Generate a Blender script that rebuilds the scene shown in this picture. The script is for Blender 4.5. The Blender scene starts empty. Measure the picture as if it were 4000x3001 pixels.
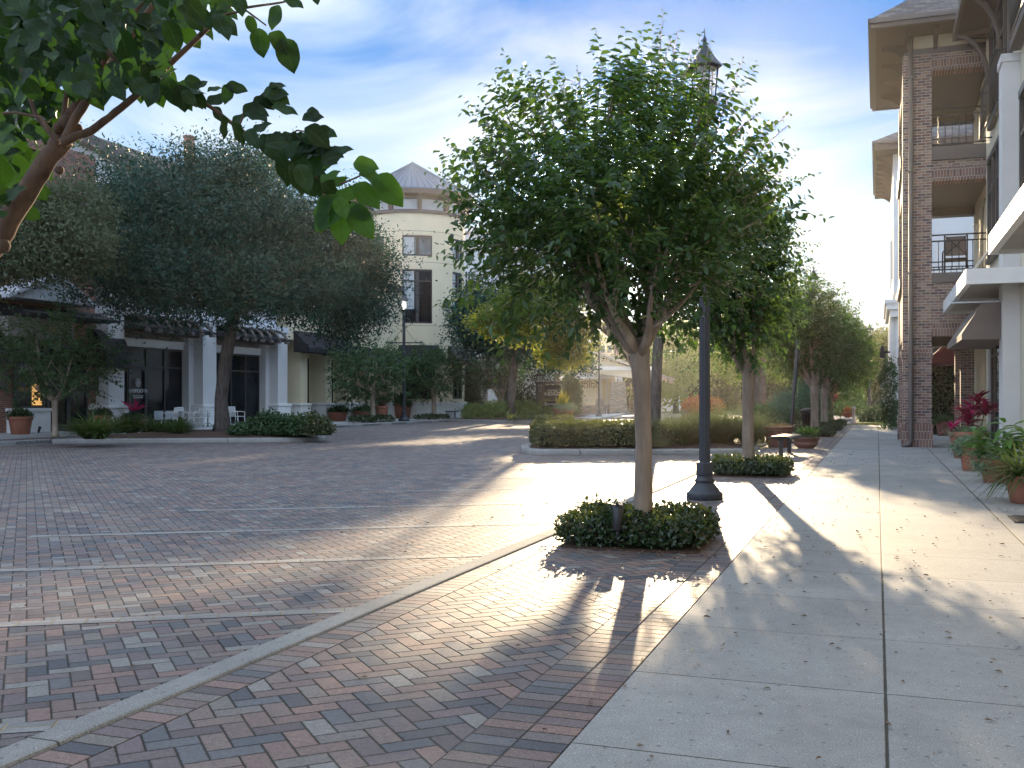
import bpy, bmesh, math, random
import numpy as np
from mathutils import Vector, Matrix

R = math.radians
scene = bpy.context.scene
COL = scene.collection
random.seed(7)

# ---------------------------------------------------------------- measured camera
# world: +Y runs along the street (away), +X to the right across it, metres
EYE = 1.3
YAW = math.atan2(1427, 4000)
SN, CS = math.sin(YAW), math.cos(YAW)


def ray(x):
    a = (x - 2000) / 4000
    return a * CS - SN, a * SN + CS


def G(x, y, z=0.0):
    d = (EYE - z) * 4000 / (y - 1557)
    r = ray(x)
    return Vector((r[0] * d, r[1] * d, z))


def D3(x, y, d):
    r = ray(x)
    return Vector((r[0] * d, r[1] * d, EYE + (1557 - y) * d / 4000))


def sAt(x, t):
    r = ray(x)
    return t / r[0] * r[1]


def onT(x, y, t):
    return D3(x, y, t / ray(x)[0])


def depth(p):
    return -p[0] * SN + p[1] * CS


# ---------------------------------------------------------------- mesh building
class MB:
    def __init__(s):
        s.v, s.f, s.m, s.sm = [], [], [], []
        s.cur = 0
        s.smooth = False

    def add(s, vs, fs, m=None, smooth=None):
        o = len(s.v)
        s.v += [tuple(p) for p in vs]
        for f in fs:
            s.f.append([i + o for i in f])
            s.m.append(s.cur if m is None else m)
            s.sm.append(s.smooth if smooth is None else smooth)
        return s

    def box(s, x0, x1, y0, y1, z0, z1, m=None):
        vs = [(x, y, z) for z in (z0, z1) for y in (y0, y1) for x in (x0, x1)]
        return s.add(vs, [(0, 2, 3, 1), (4, 5, 7, 6), (0, 1, 5, 4), (2, 6, 7, 3), (0, 4, 6, 2), (1, 3, 7, 5)], m)

    def obox(s, c, sx, sy, sz, rz=0, m=None):
        cz, sz_ = math.cos(rz), math.sin(rz)
        vs = []
        for z in (0, sz):
            for y in (-sy / 2, sy / 2):
                for x in (-sx / 2, sx / 2):
                    vs.append((c[0] + x * cz - y * sz_, c[1] + x * sz_ + y * cz, c[2] + z))
        return s.add(vs, [(0, 2, 3, 1), (4, 5, 7, 6), (0, 1, 5, 4), (2, 6, 7, 3), (0, 4, 6, 2), (1, 3, 7, 5)], m)

    def ext(s, pts, vec, m=None):
        """closed solid: polygon pts (3d) extruded by vec"""
        n = len(pts)
        a = [Vector(p) for p in pts]
        b = [p + Vector(vec) for p in a]
        fs = [tuple(range(n))[::-1], tuple(range(n, 2 * n))]
        fs += [(i, (i + 1) % n, n + (i + 1) % n, n + i) for i in range(n)]
        return s.add(a + b, fs, m)

    def tube(s, pts, rad, n=8, m=None, smooth=True, flute=0, seed=0):
        pts = [Vector(p) for p in pts]
        if not hasattr(rad, '__len__'):
            rad = [rad] * len(pts)
        rings = []
        up = None
        for i, p in enumerate(pts):
            d = (pts[min(i + 1, len(pts) - 1)] - pts[max(i - 1, 0)])
            d = d.normalized() if d.length > 1e-9 else Vector((0, 0, 1))
            if up is None:
                up = Vector((1, 0, 0)) if abs(d.x) < .8 else Vector((0, 1, 0))
            a = (up - d * up.dot(d)).normalized()
            b = d.cross(a)
            up = a
            ring = []
            for k in range(n):
                th = 2 * math.pi * k / n
                rr = rad[i]
                if flute:
                    rr *= 1 + flute * (math.sin(3 * th + seed + i * .23) * .6 + math.sin(5 * th + 1.7 * seed - i * .31) * .4)
                ring.append(p + (a * math.cos(th) + b * math.sin(th)) * rr)
            rings.append(ring)
        vs = [q for r_ in rings for q in r_]
        fs = []
        for i in range(len(pts) - 1):
            for k in range(n):
                k2 = (k + 1) % n
                fs.append((i * n + k, i * n + k2, (i + 1) * n + k2, (i + 1) * n + k))
        fs.append(tuple(range(n))[::-1])
        fs.append(tuple((len(pts) - 1) * n + k for k in range(n)))
        return s.add(vs, fs, m, smooth)

    def lathe(s, prof, n=24, c=(0, 0, 0), m=None, smooth=True, a0=0, sx=1, sy=1):
        vs, fs = [], []
        for r_, z in prof:
            for k in range(n):
                th = 2 * math.pi * k / n + a0
                vs.append((c[0] + r_ * sx * math.cos(th), c[1] + r_ * sy * math.sin(th), c[2] + z))
        for i in range(len(prof) - 1):
            for k in range(n):
                k2 = (k + 1) % n
                fs.append((i * n + k, i * n + k2, (i + 1) * n + k2, (i + 1) * n + k))
        fs.append(tuple(range(n))[::-1])
        fs.append(tuple((len(prof) - 1) * n + k for k in range(n)))
        return s.add(vs, fs, m, smooth)

    def build(s, name, mats, parent=None, world=True, bevel=0):
        me = bpy.data.meshes.new(name)
        off = Vector((0, 0, 0))
        if parent is not None and world:
            p = parent
            while p is not None:
                off += p.location
                p = p.parent
        me.from_pydata([(a - off.x, b - off.y, c - off.z) for a, b, c in s.v], [], s.f)
        if not isinstance(mats, (list, tuple)):
            mats = [mats]
        for mm in mats:
            me.materials.append(mm)
        me.polygons.foreach_set('material_index', s.m)
        me.polygons.foreach_set('use_smooth', s.sm)
        bm = bmesh.new()
        bm.from_mesh(me)
        bmesh.ops.recalc_face_normals(bm, faces=bm.faces)
        bm.to_mesh(me)
        bm.free()
        me.update()
        o = bpy.data.objects.new(name, me)
        COL.objects.link(o)
        if parent is not None:
            o.parent = parent
        if bevel:
            bv = o.modifiers.new('Bevel', 'BEVEL')
            bv.width = bevel
            bv.segments = 2
            bv.limit_method = 'ANGLE'
            bv.angle_limit = R(40)
        return o


def np_mesh(name, V, F, mats, parent=None, fm=None, smooth=True):
    me = bpy.data.meshes.new(name)
    V = np.asarray(V, dtype=np.float32).copy()
    if parent is not None:
        p = parent
        while p is not None:
            V -= np.array(p.location, dtype=np.float32)
            p = p.parent
    F = np.asarray(F, dtype=np.int32)
    n, k = F.shape
    me.vertices.add(len(V))
    me.vertices.foreach_set('co', V.ravel())
    me.loops.add(n * k)
    me.loops.foreach_set('vertex_index', F.ravel())
    me.polygons.add(n)
    me.polygons.foreach_set('loop_start', np.arange(0, n * k, k, dtype=np.int32))
    me.polygons.foreach_set('loop_total', np.full(n, k, dtype=np.int32))
    if not isinstance(mats, (list, tuple)):
        mats = [mats]
    for mm in mats:
        me.materials.append(mm)
    if fm is not None:
        me.polygons.foreach_set('material_index', np.asarray(fm, dtype=np.int32))
    me.polygons.foreach_set('use_smooth', np.full(n, smooth, dtype=bool))
    me.update(calc_edges=True)
    o = bpy.data.objects.new(name, me)
    COL.objects.link(o)
    if parent is not None:
        o.parent = parent
    return o


def tag(o, label=None, cat=None, group=None, kind=None):
    if label:
        o['label'] = label
    if cat:
        o['category'] = cat
    if group:
        o['group'] = group
    if kind:
        o['kind'] = kind
    return o


def thing(name, label, cat, loc=(0, 0, 0), rz=0, group=None):
    o = bpy.data.objects.new(name, None)
    COL.objects.link(o)
    o.location = loc
    o.rotation_euler = (0, 0, rz)
    o.empty_display_size = .2
    return tag(o, label, cat, group)


def struct(o, label=None):
    o['kind'] = 'structure'
    if label:
        o['label'] = label
    return o


def dup(root, loc, rz=0, label=None, sc=1.0):
    def cp(o, par):
        c = o.copy()
        COL.objects.link(c)
        if par is not None:
            c.parent = par
        for ch in [q for q in KIDS if q.parent == o]:
            cp(ch, c)
        return c
    KIDS = [q for q in bpy.data.objects if q.parent is not None]
    r = cp(root, None)
    r.location = loc
    r.rotation_euler = (0, 0, rz)
    r.scale = (sc, sc, sc)
    if label:
        r['label'] = label
    return r


def text_mesh(name, body, size, mat, parent, loc, rot, depth_=.004, space=1.0, sx=1.0, bold=0.0):
    cu = bpy.data.curves.new(name, 'FONT')
    cu.body = body
    cu.size = size
    cu.align_x = 'CENTER'
    cu.align_y = 'CENTER'
    cu.extrude = depth_
    cu.space_character = space
    cu.offset = bold
    tmp = bpy.data.objects.new(name + '_tmp', cu)
    COL.objects.link(tmp)
    dg = bpy.context.evaluated_depsgraph_get()
    me = bpy.data.meshes.new_from_object(tmp.evaluated_get(dg))
    bpy.data.objects.remove(tmp)
    me.materials.clear()
    me.materials.append(mat)
    o = bpy.data.objects.new(name, me)
    COL.objects.link(o)
    if parent is not None:
        o.parent = parent
        p = parent
        off = Vector((0, 0, 0))
        while p is not None:
            off += p.location
            p = p.parent
        o.location = Vector(loc) - off
    else:
        o.location = loc
    o.rotation_euler = rot
    o.scale = (sx, 1, 1)
    return o


# ---------------------------------------------------------------- materials
class NT:
    def __init__(s, name, disp=None):
        s.mat = bpy.data.materials.new(name)
        s.mat.use_nodes = True
        s.t = s.mat.node_tree
        s.t.nodes.clear()
        s.out = s.t.nodes.new('ShaderNodeOutputMaterial')

    def n(s, typ, **kw):
        nd = s.t.nodes.new('ShaderNode' + typ)
        for k, v in kw.items():
            if k.startswith('i_'):
                nd.inputs[k[2:].replace('_', ' ')].default_value = v
            else:
                setattr(nd, k, v)
        return nd

    def l(s, a, b):
        s.t.links.new(a, b)

    def m(s, op, a, b=None, c=None, clamp=False):
        nd = s.t.nodes.new('ShaderNodeMath')
        nd.operation = op
        nd.use_clamp = clamp
        for i, x in enumerate((a, b, c)):
            if x is None:
                continue
            if isinstance(x, (int, float)):
                nd.inputs[i].default_value = x
            else:
                s.l(x, nd.inputs[i])
        return nd.outputs[0]

    def sstep(s, x, a, b, lo=0.0, hi=1.0):
        nd = s.t.nodes.new('ShaderNodeMapRange')
        nd.interpolation_type = 'SMOOTHSTEP'
        s.l(x, nd.inputs['Value'])
        nd.inputs['From Min'].default_value = a
        nd.inputs['From Max'].default_value = b
        nd.inputs['To Min'].default_value = lo
        nd.inputs['To Max'].default_value = hi
        return nd.outputs['Result']

    def mix(s, fac, a, b, typ='MIX'):
        nd = s.t.nodes.new('ShaderNodeMix')
        nd.data_type = 'RGBA'
        nd.blend_type = typ
        nd.clamp_factor = True
        for sock, x in ((nd.inputs['Factor'], fac), (nd.inputs['A'], a), (nd.inputs['B'], b)):
            if isinstance(x, (int, float)):
                sock.default_value = x
            elif isinstance(x, (tuple, list)):
                sock.default_value = (*x[:3], 1)
            else:
                s.l(x, sock)
        # Mix exposes several same-named sockets; pick the colour ones explicitly
        return nd

    def ramp(s, fac, stops, interp='LINEAR'):
        nd = s.n('ValToRGB')
        cr = nd.color_ramp
        cr.interpolation = interp
        while len(cr.elements) < len(stops):
            cr.elements.new(.5)
        for e, (p, c) in zip(cr.elements, stops):
            e.position = p
            e.color = (*c, 1) if len(c) == 3 else c
        s.l(fac, nd.inputs['Fac'])
        return nd.outputs['Color']

    def noise(s, vec, scale, detail=4, rough=.55):
        nd = s.n('TexNoise')
        nd.inputs['Scale'].default_value = scale
        nd.inputs['Detail'].default_value = detail
        nd.inputs['Roughness'].default_value = rough
        s.l(vec, nd.inputs['Vector'])
        return nd.outputs['Fac']

    def obj(s):
        return s.n('TexCoord').outputs['Object']

    def bump(s, h, strength=.5, dist=.01):
        nd = s.n('Bump')
        nd.inputs['Strength'].default_value = strength
        nd.inputs['Distance'].default_value = dist
        s.l(h, nd.inputs['Height'])
        return nd.outputs['Normal']

    def principled(s, col, rough=.6, normal=None, metal=0, spec=.5):
        p = s.n('BsdfPrincipled')
        if isinstance(col, (tuple, list)):
            p.inputs['Base Color'].default_value = (*col[:3], 1)
        else:
            s.l(col, p.inputs['Base Color'])
        if isinstance(rough, (int, float)):
            p.inputs['Roughness'].default_value = rough
        else:
            s.l(rough, p.inputs['Roughness'])
        p.inputs['Metallic'].default_value = metal
        p.inputs['Specular IOR Level'].default_value = spec
        if normal is not None:
            s.l(normal, p.inputs['Normal'])
        return p

    def surf(s, p):
        s.l(p.outputs[0], s.out.inputs['Surface'])
        return s.mat


def mixc(nt, fac, a, b, typ='MIX'):
    nd = nt.t.nodes.new('ShaderNodeMixRGB')
    nd.blend_type = typ
    for i, x in enumerate((fac, a, b)):
        if isinstance(x, (int, float)):
            nd.inputs[i].default_value = x
        elif isinstance(x, (tuple, list)):
            nd.inputs[i].default_value = (*x[:3], 1)
        else:
            nt.l(x, nd.inputs[i])
    return nd.outputs[0]


def plain(name, col, rough=.6, var=.12, scale=6, bump=.15, bscale=60, metal=0, spec=.5):
    """a real surface: slight mottling, fine grain"""
    t = NT(name)
    o = t.obj()
    n1 = t.noise(o, scale, 5)
    dark = tuple(c * (1 - var) for c in col)
    lite = tuple(min(1, c * (1 + var)) for c in col)
    c = t.ramp(n1, [(.3, dark), (.7, lite)])
    n2 = t.noise(o, bscale, 3)
    r_ = t.m('ADD', t.m('MULTIPLY', n1, .2), rough - .1)
    return t.surf(t.principled(c, r_, t.bump(n2, bump, .01) if bump else None, metal, spec))


def brick_mat(name, cols, mortar, scale=1.0, bw=.21, bh=.075, ms=.012, bump=.5):
    """running bond on any upright wall: picks the wall's own horizontal axis from its normal"""
    t = NT(name)
    o = t.obj()
    sep = t.n('SeparateXYZ')
    t.l(o, sep.inputs[0])
    g = t.n('NewGeometry')
    sn = t.n('SeparateXYZ')
    t.l(g.outputs['True Normal'], sn.inputs[0])
    isx = t.m('GREATER_THAN', t.m('ABSOLUTE', sn.outputs[0]), .5)
    u = t.m('ADD', t.m('MULTIPLY', isx, sep.outputs[1]), t.m('MULTIPLY', t.m('SUBTRACT', 1.0, isx), sep.outputs[0]))
    v = sep.outputs[2]
    row = t.m('FLOOR', t.m('DIVIDE', v, bh))
    uu = t.m('DIVIDE', t.m('ADD', u, t.m('MULTIPLY', t.m('FLOORED_MODULO', row, 2.0), bw / 2)), bw)
    colm = t.m('FLOOR', uu)
    fu = t.m('SUBTRACT', uu, colm)
    fv = t.m('SUBTRACT', t.m('DIVIDE', v, bh), row)
    eu = t.m('MULTIPLY', t.m('MINIMUM', fu, t.m('SUBTRACT', 1.0, fu)), bw)
    ev = t.m('MULTIPLY', t.m('MINIMUM', fv, t.m('SUBTRACT', 1.0, fv)), bh)
    e = t.m('MINIMUM', eu, ev)
    brick = t.sstep(e, ms * .4, ms * .7)
    cx = t.n('CombineXYZ')
    t.l(colm, cx.inputs[0]); t.l(row, cx.inputs[1]); t.l(isx, cx.inputs[2])
    wn = t.n('TexWhiteNoise', noise_dimensions='3D')
    t.l(cx.outputs[0], wn.inputs['Vector'])
    k = len(cols)
    c = t.ramp(wn.outputs['Value'], [(i / k, cc) for i, cc in enumerate(cols)], 'CONSTANT')
    n1 = t.noise(o, 30, 4)
    c = mixc(t, .35, c, t.ramp(n1, [(.3, (.25, .25, .25)), (.7, (.8, .8, .8))]), 'OVERLAY')
    c = mixc(t, brick, mortar, c)
    h = t.m('ADD', t.m('MULTIPLY', brick, .8), t.m('MULTIPLY', n1, .3))
    return t.surf(t.principled(c, .85, t.bump(h, bump, .008), spec=.3))


def paver_mat(name, mode, cols, rot=0.0, unit=.1, joint=(.05, .05, .045), rough=.5, spec=.5, tan=.35, tones=1.0, off=(0, 0)):
    t = NT(name)
    o = t.obj()
    sep = t.n('SeparateXYZ')
    t.l(o, sep.inputs[0])
    x = t.m('ADD', sep.outputs[0], off[0])
    y = t.m('ADD', sep.outputs[1], off[1])
    c0, s0 = math.cos(rot), math.sin(rot)
    ru = t.m('ADD', t.m('MULTIPLY', x, c0), t.m('MULTIPLY', y, s0))
    rv = t.m('SUBTRACT', t.m('MULTIPLY', y, c0), t.m('MULTIPLY', x, s0))
    if mode == 'herring':
        u = t.m('DIVIDE', ru, unit)
        v = t.m('DIVIDE', rv, unit)
        i = t.m('FLOOR', u)
        j = t.m('FLOOR', v)
        fu = t.m('SUBTRACT', u, i)
        fv = t.m('SUBTRACT', v, j)
        k = t.m('FLOORED_MODULO', t.m('SUBTRACT', i, j), 4.0)
        vert = t.m('GREATER_THAN', k, 1.5)
        k1 = t.m('COMPARE', k, 1.0, .25)
        k2 = t.m('COMPARE', k, 2.0, .25)
        hor = t.m('SUBTRACT', 1.0, vert)
        a = t.m('ADD', t.m('MULTIPLY', hor, t.m('ADD', fu, k1)), t.m('MULTIPLY', vert, t.m('ADD', fv, k2)))
        b = t.m('ADD', t.m('MULTIPLY', hor, fv), t.m('MULTIPLY', vert, fu))
        e = t.m('MINIMUM', t.m('MINIMUM', a, t.m('SUBTRACT', 2.0, a)), t.m('MINIMUM', b, t.m('SUBTRACT', 1.0, b)))
        e = t.m('MULTIPLY', e, unit)
        idx = t.m('SUBTRACT', i, k1)
        idy = t.m('SUBTRACT', j, k2)
    else:
        u = t.m('DIVIDE', ru, unit * 2)
        v = t.m('DIVIDE', rv, unit)
        if mode == 'bond':
            u = t.m('ADD', u, t.m('MULTIPLY', t.m('FLOORED_MODULO', t.m('FLOOR', v), 2.0), .5))
        idx = t.m('FLOOR', u)
        idy = t.m('FLOOR', v)
        a = t.m('SUBTRACT', u, idx)
        b = t.m('SUBTRACT', v, idy)
        vert = idx
        e = t.m('MINIMUM', t.m('MULTIPLY', t.m('MINIMUM', a, t.m('SUBTRACT', 1.0, a)), unit * 2),
                t.m('MULTIPLY', t.m('MINIMUM', b, t.m('SUBTRACT', 1.0, b)), unit))
    cx = t.n('CombineXYZ')
    t.l(idx, cx.inputs[0]); t.l(idy, cx.inputs[1]); t.l(vert, cx.inputs[2])
    wn = t.n('TexWhiteNoise', noise_dimensions='3D')
    t.l(cx.outputs[0], wn.inputs['Vector'])
    sc = t.n('SeparateColor')
    t.l(wn.outputs['Color'], sc.inputs[0])
    kk = len(cols)
    col = t.ramp(wn.outputs['Value'], [(q / kk, cc) for q, cc in enumerate(cols)], 'CONSTANT')
    # in-brick clouding and wear
    n1 = t.noise(o, 45, 4, .6)
    n2 = t.noise(o, 1.1, 5, .6)
    n3 = t.noise(o, 260, 2, .6)
    col = mixc(t, .55, col, t.ramp(n1, [(.25, (.2, .2, .2)), (.75, (.8, .8, .8))]), 'OVERLAY')
    col = mixc(t, .7, col, t.ramp(n3, [(.3, (.12, .12, .12)), (.7, (.88, .88, .88))]), 'OVERLAY')
    n9 = t.noise(o, 120, 3, .7)
    col = mixc(t, t.m('MULTIPLY', t.sstep(n9, .56, .66), .55), col, (.05, .045, .045))
    col = mixc(t, t.m('MULTIPLY', t.sstep(n9, .40, .33), .35), col, (.34, .30, .27))
    col = mixc(t, t.m('MULTIPLY', t.sstep(n2, .48, .75), tan), col, (.33, .27, .21))
    n5 = t.noise(o, .32, 6, .7)
    n6 = t.noise(o, 2.7, 5, .7)
    col = mixc(t, t.m('MULTIPLY', t.sstep(n5, .5, .72), .38), col, (.07, .065, .065))
    col = mixc(t, t.m('MULTIPLY', t.sstep(n6, .60, .74), .45), col, (.10, .09, .085))
    wob = t.m('MULTIPLY', t.m('SUBTRACT', n1, .5), .004)
    ee = t.m('ADD', e, wob)
    solid = t.sstep(ee, .002, .0055)
    jc = mixc(t, t.sstep(n2, .35, .65), joint, tuple(min(1, q * 1.8) for q in joint))
    col = mixc(t, solid, jc, col)
    h = t.m('ADD', t.sstep(ee, .0, .008), t.m('MULTIPLY', sc.outputs[0], .35))
    tilt = t.m('MULTIPLY', t.m('SUBTRACT', sc.outputs[1], .5), t.m('MULTIPLY', a, .5))
    tilt2 = t.m('MULTIPLY', t.m('SUBTRACT', sc.outputs[2], .5), t.m('MULTIPLY', b, .5))
    h = t.m('ADD', h, t.m('ADD', tilt, tilt2))
    h = t.m('ADD', h, t.m('MULTIPLY', n3, .28))
    h = t.m('ADD', h, t.m('MULTIPLY', n1, .2))
    rr = t.m('ADD', t.m('MULTIPLY', n1, .25), rough - .12)
    rr = t.m('ADD', rr, t.m('MULTIPLY', t.m('SUBTRACT', 1.0, solid), .4))
    pb_ = t.principled(col, rr, t.bump(h, .5, .006), spec=spec)
    t.l(t.m('MULTIPLY', t.sstep(ee, .003, .012), spec), pb_.inputs['Specular IOR Level'])
    return t.surf(pb_)


def leaf_mat(name, cols, trans=.35, tcol=(.25, .42, .05), rough=.42, spec=.45):
    t = NT(name)
    g = t.n('NewGeometry')
    k = len(cols)
    c = t.ramp(g.outputs['Random Per Island'], [(i / max(1, k - 1), cc) for i, cc in enumerate(cols)])
    p = t.principled(c, rough, spec=spec)
    tr = t.n('BsdfTranslucent')
    tc = mixc(t, .55, c, tcol)
    t.l(tc, tr.inputs['Color'])
    mx = t.n('MixShader')
    mx.inputs[0].default_value = trans
    t.l(p.outputs[0], mx.inputs[1])
    t.l(tr.outputs[0], mx.inputs[2])
    return t.surf(mx)


def bark_mat(name, c1, c2, scale=8, stretch=.25, bump=.6, dist=.02):
    t = NT(name)
    o = t.obj()
    mp = t.n('Mapping')
    mp.inputs['Scale'].default_value = (1, 1, stretch)
    t.l(o, mp.inputs['Vector'])
    n1 = t.noise(mp.outputs[0], scale, 6, .65)
    n2 = t.noise(o, 3, 3)
    c = t.ramp(n1, [(.32, c1), (.68, c2)])
    c = mixc(t, .4, c, t.ramp(n2, [(.3, (.3, .3, .3)), (.7, (.7, .7, .7))]), 'OVERLAY')
    return t.surf(t.principled(c, .85, t.bump(n1, bump, dist), spec=.25))


def glass_dark(name, base=(.012, .014, .017), rough=.04):
    t = NT(name)
    o = t.obj()
    n1 = t.noise(o, .8, 2)
    c = t.ramp(n1, [(.35, tuple(b * .6 for b in base)), (.7, tuple(b * 1.6 for b in base))])
    p = t.principled(c, rough, spec=.15)
    return t.surf(p)


def emit_mat(name, col, strength):
    t = NT(name)
    e = t.n('Emission')
    e.inputs['Color'].default_value = (*col, 1)
    e.inputs['Strength'].default_value = strength
    return t.surf(e)

# ---------------------------------------------------------------- the place's materials
PCOLS = [(.225, .155, .140), (.205, .170, .168), (.165, .162, .172), (.255, .185, .158), (.190, .146, .144),
         (.235, .200, .180), (.130, .132, .145), (.300, .190, .160), (.205, .150, .155), (.290, .270, .250)]
PCOLS = PCOLS + [(.10, .10, .115), (.15, .115, .115), (.25, .165, .14)]
PCOLS = [tuple(.84 * (q * .88 + .12 * sum(c) / 3) for q in c) for c in PCOLS]
M = {}
M['road'] = paver_mat('brick road pavers', 'herring', [tuple(q * .92 for q in c) for c in PCOLS], R(45), .1, rough=.6, spec=.32)
M['strip'] = paver_mat('herringbone strip pavers', 'herring', PCOLS, R(45), .1, rough=.58, spec=.34)
M['soldier'] = paver_mat('soldier course pavers', 'stack', PCOLS, 0, .1, rough=.58, spec=.32, off=(1.09, 0))
M['line'] = paver_mat('pale line pavers', 'stack', [(.25, .243, .237), (.285, .276, .267), (.225, .218, .212)], 0, .1, joint=(.24, .19, .11), rough=.6, tan=.4, spec=.3)


def concrete(name, col, joints=True, rough=.6, kerb=False):
    t = NT(name)
    o = t.obj()
    n1 = t.noise(o, 1.3, 6, .6)
    n2 = t.noise(o, 170, 3, .6)
    n4 = t.noise(o, 11, 4, .6)
    c = t.ramp(n1, [(.3, tuple(q * .86 for q in col)), (.7, tuple(q * 1.1 for q in col))])
    c = mixc(t, .8, c, t.ramp(n2, [(.3, (.2, .2, .2)), (.7, (.82, .82, .82))]), 'OVERLAY')
    c = mixc(t, .35, c, t.ramp(n4, [(.3, (.38, .38, .38)), (.7, (.62, .62, .62))]), 'OVERLAY')
    n7 = t.noise(o, .45, 6, .7)
    n8 = t.noise(o, 4.2, 6, .75)
    c = mixc(t, t.m('MULTIPLY', t.sstep(n7, .48, .70), .35), c, tuple(q * .55 for q in col))
    c = mixc(t, t.m('MULTIPLY', t.sstep(n8, .60, .75), .35), c, tuple(q * .5 for q in col))
    if joints:
        s2 = t.n('SeparateXYZ')
        t.l(o, s2.inputs[0])
        cb = t.n('CombineXYZ')
        t.l(t.m('FLOOR', t.m('DIVIDE', t.m('SUBTRACT', s2.outputs[0], .034), 1.196)), cb.inputs[0])
        t.l(t.m('FLOOR', t.m('DIVIDE', t.m('SUBTRACT', s2.outputs[1], 3.72), 1.075)), cb.inputs[1])
        w2 = t.n('TexWhiteNoise', noise_dimensions='3D')
        t.l(cb.outputs[0], w2.inputs['Vector'])
        c = mixc(t, t.m('MULTIPLY', w2.outputs['Value'], .22), c, tuple(q * .6 for q in col))
    vo = t.n('TexVoronoi')
    vo.inputs['Scale'].default_value = 17
    t.l(o, vo.inputs['Vector'])
    vs = t.n('SeparateColor')
    t.l(vo.outputs['Color'], vs.inputs[0])
    pit = t.m('MULTIPLY', t.sstep(vo.outputs['Distance'], .22, .12), t.m('GREATER_THAN', vs.outputs[0], .6))
    c = mixc(t, t.m('MULTIPLY', pit, .6), c, tuple(q * .35 for q in col))
    v3 = t.n('TexVoronoi')
    v3.inputs['Scale'].default_value = 75
    t.l(o, v3.inputs['Vector'])
    s3 = t.n('SeparateColor')
    t.l(v3.outputs['Color'], s3.inputs[0])
    ag = t.m('MULTIPLY', t.sstep(v3.outputs['Distance'], .42, .3), t.m('GREATER_THAN', s3.outputs[0], .62))
    c = mixc(t, t.m('MULTIPLY', ag, t.m('MULTIPLY', s3.outputs[1], .75)), c, mixc(t, s3.outputs[2], tuple(q * .3 for q in col), tuple(min(1, q * 1.7) for q in col)))
    h = t.m('SUBTRACT', t.m('ADD', t.m('MULTIPLY', n2, .35), t.m('MULTIPLY', n4, .35)), t.m('MULTIPLY', pit, .5))
    if kerb:
        sk = t.n('SeparateXYZ')
        t.l(o, sk.inputs[0])
        yk = t.m('DIVIDE', sk.outputs[1], 3.05)
        ek = t.m('MULTIPLY', t.m('ABSOLUTE', t.m('SUBTRACT', yk, t.m('ROUND', yk))), 3.05)
        jk = t.sstep(ek, .008, .003)
        c = mixc(t, t.m('MULTIPLY', jk, .85), c, (.05, .047, .04))
        h = t.m('SUBTRACT', h, jk)
    if joints:
        sep = t.n('SeparateXYZ')
        t.l(o, sep.inputs[0])
        jl = None
        wob = t.m('MULTIPLY', t.m('SUBTRACT', n4, .5), .006)
        for xx, w in ((.034, .007), (1.23, .009)):
            e = t.m('ADD', t.m('ABSOLUTE', t.m('SUBTRACT', sep.outputs[0], xx)), wob)
            k = t.sstep(e, w * 1.3, w * .6)
            jl = k if jl is None else t.m('MAXIMUM', jl, k)
        yy = t.m('DIVIDE', t.m('SUBTRACT', sep.outputs[1], 3.72), 1.075)
        fl = t.m('ROUND', yy)
        e = t.m('MULTIPLY', t.m('ABSOLUTE', t.m('SUBTRACT', yy, fl)), 1.075)
        w = t.m('ADD', .0035, t.m('MULTIPLY', t.m('LESS_THAN', t.m('FLOORED_MODULO', fl, 4.0), 1.5), .0025))
        e = t.m('ADD', e, t.m('MULTIPLY', wob, .5))
        k = t.m('SUBTRACT', 1.0, t.m('MINIMUM', 1.0, t.m('DIVIDE', e, w)))
        k = t.sstep(k, .05, .5)
        jl = t.m('MAXIMUM', jl, k)
        c = mixc(t, jl, c, (.055, .052, .04))
        h = t.m('SUBTRACT', h, t.m('MULTIPLY', jl, 2.0))
    return t.surf(t.principled(c, t.m('ADD', t.m('MULTIPLY', n4, .25), rough + .05), t.bump(h, .5, .004), spec=.2))


M['walk'] = concrete('sidewalk concrete', (.30, .297, .288))
M['walk2'] = concrete('plain concrete', (.40, .40, .39), False)
M['curb'] = concrete('curb concrete', (.27, .267, .257), False, .7, True)
M['asphalt'] = plain('far road', (.25, .23, .22), .6, .2, 3, .3, 90)
M['ground'] = plain('ground', (.10, .11, .06), .9, .3, .6, .4, 20)
M['mulch'] = plain('mulch', (.075, .042, .028), .95, .5, 25, .9, 60)
M['lawn'] = plain('lawn', (.16, .17, .05), .9, .3, 5, .6, 60)
M['brick'] = brick_mat('brown brick', [(.20, .115, .085), (.155, .085, .068), (.24, .15, .11), (.11, .075, .068), (.185, .12, .10), (.27, .18, .14)], (.36, .34, .32))
M['brick_sold'] = brick_mat('soldier brick', [(.19, .10, .075), (.15, .085, .07), (.22, .13, .10)], (.33, .31, .29), bw=.075, bh=.21)
M['brick_red'] = brick_mat('red brick', [(.26, .10, .065), (.22, .085, .06), (.30, .13, .085), (.17, .075, .06)], (.34, .29, .25))
M['stone'] = brick_mat('stacked ledge stone', [(.30, .25, .20), (.22, .18, .15), (.36, .30, .25), (.17, .145, .13), (.27, .20, .15)], (.10, .09, .08), bw=.34, bh=.09, ms=.016, bump=.9)
M['stucco_taupe'] = plain('taupe stucco', (.30, .27, .255), .9, .05, 1.5, .35, 130)
M['stucco_grey'] = plain('pale grey stucco', (.60, .59, .575), .9, .06, 1.5, .4, 110)
M['stucco_yellow'] = plain('pale yellow stucco', (.69, .61, .43), .9, .05, 1.2, .3, 120)
M['stucco_cream'] = plain('cream stucco', (.60, .55, .42), .9, .05, 1.2, .3, 120)
M['white_stone'] = plain('white cast stone', (.74, .74, .72), .85, .08, 3, .3, 50)
M['siding'] = plain('pale siding', (.60, .63, .65), .7, .05, 1, .1, 40)
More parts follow.
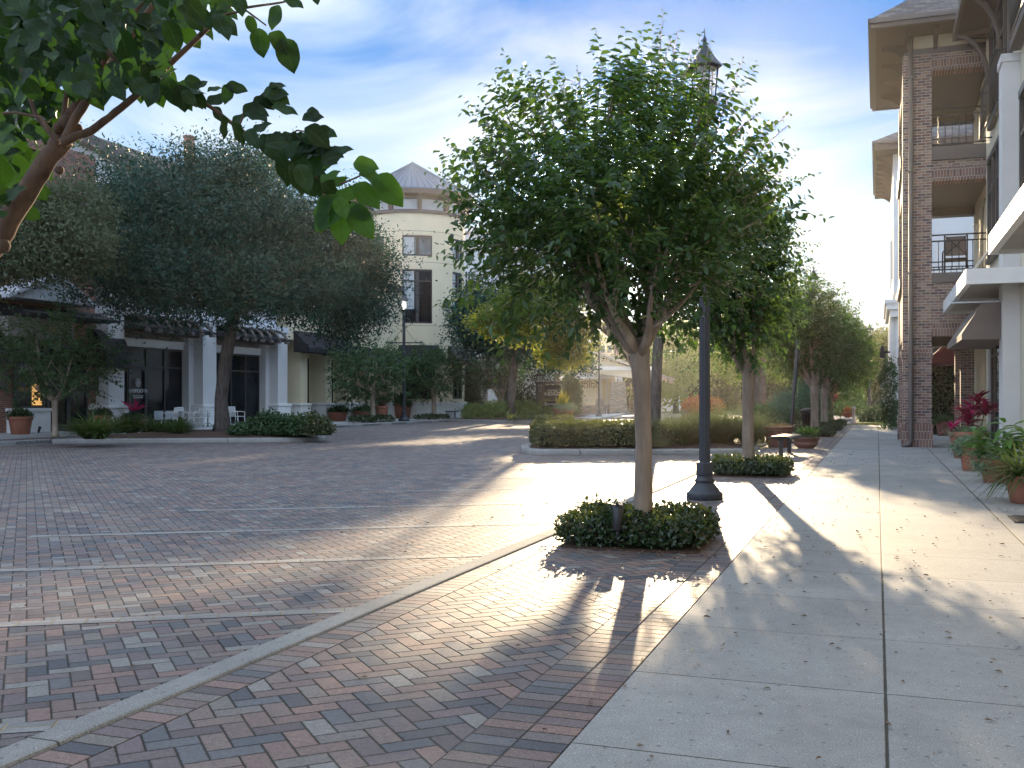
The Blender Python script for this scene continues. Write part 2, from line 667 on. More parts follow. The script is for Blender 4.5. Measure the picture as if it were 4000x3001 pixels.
M['taupe_trim'] = plain('taupe painted trim', (.105, .088, .08), .55, .08, 4, .1, 60)
M['dark_wood'] = plain('dark brown painted wood', (.062, .048, .042), .6, .15, 5, .2, 50)
M['soffit'] = plain('brown soffit', (.10, .078, .065), .7, .1, 3, .2, 40)
M['black_metal'] = plain('black painted metal', (.018, .018, .02), .4, .15, 9, .1, 80)
M['post'] = plain('charcoal lamp post paint', (.028, .032, .042), .42, .15, 12, .12, 90)
M['bronze'] = plain('dark bronze frame', (.055, .05, .048), .45, .1, 5, .05, 60, .3)
M['pale_metal'] = plain('pale painted metal', (.50, .48, .45), .5, .08, 3, .1, 60)
M['white_paint'] = plain('white paint', (.72, .72, .71), .5, .05, 4, .08, 60)
M['white_metal'] = plain('white metal roof', (.62, .66, .70), .45, .06, 2, .05, 40, .1)
M['zinc'] = plain('grey standing seam metal', (.105, .145, .20), .5, .1, 1.5, .05, 30, 0)
M['tan_metal'] = plain('tan standing seam metal', (.42, .40, .36), .4, .08, 1.5, .05, 30, .2)
M['canvas_black'] = plain('black canvas', (.012, .012, .015), .85, .2, 6, .3, 180)
M['canvas_taupe'] = plain('taupe canvas', (.15, .125, .115), .9, .08, 5, .3, 180)
M['canvas_brown'] = plain('brown canvas', (.06, .045, .045), .85, .1, 5, .3, 180)
M['canvas_red'] = plain('maroon canvas', (.11, .02, .03), .85, .1, 5, .3, 180)
M['terracotta'] = plain('terracotta', (.30, .115, .07), .7, .22, 9, .3, 70)
M['terracotta_dark'] = plain('weathered terracotta', (.20, .09, .062), .7, .25, 9, .3, 70)
M['soil'] = plain('potting soil', (.05, .035, .025), .95, .4, 30, .8, 80)
M['glass'] = glass_dark('dark window glass')
M['glass_blue'] = glass_dark('pale window glass', (.10, .13, .15), .06)
M['blind'] = plain('window blind', (.42, .46, .47), .6, .05, 2, .05, 40)
M['shingle'] = brick_mat('roof shingles', [(.13, .115, .11), (.10, .09, .09), (.155, .14, .13), (.085, .078, .078)], (.05, .045, .045), bw=.3, bh=.08, ms=.01)
M['menu'] = plain('menu sheet behind dark glass', (.07, .06, .03), .3, .3, 8, .05, 50)
M['gold'] = plain('gold lettering', (.45, .30, .09), .4, .1, 5, .05, 50, .5)
M['sign_black'] = plain('black sign panel', (.008, .008, .010), .6, .1, 4, .05, 60, spec=.1)
M['sign_brown'] = plain('brown letter paint', (.20, .14, .09), .5, .1, 4, .05, 60)
M['stencil'] = plain('worn stencil paint', (.05, .05, .055), .8, .2, 20, .2, 80)
M['mat_rubber'] = plain('black door mat', (.03, .03, .032), .95, .2, 40, .8, 200)
M['lamp_glass'] = None
M['warm_lit'] = emit_mat('lit lampshade', (1, .55, .18), .28)
M['bulb'] = emit_mat('lit bulb', (1, .95, .85), 5.0)
M['interior_red'] = plain('dark red upholstery', (.10, .012, .015), .7, .1, 4, .1, 50)

t = NT('clear lantern glass')
p = t.principled((.9, .93, .95), .05, spec=.5)
tb = t.n('BsdfTransparent')
mx = t.n('MixShader'); mx.inputs[0].default_value = .25
t.l(tb.outputs[0], mx.inputs[1]); t.l(p.outputs[0], mx.inputs[2])
M['lamp_glass'] = t.surf(mx)
t = NT('frosted lantern glass')
p = t.principled((.85, .85, .83), .3, spec=.5)
tb = t.n('BsdfTranslucent'); tb.inputs['Color'].default_value = (.95, .95, .92, 1)
mx = t.n('MixShader'); mx.inputs[0].default_value = .6
t.l(p.outputs[0], mx.inputs[1]); t.l(tb.outputs[0], mx.inputs[2])
M['lamp_frost'] = t.surf(mx)

M['bark_crape'] = bark_mat('crape myrtle bark', (.17, .128, .098), (.34, .275, .215), 7, .16, .35, .012)
M['bark_oak'] = bark_mat('oak bark', (.055, .045, .04), (.17, .145, .125), 14, .22, 1.0, .04)
M['bark_red'] = bark_mat('young reddish bark', (.055, .035, .025), (.15, .095, .065), 18, .3, .5, .006)
M['bark_pale'] = bark_mat('pale crape bark', (.26, .2, .15), (.46, .38, .3), 7, .16, .35, .012)
M['lf_crape'] = leaf_mat('crape leaves', [(.010, .034, .016), (.020, .056, .022), (.036, .084, .028), (.060, .115, .034)], .36, (.20, .36, .04), .34, .55)
M['lf_fore'] = leaf_mat('near crape leaves', [(.008, .024, .008), (.013, .034, .010), (.022, .054, .013)], .30, (.085, .23, .012), .5, .2)
M['lf_oak'] = leaf_mat('live oak leaves', [(.006, .032, .022), (.012, .054, .036), (.026, .086, .056), (.005, .027, .020)], .12, (.08, .22, .06), .5, .3)
M['lf_olive'] = leaf_mat('olive green leaves', [(.055, .078, .04), (.075, .10, .05), (.095, .115, .062)], .25, (.2, .24, .06), .5, .35)
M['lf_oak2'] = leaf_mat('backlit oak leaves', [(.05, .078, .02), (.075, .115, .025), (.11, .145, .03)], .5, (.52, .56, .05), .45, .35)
M['lf_small'] = leaf_mat('small crape leaves', [(.026, .058, .026), (.04, .085, .032), (.055, .10, .035)], .3, (.16, .3, .05), .45, .4)
M['lf_hedge'] = leaf_mat('hedge leaves', [(.026, .044, .014), (.04, .062, .018), (.06, .08, .024), (.075, .055, .024)], .3, (.26, .28, .05), .35, .5)
M['lf_cover'] = leaf_mat('jasmine ground cover', [(.014, .034, .014), (.022, .05, .018), (.03, .065, .02), (.018, .04, .018), (.06, .05, .02)], .2, (.2, .26, .04), .3, .55)
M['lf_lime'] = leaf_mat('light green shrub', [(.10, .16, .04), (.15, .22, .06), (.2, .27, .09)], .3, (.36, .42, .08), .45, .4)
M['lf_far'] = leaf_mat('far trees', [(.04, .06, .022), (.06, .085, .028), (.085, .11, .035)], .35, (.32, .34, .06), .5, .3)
M['lf_wood'] = leaf_mat('dark wood', [(.028, .042, .022), (.04, .055, .026), (.055, .07, .03)], .25, (.2, .24, .05), .5, .3)
M['lf_blue'] = leaf_mat('blue green shrub', [(.04, .10, .07), (.06, .14, .09), (.09, .19, .11)], .3, (.2, .34, .12), .45, .35)
M['lf_juniper'] = leaf_mat('juniper', [(.03, .055, .03), (.045, .075, .038), (.07, .10, .045)], .2, (.2, .25, .06), .55, .3)
M['lf_grass'] = leaf_mat('blade grass', [(.05, .075, .036), (.075, .105, .05), (.115, .14, .07)], .32, (.25, .29, .1), .4, .4)
M['lf_dgrass'] = leaf_mat('agapanthus blades', [(.04, .075, .022), (.06, .10, .03), (.08, .12, .035)], .3, (.24, .34, .05), .4, .4)
M['lf_straw'] = leaf_mat('dry grass', [(.20, .14, .085), (.28, .20, .13), (.15, .10, .07)], .3, (.3, .22, .12), .6, .3)
M['lf_magenta'] = leaf_mat('magenta ti leaves', [(.38, .014, .09), (.52, .025, .13), (.26, .014, .06), (.12, .02, .04)], .3, (.55, .03, .12), .35, .5)
M['lf_pot'] = leaf_mat('green pot leaves', [(.055, .15, .022), (.085, .21, .032), (.14, .27, .05)], .3, (.25, .42, .05), .3, .5)
M['lf_sage'] = leaf_mat('pale trailing leaves', [(.13, .20, .12), (.19, .27, .17), (.25, .33, .22)], .25, (.3, .4, .2), .5, .35)
M['lf_orange'] = leaf_mat('orange shrub', [(.35, .12, .05), (.42, .20, .06), (.28, .07, .05)], .4, (.6, .25, .06), .5, .3)
M['lf_pink'] = leaf_mat('pink bush', [(.35, .08, .08), (.45, .14, .12), (.3, .1, .09)], .4, (.6, .2, .15), .5, .3)
M['lf_yellow'] = leaf_mat('yellow croton', [(.30, .25, .03), (.16, .2, .04), (.38, .32, .05)], .35, (.5, .42, .06), .4, .4)
M['petal'] = leaf_mat('white petals', [(.65, .65, .62), (.75, .75, .72)], .3, (.8, .8, .75), .5, .3)
M['dead_leaf'] = leaf_mat('fallen leaf', [(.15, .085, .05), (.22, .14, .08), (.30, .24, .17), (.10, .05, .035), (.38, .33, .25)], .1, (.3, .2, .1), .6, .3)
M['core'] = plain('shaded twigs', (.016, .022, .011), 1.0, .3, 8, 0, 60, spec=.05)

# ---------------------------------------------------------------- foliage builders (numpy)
RNG = np.random.default_rng(11)


def leaf_vein_mat(name, cols, trans, tcol, rough, spec):
    """big near leaves: pale midrib and side veins from the blade's own coordinates"""
    t = NT(name)
    g = t.n('NewGeometry')
    c = t.ramp(g.outputs['Random Per Island'], [(i / max(1, len(cols) - 1), cc) for i, cc in enumerate(cols)])
    at_ = t.n('Attribute')
    at_.attribute_name = 'blade'
    sp = t.n('SeparateXYZ')
    t.l(at_.outputs['Vector'], sp.inputs[0])
    rib = t.sstep(sp.outputs[0], .90, .99)
    ph = t.m('SUBTRACT', t.m('MULTIPLY', sp.outputs[1], 7.0), t.m('MULTIPLY', t.m('SUBTRACT', 1.0, sp.outputs[0]), 1.1))
    fr = t.m('ABSOLUTE', t.m('SUBTRACT', t.m('FRACT', ph), .5))
    side = t.sstep(fr, .07, .02)
    vein = t.m('MAXIMUM', rib, t.m('MULTIPLY', side, .55))
    nz_ = t.noise(t.obj(), 60, 4)
    c = mixc(t, .5, c, t.ramp(nz_, [(.3, (.3, .3, .3)), (.7, (.7, .7, .7))]), 'OVERLAY')
    c = mixc(t, t.m('MULTIPLY', vein, .5), c, (.06, .11, .03))
    c = mixc(t, t.m('MULTIPLY', t.sstep(nz_, .68, .74), .6), c, (.07, .045, .02))
    p = t.principled(c, rough, t.bump(t.m('ADD', vein, t.m('MULTIPLY', nz_, .6)), .4, .003), spec=spec)
    tr = t.n('BsdfTranslucent')
    t.l(mixc(t, t.m('SUBTRACT', .75, t.m('MULTIPLY', vein, .35)), c, tcol), tr.inputs['Color'])
    mx = t.n('MixShader')
    mx.inputs[0].default_value = trans
    t.l(p.outputs[0], mx.inputs[1])
    t.l(tr.outputs[0], mx.inputs[2])
    return t.surf(mx)


M['lf_fore'] = leaf_vein_mat('near crape leaves with veins', [(.006, .020, .006), (.010, .029, .008), (.018, .046, .011)], .22, (.055, .16, .010), .45, .22)
M['lf_tip_glow'] = leaf_vein_mat('sunlit-tinted tip crape leaves', [(.018, .055, .010), (.030, .080, .014), (.042, .10, .018)], .5, (.17, .40, .02), .45, .25)  # sunlit glow of the spray-tip leaves put into their colour and translucency


def unit(v):
    return v / np.maximum(1e-9, np.linalg.norm(v, axis=-1, keepdims=True))


def leaf6(P, A, N, L, W, fold=.18, droop=.12):
    """n leaves of 6 verts / 2 quads, folded on the midrib"""
    n = len(P)
    A = unit(A)
    S = unit(np.cross(A, N))
    N = np.cross(S, A)
    L = np.broadcast_to(np.asarray(L, float).reshape(-1, 1), (n, 1))
    W = np.broadcast_to(np.asarray(W, float).reshape(-1, 1), (n, 1))
    V = np.empty((n, 6, 3))
    V[:, 0] = P
    V[:, 1] = P + A * L * .3 + S * W * .5 + N * W * fold
    V[:, 2] = P + A * L * .68 + S * W * .42 + N * (W * fold - L * droop * .4)
    V[:, 3] = P + A * L - N * L * droop
    V[:, 4] = P + A * L * .68 - S * W * .42 + N * (W * fold - L * droop * .4)
    V[:, 5] = P + A * L * .3 - S * W * .5 + N * W * fold
    b = np.arange(n)[:, None] * 6
    F = np.concatenate([b + np.array([0, 1, 2, 3]), b + np.array([0, 3, 4, 5])])
    return V.reshape(-1, 3), F


def leafn(P, A, N, L, W, prof, droop=.3, fold=.15, curl=0.0):
    """long or large leaves: stations along the midrib, 3 verts each"""
    n, k = len(P), len(prof)
    A = unit(A)
    S = unit(np.cross(A, N))
    N = np.cross(S, A)
    L = np.broadcast_to(np.asarray(L, float).reshape(-1, 1), (n, 1))
    W = np.broadcast_to(np.asarray(W, float).reshape(-1, 1), (n, 1))
    droop = np.broadcast_to(np.asarray(droop, float).reshape(-1, 1), (n, 1))
    V = np.empty((n, k, 3, 3))
    for i, (t_, w_) in enumerate(prof):
        c = P + A * L * (t_ - .25 * droop * t_ * t_) - N * L * droop * t_ * t_
        V[:, i, 1] = c
        up = N * W * w_ * fold + N * W * curl * math.sin(t_ * 9) * w_
        V[:, i, 0] = c + S * W * .5 * w_ + up
        V[:, i, 2] = c - S * W * .5 * w_ + up
    b = (np.arange(n) * k * 3)[:, None]
    F = []
    for i in range(k - 1):
        o = i * 3
        F.append(b + np.array([o, o + 3, o + 4, o + 1]))
        F.append(b + np.array([o + 1, o + 4, o + 5, o + 2]))
    return V.reshape(-1, 3), np.concatenate(F)


BLADE = [(0, .5), (.3, 1), (.65, .75), (1, .06)]
OVATE = [(0, .05), (.04, .28), (.1, .55), (.19, .82), (.3, .97), (.42, 1.0), (.55, .96), (.68, .83), (.79, .63), (.88, .4), (.95, .17), (1, .01)]
STRAP = [(0, .35), (.2, .8), (.45, 1), (.7, .8), (.88, .42), (1, .03)]


def join(parts):
    V, F, o = [], [], 0
    for v, f in parts:
        V.append(v)
        F.append(f + o)
        o += len(v)
    return np.concatenate(V), np.concatenate(F)


def rdir(n):
    return unit(RNG.normal(size=(n, 3)))


def crown_clumps(ells, nclump, per, sig, L, W, up=.35, shell=.62, hang=0.0, jitter=.16):
    """leaf clumps spread through a set of ellipsoids; ells = (cx,cy,cz,rx,ry,rz[,weight])"""
    e = np.array([list(q[:6]) for q in ells], float)
    w = np.array([q[6] if len(q) > 6 else q[3] * q[4] * q[5] for q in ells], float) ** .67
    idx = RNG.choice(len(ells), nclump, p=w / w.sum())
    d = rdir(nclump)
    rad = shell + (1 - shell) * RNG.random((nclump, 1)) ** .6
    rad *= 1 + RNG.normal(0, jitter, (nclump, 1))
    C = e[idx, :3] + d * rad * e[idx, 3:6]
    n = nclump * per
    ci = np.repeat(np.arange(nclump), per)
    sg = sig * (.7 + .6 * RNG.random((nclump, 1)))
    off = RNG.normal(size=(n, 3)) * sg[ci] * np.array([1, 1, .7])
    if hang:
        off[:, 2] -= np.abs(RNG.normal(size=n)) * hang
    P = C[ci] + off
    out = unit(d[ci] * .8 + off / sig * .35)
    A = unit(out * .6 + rdir(n) * .9 + np.array([0, 0, -.15]))
    N = unit(rdir(n) * .55 + np.array([0, 0, up + .1]) + unit(off) * .75 + d[ci] * .35)
    ls = (.7 + .6 * RNG.random(n))
    return leaf6(P, A, N, L * ls, W * ls)


def shoots(base, dirs, lens, per, L, W, droop=.15, taper=True):
    """leafy shoots: paired leaves along curved twigs; returns leaves and twig polylines"""
    ns = len(base)
    tt = (np.arange(per) + .6) / per
    P = base[:, None] + dirs[:, None] * (lens[:, None] * tt[None])[..., None]
    P[..., 2] -= (droop * lens[:, None] * tt[None] ** 2)
    n = ns * per
    D_ = np.repeat(dirs[:, None], per, 1).reshape(n, 3)
    P = P.reshape(n, 3)
    ref = unit(np.cross(D_, np.array([.13, .21, .97])))
    alt = np.tile(np.where(np.arange(per) % 2 == 0, 1., -1.), ns)[:, None]
    roll = RNG.normal(0, .6, (n, 1))
    bn = np.cross(D_, ref)
    side = ref * np.cos(roll) * alt + bn * np.sin(roll)
    A = unit(side * .9 + D_ * .55 + np.array([0, 0, -.22]) + rdir(n) * .25)
    N = unit(np.array([0, 0, 1.]) + rdir(n) * .55 + D_ * .2)
    sc = (.55 + .75 * RNG.random(n) ** 1.3)
    sc *= np.repeat(.8 + .45 * RNG.random(ns), per)
    if taper:
        sc *= np.tile(1.05 - .5 * tt ** 3, ns)
    return leaf6(P, A, N, L * sc, W * sc, droop=.22)


def trunk_obj(limbs, mat, parent, name='trunk', n=10, flute=0.0):
    mb = MB()
    for k, (pts, rad) in enumerate(limbs):
        mb.tube(pts, rad, n if k == 0 else max(5, n - 3), flute=flute if k == 0 else flute * .6, seed=k * 1.3)
    return mb.build(name, mat, parent)


def curve_pts(a, b, bend, k=6, wob=0.0):
    a, b = Vector(a), Vector(b)
    out = []
    for i in range(k + 1):
        u = i / k
        p = a.lerp(b, u) + Vector(bend) * (4 * u * (1 - u))
        if wob and 0 < i < k:
            p += Vector((random.uniform(-wob, wob), random.uniform(-wob, wob), random.uniform(-wob, wob)))
        out.append(p)
    return out


def crape(name, label, base, fork_z, cr, cz, rz, nshoot, per, L, W, slen, r0=.09, cat='tree', group=None, mats=('bark_crape', 'lf_crape'), lean=(0, 0), spikes=(), off=(0, 0), nlimb=7, flute=.1, rin=.0):
    """crape myrtle: smooth fluted trunk, vase of limbs, leafy shoots"""
    base = Vector(base)
    root = thing(name, label, cat, base, 0, group)
    fk = base + Vector((lean[0], lean[1], fork_z))
    tr = curve_pts(base, fk, (random.uniform(-.03, .03), random.uniform(-.03, .03), 0), 8, .006)
    rad = [r0 * (1.45, 1.1, 1.0, .95, .93, .95, 1.0, 1.1, 1.2)[i] for i in range(9)]
    limbs = [(tr, rad)]
    cc = base + Vector((off[0], off[1], cz))
    ends = []
    a0 = random.random() * 6
    for i in range(nlimb):
        an = a0 + 2 * math.pi * i / nlimb + random.uniform(-.25, .25)
        rr = cr * random.uniform(.4, .65)
        e = cc + Vector((math.cos(an) * rr, math.sin(an) * rr, rz * random.uniform(-.25, .45)))
        p = curve_pts(fk - Vector((0, 0, .12)), e, (math.cos(an) * .05, math.sin(an) * .05, -.12 * rz), 6, .02)
        limbs.append((p, [r0 * q for q in (.72, .55, .4, .3, .22, .15, .09)]))
        for _ in range(3):
            q = p[random.choice((2, 3, 4))]
            e2 = q + Vector((random.uniform(-1, 1) * cr * .3 + math.cos(an) * .12 * cr, random.uniform(-1, 1) * cr * .3 + math.sin(an) * .12 * cr, random.uniform(.2, .8) * rz))
            limbs.append((curve_pts(q, e2, (0, 0, -.05), 4, .02), [r0 * w for w in (.24, .19, .14, .1, .05)]))
            ends.append(e2)
        ends.append(e)
    # shoots fill the crown volume, denser below the top
    d = rdir(nshoot)
    rad_ = (rin + (1 - rin) * RNG.random((nshoot, 1))) ** .45
    d = d / (np.sum(np.abs(d) ** 2.7, 1, keepdims=True) ** (1 / 2.7))
    ph = random.random() * 6.28
    az_ = np.arctan2(d[:, 1:2], d[:, 0:1])
    rad_ = rad_ * (1 + .17 * np.sin(3 * az_ + ph) * np.cos(4 * d[:, 2:3] + ph) + .10 * np.sin(7 * az_ + 5 * d[:, 2:3] + 2 * ph))
    B = np.array(cc) + d * rad_ * np.array([cr, cr, rz]) * .9
    jit = RNG.normal(0, .05, (nshoot, 3)) * cr
    B += jit
    up = np.array([0, 0, 1.0])
    dirs = unit(d * np.array([1, 1, .6]) * .8 + up * RNG.uniform(-.25, .9, (nshoot, 1)) + rdir(nshoot) * .45)
    lens = slen * (.55 + .8 * RNG.random(nshoot))
    parts = [shoots(B, dirs, lens, per, L, W)]
    if len(spikes):
        sb = np.array([s[0] for s in spikes], float)
        sd = unit(np.array([s[1] for s in spikes], float) - sb)
        sl = np.linalg.norm(np.array([s[1] for s in spikes], float) - sb, axis=1)
        for q in range(len(sb)):
            k = max(6, int(sl[q] / (L * .42)))
            parts.append(shoots(sb[q:q + 1], sd[q:q + 1], sl[q:q + 1], k, L * .95, W * .95, .06))
            if len(sb) < 6:
                continue
            limbs.append(([Vector(sb[q] - sd[q] * sl[q] * .3), Vector(sb[q]), Vector(sb[q] + sd[q] * sl[q] * .97 - np.array([0, 0, .055 * sl[q]]))], [.008, .006, .002]))
    V, F = join(parts)
    trunk_obj(limbs, M[mats[0]], root, n=12, flute=flute)
    np_mesh('crown', V, F, M[mats[1]], root)
    return root


def oak(name, label, base, trunk, tr_rad, ells, nclump, per, sig, L, W, mats=('bark_oak', 'lf_oak'), cat='tree', group=None, hang=0.0, shell=.62, nl=10, up=.35, core=0.0):
    root = thing(name, label, cat, base, 0, group)
    limbs = [(trunk, tr_rad)]
    top = Vector(trunk[-1])
    for i in range(nl):
        e = ells[i % len(ells)]
        an = random.random() * 6.28
        rr = random.uniform(.35, .8)
        q = Vector((e[0] + math.cos(an) * e[3] * rr, e[1] + math.sin(an) * e[4] * rr, e[2] + e[5] * random.uniform(-.2, .5)))
        limbs.append((curve_pts(top - Vector((0, 0, .2)), q, (0, 0, -.1 * e[5]), 6, .06 * e[5] / 2), [tr_rad[-1] * w for w in (.75, .6, .48, .36, .26, .16, .06)]))
    trunk_obj(limbs, M[mats[0]], root, n=12, flute=.06)
    V, F = crown_clumps(ells, nclump, per, sig, L, W, hang=hang, shell=shell, up=up)
    np_mesh('crown', V, F, M[mats[1]], root)
    return root


def bush(name, label, base, ells, nclump, per, sig, L, W, mat, cat='shrub', group=None, shell=.5, kind=None, stems=True):
    """a shrub: woody stems inside, leaf clumps outside"""
    root = thing(name, label, cat, base, 0, group)
    V, F = crown_clumps(ells, nclump, per, sig, L, W, shell=shell)
    V[:, 2] = np.maximum(V[:, 2], base[2] + .005)
    np_mesh('foliage', V, F, M[mat], root)
    mb = MB()
    for e in ells[:4]:
        for _ in range(5):
            q = Vector((e[0] + random.uniform(-.5, .5) * e[3], e[1] + random.uniform(-.5, .5) * e[4], e[2] + random.uniform(0, .5) * e[5]))
            b0 = Vector((e[0] + random.uniform(-.2, .2) * e[3], e[1] + random.uniform(-.2, .2) * e[4], base[2]))
            mb.tube(curve_pts(b0, q, (0, 0, 0), 3, .02), [.016, .012, .009, .004], 5)
    mb.build('stems', M['bark_oak'], root)
    return root


def tuft(centers, n, L, W, spread=.5, up=1.0, droop=.6, prof=BLADE, rad=.1):
    """grass-like blades from points; returns V,F"""
    C = np.asarray(centers, float)
    m = len(C) * n
    ci = np.repeat(np.arange(len(C)), n)
    an = RNG.random(m) * 6.283
    out = np.stack([np.cos(an), np.sin(an), np.zeros(m)], 1)
    P = C[ci] + out * (RNG.random((m, 1)) ** .5) * rad
    A = unit(out * spread * RNG.random((m, 1)) * 1.4 + np.array([0, 0, up]))
    N = unit(np.cross(np.cross(A, out), A) * -1 + np.array([0, 0, .02]))
    N = unit(np.cross(np.cross(out, np.array([0, 0, 1.])), A) * -1)
    # N points up-and-in so that droop bends the blade outwards
    N = np.where((N[:, 2:3] < 0), -N, N)
    ls = .6 + .6 * RNG.random(m)
    return leafn(P, A, N, L * ls, W * (.8 + .4 * RNG.random(m)), prof, droop * (.5 + RNG.random(m)), .25)


def hedge_np(poly_lo, z0, z1, n, L, W, side=.5):
    """clipped hedge foliage over a rounded footprint given as polygon; leaves on top and sides"""
    P2 = np.array([(p[0], p[1]) for p in poly_lo], float)
    c = P2.mean(0)
    k = len(P2)
    per_edge = np.linalg.norm(np.roll(P2, -1, 0) - P2, axis=1)
    ns = int(n * side)
    ei = RNG.choice(k, ns, p=per_edge / per_edge.sum())
    u = RNG.random((ns, 1))
    a = P2[ei] * (1 - u) + np.roll(P2, -1, 0)[ei] * u
    ed = unit(np.roll(P2, -1, 0) - P2)[ei]
    outn = np.stack([ed[:, 1], -ed[:, 0]], 1)
    sgn = np.sign(((a - c) * outn).sum(1, keepdims=True))
    outn *= sgn
    hz = RNG.random(ns)
    rnd = np.where(hz > .8, (hz - .8) * .5 * (z1 - z0), 0)
    a = a + outn * (RNG.normal(0, .03, (ns, 1)) - rnd[:, None] + .02)
    Ps = np.concatenate([a, (z0 + (z1 - z0) * hz)[:, None]], 1)
    Ns = np.concatenate([outn, np.full((ns, 1), .35)], 1)
    nt_ = n - ns
    # top: triangle fan sampling
    tri_a = P2
    tri_b = np.roll(P2, -1, 0)
    ar = np.abs((tri_a[:, 0] - c[0]) * (tri_b[:, 1] - c[1]) - (tri_b[:, 0] - c[0]) * (tri_a[:, 1] - c[1]))
    ti = RNG.choice(k, nt_, p=ar / ar.sum())
    r1 = np.sqrt(RNG.random((nt_, 1)))
    r2 = RNG.random((nt_, 1))
    q = c * (1 - r1) + tri_a[ti] * r1 * (1 - r2) + tri_b[ti] * r1 * r2
    bumpz = .022 * np.sin(q[:, 0] * 7 + 1) * np.cos(q[:, 1] * 6) + RNG.normal(0, .022, nt_)
    Pt = np.concatenate([q, (z1 + bumpz * 1.3 + np.where(RNG.random(nt_) > .93, RNG.random(nt_) * .07, 0))[:, None]], 1)
    Nt = np.tile(np.array([[0, 0, 1.]]), (nt_, 1))
    P = np.concatenate([Ps, Pt])
    N = unit(np.concatenate([Ns, Nt]) + rdir(n) * .75)
    A = unit(rdir(n) + np.array([0, 0, .25]) + np.concatenate([Ns, Nt]) * .45)
    ls = .7 + .6 * RNG.random(n)
    return leaf6(P, A, N, L * ls, W * ls)


def shrink(poly, f):
    cx = sum(p[0] for p in poly) / len(poly)
    cy = sum(p[1] for p in poly) / len(poly)
    return [(cx + (p[0] - cx) * f, cy + (p[1] - cy) * f) for p in poly]


def inset(poly, d):
    """polygon moved inwards by d (convex, any winding)"""
    cx = sum(p[0] for p in poly) / len(poly)
    cy = sum(p[1] for p in poly) / len(poly)
    out = []
    for p in poly:
        v = Vector((cx - p[0], cy - p[1]))
        l_ = max(v.length, 1e-6)
        out.append((p[0] + v.x / l_ * d, p[1] + v.y / l_ * d))
    return out

# ---------------------------------------------------------------- ground, road, pavements
def rounded(poly, r, k=6):
    out = []
    n = len(poly)
    for i in range(n):
        p0, p1, p2 = Vector(poly[i - 1]), Vector(poly[i]), Vector(poly[(i + 1) % n])
        rr = r[i] if isinstance(r, (list, tuple)) else r
        if rr <= 0:
            out.append(tuple(p1))
            continue
        a = (p0 - p1).normalized()
        b = (p2 - p1).normalized()
        d = min(rr, (p0 - p1).length * .48, (p2 - p1).length * .48)
        s, e = p1 + a * d, p1 + b * d
        for q in range(k + 1):
            u = q / k
            out.append(tuple(s * (1 - u) ** 2 + p1 * 2 * u * (1 - u) + e * u * u))
    return out


def slab(name, poly, z0, z1, mat, bevel=0, parent=None):
    mb = MB()
    mb.ext([(p[0], p[1], z0) for p in poly], (0, 0, z1 - z0))
    return mb.build(name, mat, parent, bevel=bevel)


def band(name, outer, w, z0, z1, mat, bevel=.03, closed=True, joints=0):
    """kerb ring: outer polygon, inner offset by w"""
    n = len(outer)
    pts = [Vector(p) for p in outer]
    area = sum(pts[i - 1].x * pts[i].y - pts[i].x * pts[i - 1].y for i in range(n))
    sg = 1 if area > 0 else -1
    inn = []
    for i in range(n):
        d1 = (pts[i] - pts[i - 1]).normalized()
        d2 = (pts[(i + 1) % n] - pts[i]).normalized()
        n1 = Vector((-d1.y, d1.x)) * sg
        n2 = Vector((-d2.y, d2.x)) * sg
        b = (n1 + n2)
        b = b.normalized() * (w / max(.4, b.normalized().dot(n1)))
        inn.append(pts[i] + b)
    mb = MB()
    vs = [(p.x, p.y, z0) for p in pts] + [(p.x, p.y, z1) for p in pts] + [(p.x, p.y, z1) for p in inn] + [(p.x, p.y, z0) for p in inn]
    fs = []
    for i in range(n if closed else n - 1):
        j = (i + 1) % n
        for a in range(4):
            b = (a + 1) % 4
            fs.append((a * n + i, a * n + j, b * n + j, b * n + i))
    mb.add(vs, fs)
    o = mb.build(name, mat, bevel=bevel)
    return o, [(p.x, p.y) for p in inn]


def mound(name, poly, z, rise, mat, amp=.02, res=.25):
    """mulch or soil surface inside a polygon, slightly domed and lumpy"""
    xs = [p[0] for p in poly]
    ys = [p[1] for p in poly]
    bm = bmesh.new()
    vs = [bm.verts.new((p[0], p[1], z)) for p in poly]
    bm.faces.new(vs)
    bmesh.ops.triangulate(bm, faces=bm.faces)
    for _ in range(6):
        lg = [e for e in bm.edges if e.calc_length() > res * 2]
        if not lg:
            break
        bmesh.ops.subdivide_edges(bm, edges=lg, cuts=1, use_grid_fill=False)
        bmesh.ops.triangulate(bm, faces=bm.faces)
    pv = [Vector((p[0], p[1], 0)) for p in poly]
    for v in bm.verts:
        dmin = 9e9
        for i in range(len(pv)):
            a, b = pv[i - 1], pv[i]
            q = Vector((v.co.x, v.co.y, 0))
            ab = b - a
            u = max(0, min(1, (q - a).dot(ab) / max(1e-9, ab.length_squared)))
            dmin = min(dmin, (a + ab * u - q).length)
        v.co.z += rise * min(1, dmin / .8) + (random.uniform(-amp, amp) if dmin > .02 else 0)
    me = bpy.data.meshes.new(name)
    bm.to_mesh(me)
    bm.free()
    me.materials.append(mat)
    me.polygons.foreach_set('use_smooth', [True] * len(me.polygons))
    o = bpy.data.objects.new(name, me)
    COL.objects.link(o)
    return struct(o)


struct(slab('ground', [(-600, -60), (600, -60), (600, 900), (-600, 900)], -.5, -.12, M['ground']))
struct(slab('road', [(-42, -10), (-2.9, -10), (-2.9, 52), (70, 52), (70, 96), (-42, 96)], -.119, -.10, M['road']))

